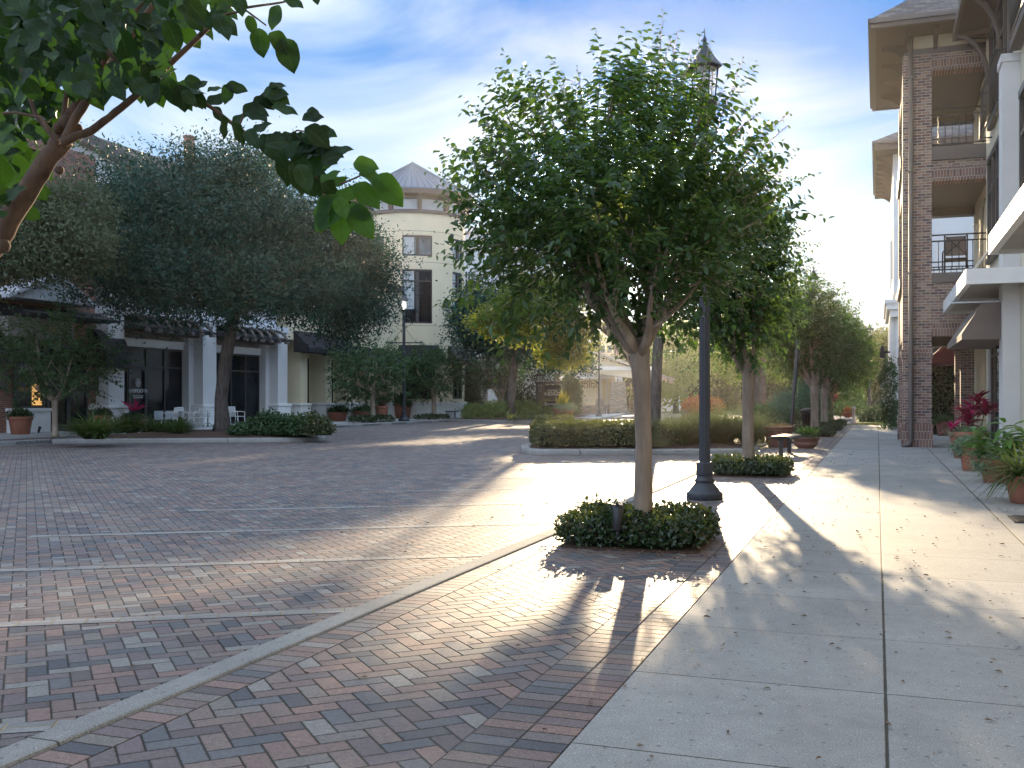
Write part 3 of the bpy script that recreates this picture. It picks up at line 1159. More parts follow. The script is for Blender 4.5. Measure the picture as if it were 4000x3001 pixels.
# near side: sidewalk, soldier courses, herringbone strip, flush kerb
WEND = 53.0
struct(slab('sidewalk', [(-1.09, -8), (6, -8), (6, WEND), (-1.09, WEND)], -.118, 0, M['walk'], .006))
struct(slab('soldier_course', [(-1.49, -8), (-1.094, -8), (-1.094, WEND), (-1.49, WEND)], -.118, -.002, M['soldier'], .004))
struct(slab('brick_strip', [(-2.69, -8), (-1.492, -8), (-1.492, WEND), (-2.69, WEND)], -.118, -.004, M['strip']))
struct(slab('soldier_course', [(-2.89, -8), (-2.692, -8), (-2.692, WEND), (-2.89, WEND)], -.118, -.002, M['soldier'], .004))
kerb_s = [-8]
while kerb_s[-1] < 24.5:
    kerb_s.append(kerb_s[-1] + 3.05)
mbk = MB()
mbk.box(-3.05, -2.894, kerb_s[0], kerb_s[-1], -.14, .012)
struct(mbk.build('curb', M['curb'], bevel=.015))
struct(slab('curb', [(-3.05, 30.6), (-2.894, 30.6), (-2.894, WEND), (-3.05, WEND)], -.14, .012, M['curb'], .02))

# angled stall lines: a double row of pale pavers laid flush in the road
ux, uy = .852, .523
for k in range(-1, 8):
    s0 = 3.62 + 2.53 * k
    a = Vector((-3.06, s0))
    L_ = 5.9 if k < 5 else 4.6
    me = bpy.data.meshes.new('parking_line')
    w = .07
    b = a - Vector((ux, uy)) * L_
    nrm = Vector((-uy, ux)) * w
    me.from_pydata([(0, -w, 0), (L_, -w, 0), (L_, w, 0), (0, w, 0)], [], [(0, 1, 2, 3)])
    me.materials.append(M['line'])
    o = bpy.data.objects.new('parking_line', me)
    COL.objects.link(o)
    o.location = (b.x, b.y, -.0965)
    o.rotation_euler = (0, 0, math.atan2(uy, ux))
    struct(o)
for k in range(8):
    s0 = 12.0 + 2.53 * k
    L_ = 5.4
    me = bpy.data.meshes.new('parking_line')
    w = .055
    me.from_pydata([(0, -w, 0), (L_, -w, 0), (L_, w, 0), (0, w, 0)], [], [(0, 1, 2, 3)])
    me.materials.append(M['line'])
    o = bpy.data.objects.new('parking_line', me)
    COL.objects.link(o)
    o.location = (-24.0, s0 if s0 < 26 else s0 + 9.5, -.095)
    o.rotation_euler = (0, 0, math.atan2(uy, ux))
    struct(o)

# island that juts into the road on the near side
isl = rounded([(-2.9, 26.05), (-8.25, 23.85), (-9.5, 27.4), (-4.3, 29.6), (-2.9, 30.4)], [0, 1.0, 1.3, .5, 0])
o, inn = band('island_curb', isl, .24, -.13, .045, M['curb'], .05)
struct(o)
ISL_IN = inn
mound('island_mulch', inn, .03, .09, M['mulch'], .022)

# island on the far side, with the big oak
lisl = rounded([(-24.0, 24.95), (-16.7, 28.85), (-18.2, 31.7), (-24.0, 33.2)], [0, 1.5, 1.4, 0])
o, inn = band('island_curb', lisl, .26, -.13, .05, M['curb'], .05)
struct(o)
LISL_IN = inn
mound('island_mulch', inn, .03, .16, M['mulch'], .03)

# far-side pavement and kerbs
struct(slab('sidewalk', [(-25.3, 4), (-25.3, 62.5), (-36, 62.5), (-36, 4)], -.118, .05, M['walk2'], .01))
struct(slab('brick_strip', [(-24.25, 4), (-24.25, 60.5), (-25.296, 60.5), (-25.296, 4)], -.118, .046, M['strip']))
for a, b in ((4, 24.9), (33.3, 57.2)):
    mb = MB()
    q = a
    while q < b - .05:
        e = min(b, q + 3.05)
        mb.box(-24.25, -23.98, q, e - .012, -.14, .052)
        q = e
    struct(mb.build('curb', M['curb'], bevel=.03))

# bed in front of the hotel, across the end of the street
hb = [G(1780, 1653, -.1), G(2013, 1652.5, -.1), G(2225, 1648, -.1), G(2290, 1637, -.1)]
hpoly = [(-24.25, 57.3)] + [(p.x, p.y) for p in hb[1:]] + [(-19.5, 73), (-24.25, 70)]
hpoly = rounded(hpoly, [.2, .5, 1.0, 1.0, .5, .2], 4)
o, inn = band('island_curb', hpoly, .25, -.13, .05, M['curb'], .05)
struct(o)
mound('bed_mulch', inn, .03, .14, M['mulch'], .03, .5)
struct(slab('hotel_drive', [(-24.2, 74), (-3, 74), (-3, 110), (-24.2, 110)], -.118, -.085, M['asphalt']))
# hotel forecourt pavement and its kerb
p0, p1, p2 = G(2330, 1642, -.1), G(2480, 1614, -.1), G(2300, 1604, -.1)
struct(slab('forecourt', rounded([(-20.4, 66.5), (p0.x, p0.y), (p1.x, p1.y), (-22, 98)], [0, 1.5, 1.5, 0]), -.117, .02, M['walk2'], .03))
# lawn and turf at the far end
struct(slab('lawn', [(-60, 96.2), (90, 96.2), (90, 400), (-60, 400)], -.119, -.06, M['lawn']))
struct(slab('lawn', [(-1.6, 57.5), (1.7, 57), (7, 58), (7, 72), (-1.2, 72)], -.099, .02, M['lawn'], .03))
struct(slab('planting_bed', rounded([(-8.5, 38.5), (-3.3, 40), (-3.3, 49), (-7.8, 48)], 1.0), -.099, .07, M['mulch'], .04))
struct(slab('planting_bed', rounded([(.1, 53.2), (3.5, 53.2), (3.5, 56.8), (.6, 56.8)], .6), -.099, .03, M['mulch'], .03))

# fallen leaves over road and pavement
nL = 900
tt = np.concatenate([RNG.uniform(-1.1, 3.0, 420), RNG.uniform(-9, -1, 480)])
ss = np.concatenate([RNG.uniform(2.8, 30, 420) ** 1.0, RNG.uniform(2.8, 22, 480)])
nb_ = 420
nL += nb_
tt = np.concatenate([tt, np.where(RNG.random(nb_) > .5, RNG.uniform(-2.8, -1.2, nb_), RNG.uniform(-1.0, 2.4, nb_))])
ss = np.concatenate([ss, np.where(tt[-nb_:] < -1.1, np.where(RNG.random(nb_) > .5, 8.45 + RNG.normal(0, .1, nb_), RNG.uniform(8.3, 9.9, nb_)), RNG.uniform(2.9, 12, nb_))])
zz_ = np.where(tt > -2.9, .004, -.094)
P = np.stack([tt, ss, zz_ + .004], 1)
A = rdir(nL) * np.array([1, 1, .12])
N = unit(np.array([0, 0, 1.]) + rdir(nL) * .35)
V, F = leaf6(P, A, N, RNG.uniform(.014, .055, nL), RNG.uniform(.007, .018, nL), .45, .3)
V[:, 2] = np.maximum(V[:, 2], np.repeat(zz_, 6) + .003)
o = np_mesh('fallen_leaves', V, F, M['dead_leaf'])
tag(o, 'small dry brown leaves scattered on the pavement and brick road', 'fallen leaves', kind='stuff')

# ---------------------------------------------------------------- street trees in their beds (near side)
BW0, BW1 = -2.6, -1.48


def tree_bed(s0, s1, label, n, leaf, h=.24, over=.06):
    poly = rounded([(BW0 - .03, s0 - .05), (BW1 + .06, s0 - .05), (BW1 + .06, s1 + .05), (BW0 - .03, s1 + .05)], .08, 2)
    struct(slab('bed_mulch', poly, -.05, .012, M['mulch']))
    c = ((BW0 + BW1) / 2, (s0 + s1) / 2, .012)
    root = thing('ground_cover_bed', label, 'ground cover', c, 0, 'low clipped beds under the street trees')
    pin = rounded([(BW0 - over, s0 - over), (BW1 + over, s0 - over), (BW1 + over, s1 + over), (BW0 - over, s1 + over)], .16, 4)
    V, F = hedge_np(shrink(pin, .95), .05, h, n, leaf, leaf * .58, .5)
    V2, F2 = hedge_np(shrink(pin, .86), .05, h - .05, int(n * .5), leaf, leaf * .6, .5)
    V, F = join([(V, F), (V2, F2)])
    np_mesh('leaves', V, F, M['lf_cover'], root)
    slab('stems', shrink(pin, .82), .0, h - .09, M['core'], .05, root)
    return root


tree_bed(8.62, 9.66, 'dark glossy ground cover bed at the foot of the nearest full tree', 4600, .045)
tree_bed(17.3, 18.5, 'ground cover bed behind the big lamp post, second tree bed along the kerb', 3200, .05)
tree_bed(36.2, 37.6, 'ground cover bed beside the black bin, third along the pavement', 1500, .07)
tree_bed(43.2, 44.6, 'fourth ground cover bed, beyond the black bin', 1200, .08)
tree_bed(49.5, 51, 'fifth and farthest ground cover bed, before the clay bowl on its plinth', 1000, .08)

cT = Vector((-2.0, 9.06, .02))
rt = ray(2420)


def q1(x, y, d=9.2):
    return D3(x, y, d)


spk = []
for (bx, by, tx, ty, dd) in ((2560, 420, 2592, 10, 9.2), (2530, 400, 2580, 90, 9.3), (2560, 380, 2620, 130, 9.1), (2640, 460, 2700, 170, 9.1), (2330, 480, 2352, 175, 9.2), (1990, 470, 1925, 290, 9.0),
                             (2780, 560, 2905, 200, 9.0), (2850, 640, 3090, 420, 9.2), (2900, 660, 3080, 470, 9.4), (2000, 640, 1745, 555, 9.0),
                             (2080, 600, 1920, 395, 9.3), (1960, 760, 1740, 640, 9.2), (2200, 470, 2150, 300, 9.0), (2480, 430, 2470, 230, 9.4),
                             (1960, 900, 1760, 830, 9.0), (1930, 960, 1735, 990, 8.9), (2060, 520, 1990, 470, 8.9), (2720, 500, 2760, 300, 9.4),
                             (2420, 440, 2400, 290, 9.0), (2600, 380, 2650, 100, 9.5), (2280, 470, 2260, 330, 9.3), (2860, 800, 3020, 700, 9.0),
                             (2500, 400, 2530, 190, 9.0), (2660, 420, 2620, 130, 8.9), (2740, 520, 2840, 330, 9.1), (2640, 360, 2735, 160, 9.6), (2690, 420, 2790, 200, 9.5), (2700, 480, 2790, 260, 9.4), (2735, 450, 2765, 190, 9.3), (2680, 380, 2800, 320, 9.5), (2760, 430, 2735, 240, 9.2), (2720, 400, 2775, 140, 9.4), (2700, 360, 2740, 110, 9.5), (2650, 300, 2765, 235, 9.4), (2720, 520, 2760, 300, 9.3), (1900, 820, 1770, 740, 9.3),
                             (2140, 560, 2060, 380, 9.2), (2820, 560, 2960, 440, 9.0), (1990, 1000, 1840, 1110, 8.8), (2750, 1080, 2950, 1150, 8.7)):
    spk.append((q1(bx, by, dd), q1(tx, ty, dd)))
for k in range(60):
    an = random.uniform(-.25, 3.39)
    bx, by = 2400 + 530 * math.cos(an), 830 - 400 * math.sin(an)
    dd = 9.25 + random.uniform(-.7, .7)
    ln = random.uniform(90, 230)
    a2 = an + random.uniform(-.3, .3)
    spk.append((q1(bx, by, dd), q1(bx + ln * math.cos(a2) * .8, by - ln * (.35 + .75 * abs(math.sin(a2))), dd)))
cc = D3(2400, 822, 9.25)
crape('crape_myrtle_tree', 'large leafy crape myrtle with smooth tan trunk nearest on the pavement strip', cT, 1.78, 1.28, cc.z + .0, 1.06, 1300, 13,
      .088, .047, .46, .079, group='crape myrtles along the near kerb', lean=(-.02, 0), spikes=spk, off=(cc.x - cT.x, cc.y - cT.y), nlimb=8, flute=.14, rin=.08)

cT2 = Vector((-2.08, 17.95, .02))
cc = D3(2885, 1065, 17.6)
crape('crape_myrtle_tree', 'second crape myrtle behind the big lamp post with forked brown trunk', cT2, 1.82, .98, cc.z, 1.5, 1400, 14,
      .09, .05, .5, .105, group='crape myrtles along the near kerb', off=(cc.x - cT2.x - .1, cc.y - cT2.y), nlimb=7, rin=.08,
      spikes=[(D3(2960, 720, 17.6), D3(2975, 610, 17.6)), (D3(3040, 760, 17.6), D3(3090, 690, 17.6)), (D3(2900, 700, 17.6), D3(2880, 630, 17.6))])
for s_, lab, r_, px, py in ((36.9, 'third crape myrtle, growing between the bench and the black bin', 1.5, 3120, 1285),
                            (44.0, 'fourth crape myrtle along the kerb, slim trunk past the black bin', 1.5, 3215, 1335),
                            (50.2, 'farthest crape myrtle of the kerb row, many thin limbs fanning out', 1.4, 3285, 1395)):
    d_ = depth((-2.05, s_))
    c3 = D3(px, py, d_)
    crape('crape_myrtle_tree', lab, (-2.05, s_, .02), 1.75, r_, c3.z, 1.6, 1150, 12, .14, .078, .6, .14,
          group='crape myrtles along the near kerb', off=(c3.x + 2.05, 0), nlimb=7, rin=.1)

# red suckers at the foot of the second tree
sb = np.array([[-2.3, 17.6, .2], [-2.38, 17.7, .2], [-1.9, 17.62, .2], [-1.83, 17.72, .2], [-2.45, 17.55, .18], [-1.95, 17.55, .2], [-2.25, 17.5, .18]])
sdir = unit(np.array([[-.25, 0, 1], [-.5, 0, .9], [.15, 0, 1], [.3, 0, 1], [-.7, 0, .7], [.05, 0, 1], [-.3, 0, 1.]]))
slen_ = np.array([.45, .38, .6, .5, .3, .4, .35])
for msk, lab in ((sb[:, 0] < -2.1, 'low reddish young shoots left of the second tree trunk'), (sb[:, 0] >= -2.1, 'taller reddish young shoots right of the second tree trunk')):
    V, F = shoots(sb[msk], sdir[msk], slen_[msk], 12, .05, .026)
    c_ = sb[msk].mean(0)
    rr = thing('basal_shoots', lab, 'shoots', (c_[0], c_[1], .02), 0, 'young shoots at the second tree')
    np_mesh('leaves', V, F, M['lf_lime'], rr)
    mb = MB()
    for p in sb[msk]:
        mb.tube([(c_[0], c_[1], .02), (p[0], p[1], p[2] + .05), (p[0], p[1], p[2] + .2)], [.006, .005, .003], 5)
    mb.build('stems', M['bark_red'], rr)
sb = np.array([[-2.13, 8.83, .2], [-2.16, 8.8, .2]])
V, F = shoots(sb, unit(np.array([[-.1, 0, 1], [-.3, -.1, 1.]])), np.array([.38, .25]), 9, .045, .028)
rr = thing('basal_shoots', 'thin green shoot rising beside the nearest full tree trunk', 'shoots', (-2.14, 8.82, .02))
np_mesh('leaves', V, F, M['lf_lime'], rr)
mb = MB()
mb.tube([(-2.13, 8.83, .02), (-2.17, 8.83, .55)], [.005, .002], 5)
mb.build('stems', M['bark_red'], rr)


# ---------------------------------------------------------------- lamp posts
def make_lamp(label, glass, lit, loc, arms=False, group='street lamps'):
    root = thing('street_lamp', label, 'street lamp', loc, 0, group)
    mb = MB()
    mb.lathe([(.235, 0), (.235, .075), (.225, .085), (.2, .1), (.185, .125), (.165, .15), (.125, .2), (.12, .215), (.128, .225), (.13, .24), (.12, .255),
              (.105, .275), (.1, .3), (.11, .32), (.112, .33)], 32)
    mb.lathe([(.112, .33), (.112, .46), (.1, .475), (.085, .48)], 8, smooth=False)
    mb.build('lamp_base', M['post'], root, world=False, bevel=.006)
    mb = MB()
    vs, fs = [], []
    nf = 32
    zs = (.478, 5.)
    for i, z in enumerate(zs):
        for k in range(nf):
            th = 2 * math.pi * k / nf
            r_ = (.072 - .014 * i) * (1 if k % 2 else .92)
            vs.append((r_ * math.cos(th), r_ * math.sin(th), z))
    fs = [(k, (k + 1) % nf, nf + (k + 1) % nf, nf + k) for k in range(nf)]
    fs.append(tuple(range(nf, 2 * nf)))
    mb.add(vs, fs)
    mb.lathe([(.062, 4.82), (.075, 4.84), (.075, 4.92), (.06, 4.94), (.065, 5.02), (.11, 5.08), (.16, 5.12), (.165, 5.15)], 20)
    mb.build('post', M['post'], root, world=False)
    mb = MB()
    # six-sided lantern, wider at the top
    for k in range(6):
        a = math.pi / 3 * k
        c_, s_ = math.cos(a), math.sin(a)
        mb.tube([(.135 * c_, .135 * s_, 5.15), (.17 * c_, .17 * s_, 5.59)], .009, 4)
        a2 = a + math.pi / 3
        for z, r_ in ((5.16, .136), (5.35, .151), (5.58, .169)):
            mb.tube([(r_ * c_, r_ * s_, z), (r_ * math.cos(a2), r_ * math.sin(a2), z)], .007, 4)
    mb.lathe([(.225, 5.59), (.225, 5.605), (.13, 5.72), (.055, 5.84), (.05, 5.86), (.03, 5.88), (.022, 5.92), (.03, 5.95), (.008, 6.), (.003, 6.1)], 6, smooth=False)
    mb.lathe([(.14, 5.12), (.155, 5.145), (.135, 5.16)], 6, smooth=False)
    lan = mb.build('lantern', M['post'], root, world=False)
    mb = MB()
    for k in range(6):
        a, a2 = math.pi / 3 * k, math.pi / 3 * (k + 1)
        mb.add([(.13 * math.cos(a), .13 * math.sin(a), 5.165), (.13 * math.cos(a2), .13 * math.sin(a2), 5.165), (.163 * math.cos(a2), .163 * math.sin(a2), 5.58), (.163 * math.cos(a), .163 * math.sin(a), 5.58)], [(0, 1, 2, 3)], smooth=False)
    mb.build('lantern_glass', glass, lan, world=False)
    mb = MB()
    mb.lathe([(.03, 5.16), (.03, 5.3), (.045, 5.32), (.05, 5.42), (.035, 5.5), (.01, 5.52)], 10)
    mb.build('bulb', M['bulb'] if lit else M['blind'], lan, world=False)
    if arms:
        mb = MB()
        for sgn in (-1, 1):
            mb.tube([(0, 0, 3.62), (sgn * .72 * CS, sgn * .72 * SN, 3.62)], .03, 6)
            mb.lathe([(.001, -.05), (.04, -.03), (.045, 0), (.04, .03), (.001, .05)], 8, (sgn * .74 * CS, sgn * .74 * SN, 3.62))
            mb.tube([(0, 0, 4.35), (sgn * .5 * CS, sgn * .5 * SN, 3.65)], .008, 5)
        mb.build('banner_arm', M['post'], root, world=False)
    return root


lampA = make_lamp('tall dark fluted lamp post on the pavers behind the nearest full tree', M['lamp_glass'], False, (-2.11, 13.35, 0))
lb = G(1578, 1645, .05)
lampB = make_lamp('lit lamp post with crossbar in front of the round tower', M['lamp_glass'], True, (lb.x, lb.y, .05), arms=True)
lampB.scale = (1.32, 1.32, 1.2)
dc = depth((1.0, 66))
pl = D3(3397, 1600, 64)
lampC = make_lamp('bright frosted lamp post far off by the iron fence', M['lamp_frost'], False, (pl.x, pl.y, 0))
lampD = dup(lampA, (-2.15, 38.1, 0), 0, 'lamp post half hidden in foliage behind the black bin')
pl = D3(2340, 1629, 73)
lampE = dup(lampA, (pl.x, pl.y, .02), 0, 'grey lamp post in front of the hotel entrance roof')

# leaning dark pole behind the large clay tub
pb = D3(3090, 1676, 30)
pt = D3(3118, 1330, 30)
pv = thing('leaning_pole', 'thin black pole leaning out of the clay tub into the leaves', 'pole', (pb.x, pb.y, 0))
mb = MB()
mb.tube([(pb.x - .02, pb.y, 0), tuple(pb), tuple(pt)], .055, 10)
mb.build('shaft', M['black_metal'], pv)
mb = MB()
mb.lathe([(.11, 0), (.11, .03), (.07, .05)], 12, (pb.x - .02, pb.y, 0))
mb.build('foot_plate', M['black_metal'], pv)


# ---------------------------------------------------------------- bench, bin, spotlights
def make_bench(label, loc, rz, group='benches'):
    root = thing('bench', label, 'bench', loc, rz, group)
    mb = MB()
    # curved perforated seat made of long slats, long axis along local Y
    prof = [(-.25, .40), (-.235, .425), (-.18, .445), (-.1, .45), (0, .447), (.1, .45), (.18, .445), (.235, .425), (.25, .40)]
    for i in range(len(prof) - 1):
        (x0, z0), (x1, z1) = prof[i], prof[i + 1]
        g = .004
        mb.ext([(x0 + g, -.9, z0), (x1 - g, -.9, z1), (x1 - g, -.9, z1 - .018), (x0 + g, -.9, z0 - .018)], (0, 1.8, 0))
    mb.build('seat', M['post'], root, world=False)
    for yy in (-.62, .62):
        mb = MB()
        mb.box(-.2, .2, yy - .03, yy + .03, .385, .425)
        mb.ext([(-.09, yy - .04, .385), (.09, yy - .04, .385), (.045, yy - .04, .29), (.04, yy - .04, .0), (-.04, yy - .04, .0), (-.045, yy - .04, .29)], (0, .08, 0))
        mb.box(-.09, .09, yy - .08, yy + .08, .0, .012)
        mb.build('leg', M['black_metal'], root, world=False)
    return root


benchA = make_bench('black backless bench on two legs beside the large clay tub', (-2.02, 24.6, 0), R(-4))
pb = onT(1740, 1632, -26.6)
benchB = dup(benchA, (pb.x, pb.y, .05), YAW - R(90), 'black backless bench against the white base of the round tower')

tc = D3(3165, 1660, 37.2)
root = thing('trash_can', 'black slatted litter bin with flared rim by the third tree', 'trash can', (tc.x, tc.y, 0))
mb = MB()
mb.lathe([(.2, .02), (.2, .05), (.25, .5), (.27, .78), (.27, .8)], 20)
mb.build('liner', M['sign_black'], root, world=False)
mb = MB()
for k in range(24):
    a = 2 * math.pi * k / 24
    c_, s_ = math.cos(a), math.sin(a)
    mb.tube([(.22 * c_, .22 * s_, .03), (.27 * c_, .27 * s_, .5), (.29 * c_, .29 * s_, .75), (.34 * c_, .34 * s_, .86)], .014, 4)
for r_, z in ((.235, .05), (.3, .74)):
    mb.lathe([(r_, z - .015), (r_ + .015, z), (r_, z + .015), (r_ - .015, z)], 24)
mb.build('slats', M['black_metal'], root, world=False)
mb = MB()
mb.lathe([(.33, .84), (.345, .86), (.33, .89), (.2, .95), (.17, .96), (.165, .94)], 24)
mb.build('rim', M['black_metal'], root, world=False)


def spot(label, loc, rz, group='garden spotlights'):
    root = thing('spotlight', label, 'spotlight', loc, rz, group)
    mb = MB()
    a = Vector((0, 0, .1))
    b = Vector((.06, 0, .3))
    mb.tube([a - (b - a) * .05, a, a.lerp(b, .7), b], [.028, .04, .048, .055], 14)
    mb.build('housing', M['black_metal'], root, world=False)
    mb = MB()
    mb.tube([(0, 0, 0), (0, 0, .14)], .012, 6)
    mb.build('stake', M['black_metal'], root, world=False)
    return root


sp = spot('black spotlight in the ground cover at the foot of the nearest full tree', (-2.08, 8.5, .08), R(100))
p = G(150, 1700, 0)
dup(sp, (p.x, p.y, .0), R(60), 'black spotlight beside the thin tree by the brick shop')
dup(sp, (-21.2, 29.3, .1), R(80), 'pale garden spotlight below the dark oak trunk')


# ---------------------------------------------------------------- pots
def pot_round(root, r, h, mat, taper=.68, rimh=.2):
    mb = MB()
    b = r * taper
    rh = h * rimh
    mb.lathe([(b * .96, 0), (b, .01), (r * .9, h - rh * 1.1), (r * .9, h - rh), (r * .97, h - rh * .9), (r, h - rh * .75), (r, h - .012), (r * .985, h), (r * .9, h), (r * .88, h - .03), (r * .86, h - .06)], 28)
    mb.build('pot', mat, root, world=False)
    mb = MB()
    mb.lathe([(r * .87, h - .07), (r * .5, h - .045), (.01, h - .035)], 20)
    mb.build('soil', M['soil'], root, world=False)


def pot_at(label, name, px, ybase, dd=None, group='terracotta pots by the wall'):
    p = G(px, ybase, 0)
    return thing(name, label, 'potted plant', (p.x, p.y, 0), 0, group)


def add_leaves(root, mat, VF, name='foliage'):
    V, F = VF
    return np_mesh(name, V, F, M[mat], root)


# nearest: strappy dark leaves
r_ = pot_at('nearest clay pot of dark strappy leaves, cut by the picture edge', 'potted_plant', 4010, 1965)
pot_round(r_, .27, .34, M['terracotta'])
x, y, _ = r_.location
add_leaves(r_, 'lf_dgrass', tuft([(x + dx, y + dy, .3) for dx, dy in ((-.08, 0), (.08, .05), (0, -.08), (.05, .1), (-.06, .1))], 46, .55, .032, .9, .7, .9, BLADE, .08))
# ginger with variegated lance leaves
r_ = pot_at('clay pot of tall lance shaped yellow green leaves spilling over its rim', 'potted_plant', 3888, 1885)
pot_round(r_, .25, .36, M['terracotta'])
x, y, _ = r_.location
V1 = []
for k in range(15):
    an = random.random() * 6.28
    b0 = np.array([x + .1 * math.cos(an), y + .1 * math.sin(an), .32])
    hh = random.uniform(.18, .62)
    n = 8
    lean_ = random.uniform(.15, .65)
    u = np.linspace(.2, 1, n)[:, None]
    PP = b0 + u * np.array([math.cos(an) * lean_ * hh, math.sin(an) * lean_ * hh, hh])
    aa = an + np.where(np.arange(n) % 2 == 0, .9, -.9) + RNG.normal(0, .4, n)
    AA = np.stack([np.cos(aa), np.sin(aa), RNG.uniform(.1, .8, n)], 1)
    NN = unit(np.array([0, 0, 1.]) + rdir(n) * .3)
    V1.append(leafn(PP, AA, NN, RNG.uniform(.26, .45, n), RNG.uniform(.075, .115, n), STRAP, .4, .2))
add_leaves(r_, 'lf_pot', join(V1))
V, F = crown_clumps([(x - .2, y - .12, .33, .16, .16, .14)], 26, 40, .05, .03, .02)
add_leaves(r_, 'lf_sage', (V, F), 'trailing_plant')
# square pot with pale trailing plant
p = G(3800, 1838)
r_ = thing('potted_plant', 'square clay pot of pale silvery trailing plants', 'potted plant', (p.x, p.y, 0), 0, 'terracotta pots by the wall')
mb = MB()
q = .2
mb.add([(-q * .84, -q * .84, 0), (q * .84, -q * .84, 0), (q * .84, q * .84, 0), (-q * .84, q * .84, 0), (-q, -q, .4), (q, -q, .4), (q, q, .4), (-q, q, .4)],
       [(3, 2, 1, 0), (0, 1, 5, 4), (1, 2, 6, 5), (2, 3, 7, 6), (3, 0, 4, 7), (4, 5, 6, 7)])
mb.build('pot', M['terracotta'], r_, world=False, bevel=.01)
mb = MB()
mb.box(-q - .012, q + .012, -q - .012, q + .012, .385, .445)
mb.build('rim', M['terracotta'], r_, world=False, bevel=.01)
x, y, _ = r_.location
add_leaves(r_, 'lf_sage', crown_clumps([(x, y, .48, .26, .25, .1), (x - .18, y - .1, .42, .14, .18, .12)], 75, 46, .05, .034, .024))
# round pot with magenta ti plant
r_ = pot_at('large round clay pot of magenta ti plants and pale ground cover', 'potted_plant', 3783, 1790)
pot_round(r_, .42, .58, M['terracotta'])
x, y, _ = r_.location
V1 = []
for (dx, dy, hz, n, ll) in ((.1, .05, .5, 34, .42), (.34, -.05, .55, 24, .36), (.02, .1, .3, 20, .36), (-.32, -.1, .16, 14, .26), (.2, 0, .72, 20, .34)):
    an = RNG.random(n) * 6.28
    AA = unit(np.stack([np.cos(an), np.sin(an), RNG.uniform(.0, 1.9, n)], 1))
    PP = np.array([x + dx, y + dy, .55 + hz]) - np.stack([0 * an, 0 * an, RNG.random(n) * .18], 1)
    NN = unit(np.array([0, 0, 1.]) - AA * AA[:, 2:3] + rdir(n) * .15)
    V1.append(leafn(PP, AA, NN, ll * RNG.uniform(.85, 1.3, n), RNG.uniform(.085, .125, n), STRAP, .35, .25))
add_leaves(r_, 'lf_magenta', join(V1), 'ti_plant')
mb = MB()
for dx, dy, hz in ((.1, .05, .5), (.34, -.05, .55), (.02, .1, .3), (-.32, -.1, .16)):
    mb.tube([(x + dx * .6, y + dy * .6, .5), (x + dx, y + dy, .55 + hz)], [.014, .01], 6)
mb.build('stems', M['bark_red'], r_)
add_leaves(r_, 'lf_sage', crown_clumps([(x, y, .58, .36, .36, .06)], 70, 36, .05, .035, .024), 'ground_cover')
# two darker pots farther on
for px, yb, rr, hh, lab in ((3684, 1703, .25, .47, 'weathered dark clay pot, second from the brick pier'), (3657, 1689, .21, .44, 'weathered dark clay pot closest to the brick pier')):
    r_ = pot_at(lab, 'potted_plant', px, yb)
    pot_round(r_, rr, hh, M['terracotta_dark'])
    x, y, _ = r_.location
    add_leaves(r_, 'lf_small', crown_clumps([(x, y, hh + .06, rr, rr, .14)], 50, 40, .06, .05, .03))
    add_leaves(r_, 'lf_blue', tuft([(x, y, hh)], 20, .4, .03, .5, 1, .4), 'blades') if px == 3684 else None

# large clay tub and low bowl by the bench
p = G(3040, 1748)
r_ = thing('clay_tub', 'large weathered clay tub with dry soil behind the bench', 'planter', (p.x - .02, p.y + .25, 0))
mb = MB()
mb.lathe([(.27, 0), (.28, .02), (.36, .42), (.365, .43), (.4, .44), (.405, .47), (.385, .48), (.385, .5), (.41, .51), (.415, .54), (.4, .55), (.35, .55), (.34, .5)], 30)
mb.build('pot', M['terracotta_dark'], r_, world=False)
mb = MB()
mb.lathe([(.35, .5), (.2, .52), (.01, .53)], 20)
mb.build('soil', M['soil'], r_, world=False)
V, F = crown_clumps([(p.x, p.y + .25, .54, .3, .3, .03)], 40, 10, .05, .06, .015)
add_leaves(r_, 'lf_straw', (V, F), 'dry_stalks')['kind'] = 'stuff'
p = G(3146, 1752)
r_ = thing('clay_bowl', 'low wide clay bowl of ferns beside the bench', 'planter', (p.x, p.y + .15, 0))
mb = MB()
mb.lathe([(.2, 0), (.21, .02), (.29, .08), (.315, .15), (.3, .16), (.31, .17), (.345, .25), (.36, .27), (.355, .285), (.31, .285), (.3, .25)], 30)
mb.build('pot', M['terracotta_dark'], r_, world=False)
mb = MB()
mb.lathe([(.31, .25), (.01, .27)], 20)
mb.build('soil', M['soil'], r_, world=False)
x, y, _ = r_.location
add_leaves(r_, 'lf_pot', tuft([(x - .02, y, .27), (x + .1, y, .27), (x - .12, y + .05, .27), (x + .2, y - .02, .27)], 16, .34, .055, .6, 1, .35, STRAP, .03))
add_leaves(r_, 'lf_small', crown_clumps([(x, y, .31, .28, .28, .07)], 60, 40, .05, .035, .024), 'ground_cover')

# door mat
a = G(3935, 2018)
m_ = thing('door_mat', 'black rubber door mat lying on the concrete near the pots', 'mat', (a.x + .35, a.y - .2, 0))
mb = MB()
mb.box(a.x, a.x + .95, a.y - .62, a.y, .003, .015)
mb.build('border', M['mat_rubber'], m_, bevel=.004)
mb = MB()
for k in range(14):
    mb.box(a.x + .05, a.x + .9, a.y - .57 + k * .04, a.y - .545 + k * .04, .0152, .021)
mb.build('ribs', M['mat_rubber'], m_)

# ---------------------------------------------------------------- apartment building on the near side
bld = thing('apartment_building', 'tall brick and stucco apartment building with balconies above the pavement', 'building', (3, 22, 0))
WT = 2.67           # main wall face
mb = MB()
mb.box(WT, 12, -6, 29.28, 0, 10.6)
mb.build('wall', M['stucco_cream'], bld)
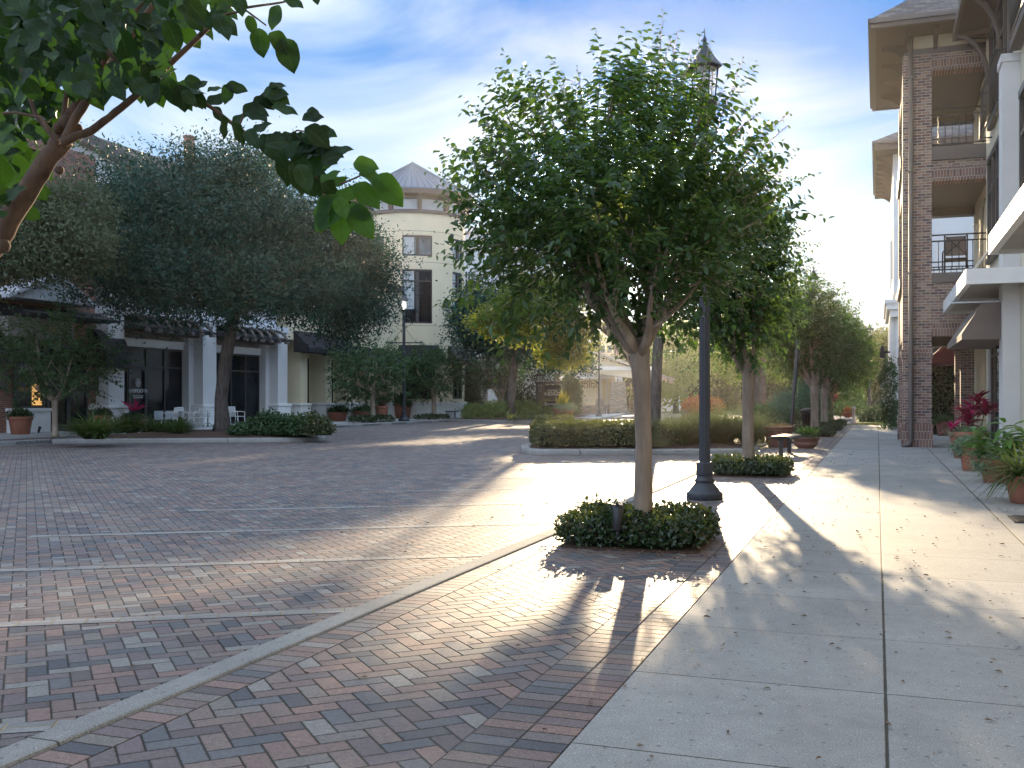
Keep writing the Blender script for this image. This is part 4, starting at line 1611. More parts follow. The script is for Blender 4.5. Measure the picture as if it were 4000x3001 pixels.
# pale pilasters
for (s0, s1, t0, z1) in ((22.5, 23.15, 2.35, 8.0), (17.2, 17.85, 2.35, 8.0)):
    mb = MB()
    mb.box(t0, WT - .003, s0, s1, 0, z1)
    mb.box(t0 - .03, WT - .003, s0 - .03, s1 + .03, z1 + .003, z1 + .16)
    mb.build('pilaster', M['stucco_grey'], bld)
# storefront below the awning
mb = MB()
mb.box(WT - .06, WT - .004, 23.6, 24.6, 0, 3.1)
mb.box(WT - .06, WT - .004, 27.6, 28.2, 0, 3.1)
mb.box(WT - .09, WT - .064, 23.6, 28.2, 3.1, 3.4)
mb.build('storefront_trim', M['stucco_taupe'], bld)
mb = MB()
mb.box(WT - .03, WT - .005, 24.63, 27.57, .1, 3.05)
win = mb.build('shop_window', M['glass'], bld)
mb = MB()
for s_ in (24.63, 25.6, 26.6, 27.5):
    mb.box(WT - .05, WT - .032, s_, s_ + .06, .1, 3.05)
mb.box(WT - .052, WT - .034, 24.63, 27.57, 2.3, 2.36)
mb.build('frame', M['bronze'], win)
# a low black rail / hose box near the wall base
mb = MB()
mb.box(2.3, 2.6, 21.3, 22.3, .42, .5)
mb.box(2.33, 2.38, 21.35, 21.4, 0, .42)
mb.box(2.33, 2.38, 22.2, 22.25, 0, .42)
bb = mb.build('iron_stand', M['black_metal'])
tag(bb, 'small black iron stand against the grey pilaster behind the pots', 'stand')
# upper windows
for (s0, s1, z0, z1, nv) in ((24.2, 28.0, 4.75, 7.1, 4), (24.6, 27.6, 8.0, 10.1, 3), (17.9, 21.9, 4.75, 7.1, 4)):
    mb = MB()
    mb.box(WT - .02, WT - .004, s0, s1, z0, z1)
    w_ = mb.build('window', M['glass'], bld)
    mb = MB()
    for i in range(nv + 1):
        y = s0 + (s1 - s0) * i / nv
        mb.box(WT - .09, WT - .022, y - .05, y + .05, z0, z1)
    mb.box(WT - .10, WT - .022, s0 - .1, s1 + .1, z1, z1 + .14)
    mb.box(WT - .13, WT - .022, s0 - .1, s1 + .1, z0 - .12, z0)
    mb.box(WT - .07, WT - .024, s0, s1, z0 + (z1 - z0) * .68, z0 + (z1 - z0) * .68 + .07)
    mb.build('frame', M['bronze'], w_)
# French balcony rail on the third floor
mb = MB()
for zz in (7.75, 8.85):
    mb.tube([(2.42, 24.4, zz), (2.42, 27.8, zz)], .025, 6)
    for y in (24.4, 27.8):
        mb.tube([(2.42, y, zz), (WT, y, zz)], .02, 6)
for i in range(15):
    y = 24.4 + 3.4 * i / 14
    mb.tube([(2.42, y, 7.75), (2.42, y, 8.85)], .01, 4)
mb.build('railing', M['black_metal'], bld)
# near balcony at the top right
mb = MB()
mb.box(2.46, WT - .003, 15, 22.4, 8.17, 8.35)
mb.build('balcony_slab', M['dark_wood'], bld)
mb = MB()
for zz in (8.45, 9.45):
    mb.tube([(2.48, 15, zz), (2.48, 22.35, zz)], .025, 6)
    mb.tube([(2.48, 22.35, zz), (WT, 22.35, zz)], .025, 6)
for i in range(56):
    y = 15 + 7.35 * i / 55
    mb.tube([(2.48, y, 8.35), (2.48, y, 9.45)], .012, 4)
for i in range(3):
    x_ = 2.48 + .19 * i / 2
    mb.tube([(x_, 22.35, 8.35), (x_, 22.35, 9.45)], .012, 4)
mb.build('railing', M['black_metal'], bld)

# flat canopies over the shops
for (s0, s1, nm) in ((8.5, 17.4, 3), (21.7, 25.6, 3), (26.0, 29.0, 1)):
    mb = MB()
    t0, z0 = 1.62, 3.52
    mb.box(t0, WT - .004, s0, s0 + .1, z0, z0 + .3)
    mb.box(t0, WT - .004, s1 - .1, s1, z0, z0 + .3)
    mb.box(t0, t0 + .1, s0 + .1, s1 - .1, z0, z0 + .3)
    mb.box(t0 + .1, WT - .004, s0 + .1, s1 - .1, z0 + .16, z0 + .22)
    cn = mb.build('canopy', M['white_paint'], bld)
    mb = MB()
    k = int((s1 - s0) / .16)
    for i in range(k):
        y = s0 + .12 + (s1 - s0 - .28) * i / max(1, k - 1)
        mb.box(t0 + .12, WT - .02, y, y + .05, z0 + .06, z0 + .157)
    mb.build('slats', M['pale_metal'], cn)
    for i in range(nm):
        y = s0 + .5 + (s1 - s0 - 1) * i / max(1, nm - 1)
        mb = MB()
        mb.tube([(t0 + .15, y, z0 + .3), (WT, y, z0 + 1.5)], .022, 6)
        mb.build('tie_rod', M['pale_metal'], cn)
# taupe awning, sloped with closed ends
mb = MB()
t0 = 1.62
mb.ext([(t0, 22.7, 2.5), (t0, 22.7, 2.62), (t0 + .38, 22.7, 3.24), (WT - .1, 22.7, 3.24), (WT - .1, 22.7, 2.5)], (0, 4.6, 0))
mb.build('awning', M['canvas_taupe'], bld)

# ---- brick loggia tower standing forward over the pavement
T0, T1 = .64, 1.36
S0, S1 = 29.3, 35.4


def pier(s0, s1):
    mb = MB()
    mb.box(T0, T1, s0, s1, .62, 10.45, 0)
    mb.box(T0 - .03, T1 + .03, s0 - .03, s1 + .03, 0, .5, 1)
    mb.box(T0 - .05, T1 + .05, s0 - .05, s1 + .05, .5, .62, 1)
    mb.box(T0 - .035, T1 + .035, s0 - .035, s1 + .035, 2.45, 2.6, 1)
    mb.box(T0 - .02, T1 + .02, s0 - .02, s1 + .02, 2.36, 2.45, 0)
    return mb.build('pier', [M['brick'], M['brick_sold']], bld)


pier(S0, S0 + .72)
pier(S1 - .72, S1)
# spandrel beams on the near, front and far faces
for (z0, z1) in ((2.95, 4.36), (7.05, 7.6), (9.98, 10.45)):
    lo = z0 + .34
    for q_, (a, b, c, d) in enumerate(((T1 + .004, WT + .19, S0 + .02, S0 + .5), (T1 + .004, WT + .19, S1 - .5, S1 - .02), (T0 + .03, T0 + .48, S0 + .724, S1 - .724))):
        mb = MB()
        mb.box(a, b, c, d, lo, z1, 0)
        mb.box(a, b, c, d, z0, lo, 1)
        mb.build('beam', [M['soffit'], M['soffit']] if q_ == 1 else [M['brick'], M['brick_sold']], bld)
# concrete ledges, soffits
for (z0, z1) in ((4.363, 4.62), (7.603, 7.95)):
    mb = MB()
    mb.box(T1 + .006, WT + .2, S0 - .06, S1 + .06, z0, z1)
    mb.box(T0 - .06, T1 - .0, S0 + .76, S1 - .76, z0, z1)
    mb.build('balcony_ledge', M['taupe_trim'], bld)
for z in (3.9, 7.3, 10.2):
    mb = MB()
    mb.box(T0 + .5, WT + .19, S0 + .51, S1 - .51, z, z + .06)
    mb.build('balcony_ceiling', M['soffit'], bld)
# balcony back wall, lit by the low sun
mb = MB()
mb.box(WT + .2, 9, S0 - .02, S1, 0, 10.9)
mb.build('back_wall', M['stucco_yellow'], bld)
for z in (4.62, 7.95):
    mb = MB()
    mb.box(WT + .15, WT + .197, 31.0, 32.0, z, z + 2.1)
    dr = mb.build('door', M['glass'], bld)
    mb = MB()
    for y in (30.92, 32.0):
        mb.box(WT + .1, WT + .198, y, y + .08, z, z + 2.18)
    mb.box(WT + .1, WT + .198, 30.92, 32.08, z + 2.1, z + 2.2)
    mb.build('frame', M['stucco_cream'], dr)
    mb = MB()
    mb.lathe([(.02, 0), (.04, .02), (.06, .16), (.09, .17), (.02, .25)], 8, (WT + .06, 33.0, z + 1.6))
    mb.box(WT + .02, WT + .2, 32.98, 33.02, z + 1.76, z + 1.79)
    mb.build('wall_lantern', M['blind'], bld)
# railings
for z in (4.62, 7.95):
    for (face, n) in (('near', 9), ('far', 9), ('front', 24)):
        mb = MB()
        if face == 'front':
            a, b = Vector((T0 + .2, S0 + .72, 0)), Vector((T0 + .2, S1 - .72, 0))
        else:
            s_ = S0 + .15 if face == 'near' else S1 - .15
            a, b = Vector((T1, s_, 0)), Vector((WT + .2, s_, 0))
        for zz in (z + .1, z + .86, z + 1.02):
            mb.tube([a + Vector((0, 0, zz)), b + Vector((0, 0, zz))], .022, 6)
        for i in range(n + 1):
            q = a.lerp(b, i / n)
            mb.tube([q + Vector((0, 0, z + .1)), q + Vector((0, 0, z + .86))], .013, 5)
        mb.build('railing', M['black_metal'], bld)
# frieze and hip roof with deep eaves
mb = MB()
mb.box(T0 + .05, WT + .2, S0 + .05, S1 - .05, 10.453, 10.62, 0)
mb.box(T0 + .1, WT + .2, S0 + .1, S1 - .1, 10.623, 10.96, 1)
mb.build('frieze', [M['taupe_trim'], M['stucco_yellow']], bld)
mb = MB()
E0, E1, ES0, ES1 = -.14, 4.6, 28.25, 36.4
mb.box(E0, E1, ES0, ES1, 10.963, 11.0, 0)
mb.box(E0 - .02, E1, ES0 - .02, ES0 + .1, 10.93, 11.14, 1)
mb.box(E0 - .02, E1, ES1 - .1, ES1 + .02, 10.93, 11.14, 1)
mb.box(E0 - .02, E0 + .1, ES0 + .1, ES1 - .1, 10.93, 11.14, 1)
mb.box(E0 - .09, E1, ES0 - .09, ES0 - .022, 11.04, 11.16, 1)
mb.box(E0 - .09, E0 - .022, ES0 - .09, ES1 + .09, 11.04, 11.16, 1)
eave = mb.build('eave', [M['soffit'], M['taupe_trim']], bld)
mb = MB()
ap0, ap1 = (2.4, 31.2, 13.6), (4.6, 33, 13.9)
c4 = [(E0 - .06, ES0 - .06, 11.14), (E1, ES0 - .06, 11.14), (E1, ES1 + .06, 11.14), (E0 - .06, ES1 + .06, 11.14)]
mb.add(c4 + [(2.3, 31.4, 13.35), (E1, 31.4, 13.35), (E1, 33.2, 13.35), (2.3, 33.2, 13.35)], [(0, 1, 5, 4), (1, 2, 6, 5), (2, 3, 7, 6), (3, 0, 4, 7), (4, 5, 6, 7), (3, 2, 1, 0)])
mb.build('roof', M['shingle'], bld)


def bracket(p0, out, w=.1, ln=.62, h=.34):
    """curved timber eave bracket: p0 at wall under the soffit, pointing along out"""
    o = Vector(out).normalized()
    sd = Vector((-o.y, o.x, 0)) * w
    p = Vector(p0) - sd * .5
    pts = [p, p + o * ln, p + o * ln + Vector((0, 0, -.08))]
    for u in (.8, .6, .4, .25, .12):
        pts.append(p + o * ln * u + Vector((0, 0, -.08 - h * (1 - u) ** 1.3 * (.75 + .25 * math.sin(u * 9)))))
    pts.append(p + Vector((0, 0, -h - .08)))
    mb = MB()
    mb.ext([tuple(q) for q in pts], tuple(sd))
    return mb.build('eave_bracket', M['soffit'], bld)


for y in (30.0, 31.6, 33.2, 34.8):
    bracket((T0 + .09, y, 10.955), (-1, 0, 0))
for x_ in (.72, 1.45, 2.3):
    bracket((x_, S0 + .09, 10.955), (0, -1, 0), ln=.8)
# main eave over the street wall, on long curved braces
mb = MB()
mb.box(1.92, 6, -6, 28.8, 10.603, 10.66, 0)
mb.box(1.84, 1.918, -6, 28.88, 10.56, 10.82, 1)
mb.box(1.84, 6, 28.803, 28.88, 10.56, 10.82, 1)
mb.build('eave', [M['soffit'], M['taupe_trim']], bld)
mb = MB()
mb.add([(1.84, -6, 10.823), (1.84, 28.2, 10.823), (5.0, 25, 13.2), (5.0, -6, 13.2), (9, -6, 10.823), (9, 28.2, 10.823)], [(0, 1, 2, 3), (1, 5, 2), (2, 5, 4, 3), (0, 4, 5, 1), (0, 3, 4)])
mb.build('roof', M['shingle'], bld)
for y in (28.3, 25.6, 22.9):
    mb = MB()
    pts = [(WT - .03, y, 9.2)] + [(WT - .03 - .78 * (1 - math.cos(u * 1.57)), y, 9.2 + 1.32 * math.sin(u * 1.57)) for u in (.2, .4, .6, .8, 1.0)]
    mb.tube(pts, .07, 6)
    mb.box(1.96, WT, y - .07, y + .07, 10.48, 10.6)
    mb.build('eave_brace', M['soffit'], bld)
# downpipes
mb = MB()
mb.tube([(T0 + .2, S0 - .09, 10.9), (T0 + .2, S0 - .09, .25), (T0 + .19, S0 - .09, .14), (T0 + .14, S0 - .1, .06), (T0 + .0, S0 - .12, .04)], [.062] * 5, 10)
for z in (2.2, 4.6, 7.3, 9.8):
    mb.box(T0 + .12, T0 + .28, S0 - .16, S0 - .002, z, z + .05)
mb.build('downpipe', M['taupe_trim'], bld)
mb = MB()
mb.tube([(WT - .09, 23.35, 10.5), (WT - .09, 23.35, .1)], .055, 10)
mb.build('downpipe', M['dark_wood'], bld)
# dark wall and brick piers seen under the loggia, red awning
for y in (31.2, 33.4):
    mb = MB()
    mb.box(2.2, 2.55, y, y + .35, 0, 2.9)
    mb.build('door_pier', M['brick'], bld)
mb = MB()
mb.ext([(1.6, 36.5, 2.45), (1.6, 36.5, 2.6), (2.3, 36.5, 3.3), (2.8, 36.5, 3.3), (2.8, 36.5, 2.45)], (0, 3.5, 0))
mb.build('awning', M['canvas_red'], bld)
mb = MB()
mb.box(1.75, 3.0, 40.2, 40.6, 0, 3.4)
mb.build('side_wall', M['dark_wood'], bld)

# dark climbing plant filling the wall beyond the pier
r_ = thing('climbing_plant', 'dark evergreen climber filling the shaded wall behind the brick pier', 'climber', (2.2, 39.8, 0))
V, F = hedge_np([(1.45, 39.5), (2.75, 39.5), (2.75, 40.1), (1.45, 40.1)], .3, 2.6, 3200, .11, .06, .9)
np_mesh('foliage', V, F, M['lf_cover'], r_)
mb = MB()
for k in range(7):
    x_ = 1.55 + .17 * k
    mb.tube(curve_pts((x_, 39.8, 0), (x_ + random.uniform(-.2, .2), 39.75, 2.4), (0, 0, 0), 5, .05), .018, 5)
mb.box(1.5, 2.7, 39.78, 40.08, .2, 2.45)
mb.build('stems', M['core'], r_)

# patio chairs on the second floor balcony
def patio_chair(label, loc, rz):
    root = thing('patio_chair', label, 'chair', loc, rz, 'balcony chairs')
    mb = MB()
    mb.box(-.27, .27, -.26, .26, .40, .45)
    mb.build('seat', M['canvas_taupe'], root, world=False, bevel=.02)
    mb = MB()
    mb.box(-.25, .25, .25, .29, .5, 1.02)
    mb.build('backrest', M['canvas_taupe'], root, world=False, bevel=.02)
    mb = MB()
    for s_ in (-1, 1):
        mb.tube([(s_ * .28, .30, 0), (s_ * .28, .30, 1.06)], .018, 6)
        mb.tube([(s_ * .28, .30, .66), (s_ * .3, -.26, .66), (s_ * .3, -.26, 0)], .018, 6)
    mb.tube([(-.28, .30, 1.06), (.28, .30, 1.06)], .018, 6)
    mb.tube([(-.28, .31, .5), (.28, .31, 1.04)], .013, 6)
    mb.tube([(.28, .31, .5), (-.28, .31, 1.04)], .013, 6)
    mb.tube([(-.28, .30, .42), (.28, .30, .42)], .018, 6)
    mb.build('frame', M['black_metal'], root, world=False)
    return root


patio_chair('patio chair with crossed back bars on the second floor balcony', (1.98, 30.1, 4.625), R(180))

# ---- pale building farther along the pavement
far = thing('stone_building', 'pale stone and stucco building beyond the brick apartment tower', 'building', (3, 49, 0))
mb = MB()
mb.box(.62, 9, 45.4, 54.2, 5.7, 11.45, 0)
mb.box(.72, 9, 45.6, 54.0, 0, 5.7, 1)
mb.build('wall', [M['siding'], M['white_stone']], far)
mb = MB()
mb.box(.28, 8.9, 45.2, 54.5, 5.25, 5.4)
mb.box(.36, 8.9, 45.25, 54.4, 5.0, 5.248)
mb.box(.5, 8.9, 45.35, 54.3, 4.7, 4.998)
mb.build('cornice', M['white_stone'], far)
mb = MB()
for s_ in (45.7, 48.6, 51.4, 53.2):
    mb.box(.5, .718, s_, s_ + .6, .6, 4.698)
    mb.box(.42, .718, s_ - .08, s_ + .68, 0, .6)
mb.build('pilasters', M['white_stone'], far)
mb = MB()
mb.box(-.12, 8, 44.4, 55.4, 11.453, 11.69, 0)
mb.box(-.2, 8, 44.3, 55.5, 11.69, 11.81, 1)
mb.add([(-.16, 44.34, 11.81), (8, 44.34, 11.81), (8, 55.46, 11.81), (-.16, 55.46, 11.81), (3.5, 49, 14.1), (8, 49, 14.1), (8, 51, 14.1), (3.5, 51, 14.1)],
       [(0, 1, 5, 4), (1, 2, 6, 5), (2, 3, 7, 6), (3, 0, 4, 7), (4, 5, 6, 7)], 2)
mb.build('roof', [M['soffit'], M['taupe_trim'], M['shingle']], far)
for k in range(10):
    y = 45.6 + k * .95
    mb = MB()
    mb.ext([(.6, y, 11.45), (-.05, y, 11.45), (-.05, y, 11.35), (.2, y, 11.3), (.4, y, 11.17), (.6, y, 11.0)], (0, .1, 0))
    mb.build('eave_bracket', M['soffit'], far)
mb = MB()
mb.box(.58, .615, 46.6, 48.2, 6.4, 8.6)
mb.box(.58, .615, 50.6, 52.2, 6.4, 8.6)
mb.build('window', M['glass'], far)
mb = MB()
mb.box(.1, .36, 45.65, 45.9, 3.0, 3.1)
mb.ext([(.08, 45.6, 3.05), (.3, 45.6, 3.05), (.26, 45.6, 3.5), (.14, 45.6, 3.5)], (0, .25, 0))
mb.box(.25, .5, 45.7, 45.8, 3.2, 3.28)
mb.build('wall_lantern', M['black_metal'], far)
# white flowered climber on its corner
p = D3(3490, 1600, 42)
r_ = thing('climbing_jasmine', 'white flowering climber on the pale stone corner past the pier', 'climber', (.45, 44.8, 0))
V, F = crown_clumps([(.48, 44.8, 1.6, .3, .3, 1.3), (.5, 44.8, .7, .28, .28, .7)], 110, 40, .1, .09, .05)
np_mesh('foliage', V, F, M['lf_small'], r_)
V, F = crown_clumps([(.46, 44.75, 1.5, .34, .34, 1.25)], 60, 9, .07, .05, .04)
np_mesh('flowers', V, F, M['petal'], r_)['kind'] = 'stuff'

# ---------------------------------------------------------------- shops across the street
LT = -29.0   # face of the pilasters
LG = -29.95  # glass line
PIL = [(33.2, 34.1), (39.3, 40.3), (45.5, 46.4)]
row = thing('shop_row', 'grey stucco shop row with white pilaster bases behind the oak', 'building', (-30, 40, 0))
mb = MB()
mb.box(-40, LG - .02, 33.2, 46.4, 0, 7.8)
mb.build('wall', M['stucco_taupe'], row)


def pilaster(par, s0, s1, z1, mat, z0=1.0):
    mb = MB()
    mb.box(LG - .02, LT, s0, s1, z0, z1)
    p_ = mb.build('pilaster', mat, par)
    mb = MB()
    mb.box(LG - .01, LT + .13, s0 - .13, s1 + .13, .04, z0 - .1)
    mb.box(LG - .01, LT + .17, s0 - .17, s1 + .17, .04, .2)
    mb.box(LG - .01, LT + .18, s0 - .18, s1 + .18, z0 - .097, z0 + .03)
    mb.build('base', M['white_stone'], p_, bevel=.02)


for s0, s1 in PIL:
    pilaster(row, s0, s1, 5.0, M['stucco_grey'])
mb = MB()
mb.box(LG, LT - .1, 34.1, 45.5, 5.0, 7.8)
mb.box(LG, LT + .05, 33.1, 46.45, 4.72, 5.0)
mb.build('parapet', M['siding'], row)
mb = MB()
mb.box(LG, LT - .2, 34.1, 45.5, 4.05, 4.15)
mb.build('soffit', M['dark_wood'], row)


def storefront(par, s0, s1, z0, z1, door=None, nv=4, tz=2.67):
    mb = MB()
    mb.box(LG - .015, LG + .01, s0, s1, z0, z1)
    w_ = mb.build('shop_window', M['glass'], par)
    mb = MB()
    for i in range(nv + 1):
        y = s0 + (s1 - s0) * i / nv
        mb.box(LG + .012, LG + .07, y - .035, y + .035, z0, z1)
    mb.box(LG + .014, LG + .066, s0, s1, z1 - .07, z1)
    mb.box(LG + .014, LG + .064, s0, s1, z0, z0 + .1)
    mb.box(LG + .014, LG + .062, s0, s1, tz - .04, tz + .04)
    mb.build('frame', M['bronze'], w_)
    if door is not None:
        a = s0 + (s1 - s0) * door / nv
        b = s0 + (s1 - s0) * (door + 1) / nv
        mb = MB()
        mb.box(LG + .03, LG + .10, a + .04, a + .16, z0, tz - .05)
        mb.box(LG + .03, LG + .10, b - .16, b - .04, z0, tz - .05)
        mb.box(LG + .032, LG + .098, a + .16, b - .16, tz - .17, tz - .05)
        mb.box(LG + .032, LG + .098, a + .16, b - .16, z0, z0 + .2)
        d_ = mb.build('door', M['bronze'], par)
        mb = MB()
        mb.tube([(LG + .15, b - .2, 1.0), (LG + .16, b - .2, 1.05), (LG + .16, b - .2, 1.4), (LG + .15, b - .2, 1.45)], .016, 6)
        mb.build('handle', M['black_metal'], d_)
    return w_


for k, (a, b) in enumerate(((34.1, 39.3), (40.3, 45.5))):
    wz = storefront(row, a + .05, b - .35, .06, 3.5, 1 if k == 0 else 0)
    mb = MB()
    mb.box(LG - .018, LT - .5, b - .35, b, 0, 4.05)
    mb.build('jamb', M['stucco_grey'], row)
    mb = MB()
    mb.box(LG, LG + .16, a, b - .35, 3.52, 3.78)
    mb.box(LG, LG + .2, a, b - .35, 3.783, 3.86)
    mb.build('lintel', M['white_stone'], row)
    # dark slatted canopy with scroll brackets
    mb = MB()
    mb.ext([(LG + .02, a, 4.18), (LT + .75, a, 4.18), (LT + .75, a, 4.28), (LG + .02, a, 4.7)], (0, b - a, 0))
    mb.build('canopy', M['canvas_black'], row)
    n = 7
    for i in range(n):
        y = a + .45 + (b - a - .9) * i / (n - 1)
        mb = MB()
        pts = []
        for j in range(9):
            u = j / 8
            pts.append((LT - .05 + .85 * math.sin(u * 1.57), y, 4.75 - .55 * (1 - math.cos(u * 1.57))))
        mb.tube(pts, .075, 6)
        mb.box(LT + .72, LT + .9, y - .1, y + .1, 4.05, 4.2)
        mb.build('scroll_bracket', M['taupe_trim'], row)
# shop door lettering and emblem on the glass
GX = LG + .115
sc_ = 34.15 + (38.95 - 34.15) * 1.5 / 4
rotT = (R(90), 0, R(90))
text_mesh('lettering', 'LIVSMOOTH', .21, M['white_paint'], row, (GX, sc_, 1.62), rotT)
text_mesh('lettering', 'Painless, Permanent &\nGuaranteed For Life', .075, M['white_paint'], row, (GX, sc_, 1.38), rotT)
mb = MB()
for k in range(8):
    a = math.pi / 4 * k
    pts = []
    for j in range(13):
        th = 2 * math.pi * j / 12
        pts.append((GX, sc_ + .1 * math.cos(a) + .065 * math.cos(th), 1.98 + .1 * math.sin(a) + .085 * math.sin(th)))
    mb.tube(pts, .008, 4)
mb.build('emblem', M['white_paint'], row)
sc2 = 40.35 + (45.1 - 40.35) * .5 / 4
text_mesh('lettering', 'CLEAN + SIMPLE', .075, M['white_paint'], row, (GX, sc2, 1.75), rotT)
mb = MB()
mb.box(GX - .01, GX, sc2 + .02, sc2 + .2, 1.15, 1.5)
mb.build('notice', M['white_paint'], row)
mb = MB()
mb.box(LG + .015, LG + .02, 37.1, 38.7, .35, .75)
mb.build('lit_display', M['blind'], row)

# ---- yellow shop wing between the shop row and the tower
yel = thing('yellow_shop_wing', 'pale yellow shop wing with black awnings beside the round tower', 'building', (-30, 52, 0))
mb = MB()
mb.box(-40, LG - .02, 46.4, 61.0, 0, 8.2)
mb.build('wall', M['stucco_yellow'], yel)
YP = [(47.7, 48.4), (50.3, 51.0), (53.0, 53.7), (55.6, 56.3), (58.2, 58.9)]
for s0, s1 in YP:
    pilaster(yel, s0, s1, 4.4, M['stucco_yellow'], 1.02)
mb = MB()
mb.box(LG, LT - .02, 46.42, 60.9, 4.4, 8.2)
mb.build('upper_wall', M['stucco_yellow'], yel)
edges = [46.4] + [e for p in YP for e in p]
for k in range(5):
    a = edges[2 * k]
    b = edges[2 * k + 1]
    storefront(yel, a + .3 if k else a + .15, b - .3, .3 if k not in (2,) else .06, 3.55, 0 if k == 2 else None, 2)
mb = MB()
mb.box(GX, GX + .01, 51.95, 52.15, 1.4, 2.1)
mb.box(GX, GX + .01, 51.6, 51.75, 1.35, 1.95)
mb.build('door_sticker', M['interior_red'], yel)
mb = MB()
mb.box(LT + .0, LT + .08, 53.3, 53.5, 1.35, 1.65)
mb.build('meter_box', M['pale_metal'], yel)
for (a, b, dz) in ((47.0, 49.7, 0), (49.9, 52.6, -.05), (52.9, 55.6, -.5), (56.0, 58.2, -.5)):
    mb = MB()
    z0 = 3.75 + dz
    mb.ext([(LT, a, z0), (LT + .95, a, z0), (LT + .95, a, z0 + .22), (LT, a, z0 + 1.15)], (0, b - a, 0))
    mb.build('awning', M['canvas_black'], yel)
mb = MB()
mb.box(-40, LT + .25, 46.42, 60.9, 8.203, 8.5)
mb.build('roof_edge', M['taupe_trim'], yel)

# ---- round tower with a metal cone roof
tc = D3(1612, 1600, 69.5)
TC = Vector((tc.x, tc.y, 0))
TR = 3.52
tow = thing('round_tower', 'round pale yellow corner tower with grey cone metal roof', 'building', TC)
face = math.atan2(-TC.y, -TC.x)      # direction towards the street/viewer


def arc_wall(mb, r, z0, z1, a0=0, a1=2 * math.pi, n=72, m=None, th=.0):
    """curved wall piece; th>0 makes it solid outwards from r-th to r"""
    full = abs(a1 - a0 - 2 * math.pi) < 1e-6
    k = max(2, int(n * (a1 - a0) / (2 * math.pi)))
    ang = [a0 + (a1 - a0) * i / k for i in range(k + 1)]
    ri = r - (th or .3)
    vs = []
    for a in ang:
        c_, s_ = math.cos(a), math.sin(a)
        vs += [(TC.x + r * c_, TC.y + r * s_, z0), (TC.x + r * c_, TC.y + r * s_, z1), (TC.x + ri * c_, TC.y + ri * s_, z1), (TC.x + ri * c_, TC.y + ri * s_, z0)]
    fs = []
    for i in range(k):
        for q in range(4):
            q2 = (q + 1) % 4
            fs.append((i * 4 + q, (i + 1) * 4 + q, (i + 1) * 4 + q2, i * 4 + q2))
    if not full:
        fs.append((0, 1, 2, 3))
        fs.append((k * 4 + 3, k * 4 + 2, k * 4 + 1, k * 4))
    mb.add(vs, fs, m)


def angx(x, r=TR):
    """angle on the tower face whose point shows at picture column x of the photo's survey"""
    best, ba = 1e9, 0
    for i in range(-90, 91):
        a = face + R(i)
        p = TC + Vector((math.cos(a) * r, math.sin(a) * r, 0))
        lat = p.x * CS + p.y * SN
        xx = 2000 + 4000 * lat / depth(p)
        if abs(xx - x) < best:
            best, ba = abs(xx - x), a
    return ba


wa0, wa1 = sorted((angx(1572), angx(1689)))
wb0, wb1 = sorted((angx(1768), angx(1806)))
wc0, wc1 = sorted((angx(1420), angx(1500)))
gaps = sorted([(wa0, wa1), (wb0, wb1), (wc0, wc1)])
mb = MB()
ZB = [(1.02, 1.25), (4.4, 6.15), (9.65, 10.5), (11.85, 13.35)]
for z0, z1 in ZB:
    arc_wall(mb, TR, z0, z1)
segs = []
a = gaps[0][0]
cur = gaps[0][1]
for g in gaps[1:]:
    segs.append((cur, g[0]))
    cur = g[1]
segs.append((cur, gaps[0][0] + 2 * math.pi))
for z0, z1 in ((1.25, 4.4), (6.15, 9.65), (10.5, 11.85)):
    for s_ in segs:
        arc_wall(mb, TR, z0, z1, s_[0], s_[1])
mb.build('wall', M['stucco_yellow'], tow)
mb = MB()
arc_wall(mb, TR + .13, .04, .95)
arc_wall(mb, TR + .2, .952, 1.08)
arc_wall(mb, TR + .18, .0, .2)
mb.build('base', M['white_stone'], tow)
mb = MB()
for z in (6.0, 10.1, 12.1):
    arc_wall(mb, TR + .004, z, z + .022, th=.02)
mb.build('reveal_joint', M['taupe_trim'], tow)
for (g0, g1) in gaps:
    for (z0, z1, nv, tz) in ((1.27, 4.38, 2, None), (6.17, 9.63, 2, 8.9), (10.52, 11.83, 2, None)):
        mb = MB()
        arc_wall(mb, TR - .12, z0, z1, g0, g1, th=.04)
        w_ = mb.build('window', M['glass'] if z0 < 5 else (M['glass_blue'] if z0 > 10 else M['glass']), tow)
        mb = MB()
        da = .05 / TR
        for u in (0, .5, 1):
            c_ = g0 + (g1 - g0) * u
            hw = da * (1.0 if u != .5 else 2.2)
            arc_wall(mb, TR - .03, z0, z1, max(g0, c_ - hw), min(g1, c_ + hw), th=.085)
        arc_wall(mb, TR - .034, z0, z0 + .09, g0, g1, th=.08)
        arc_wall(mb, TR - .034, z1 - .09, z1, g0, g1, th=.08)
        if tz:
            arc_wall(mb, TR - .038, tz - .04, tz + .04, g0, g1, th=.076)
        mb.build('frame', M['bronze'], w_)
        if z0 > 5:
            mb = MB()
            gm = (g0 + g1) / 2
            arc_wall(mb, TR - .108, z0 + (.9 if z0 < 8 else .1), z1 - .1, g0 + .02, gm - .06, th=.01)
            mb.build('blind', M['blind'], w_)
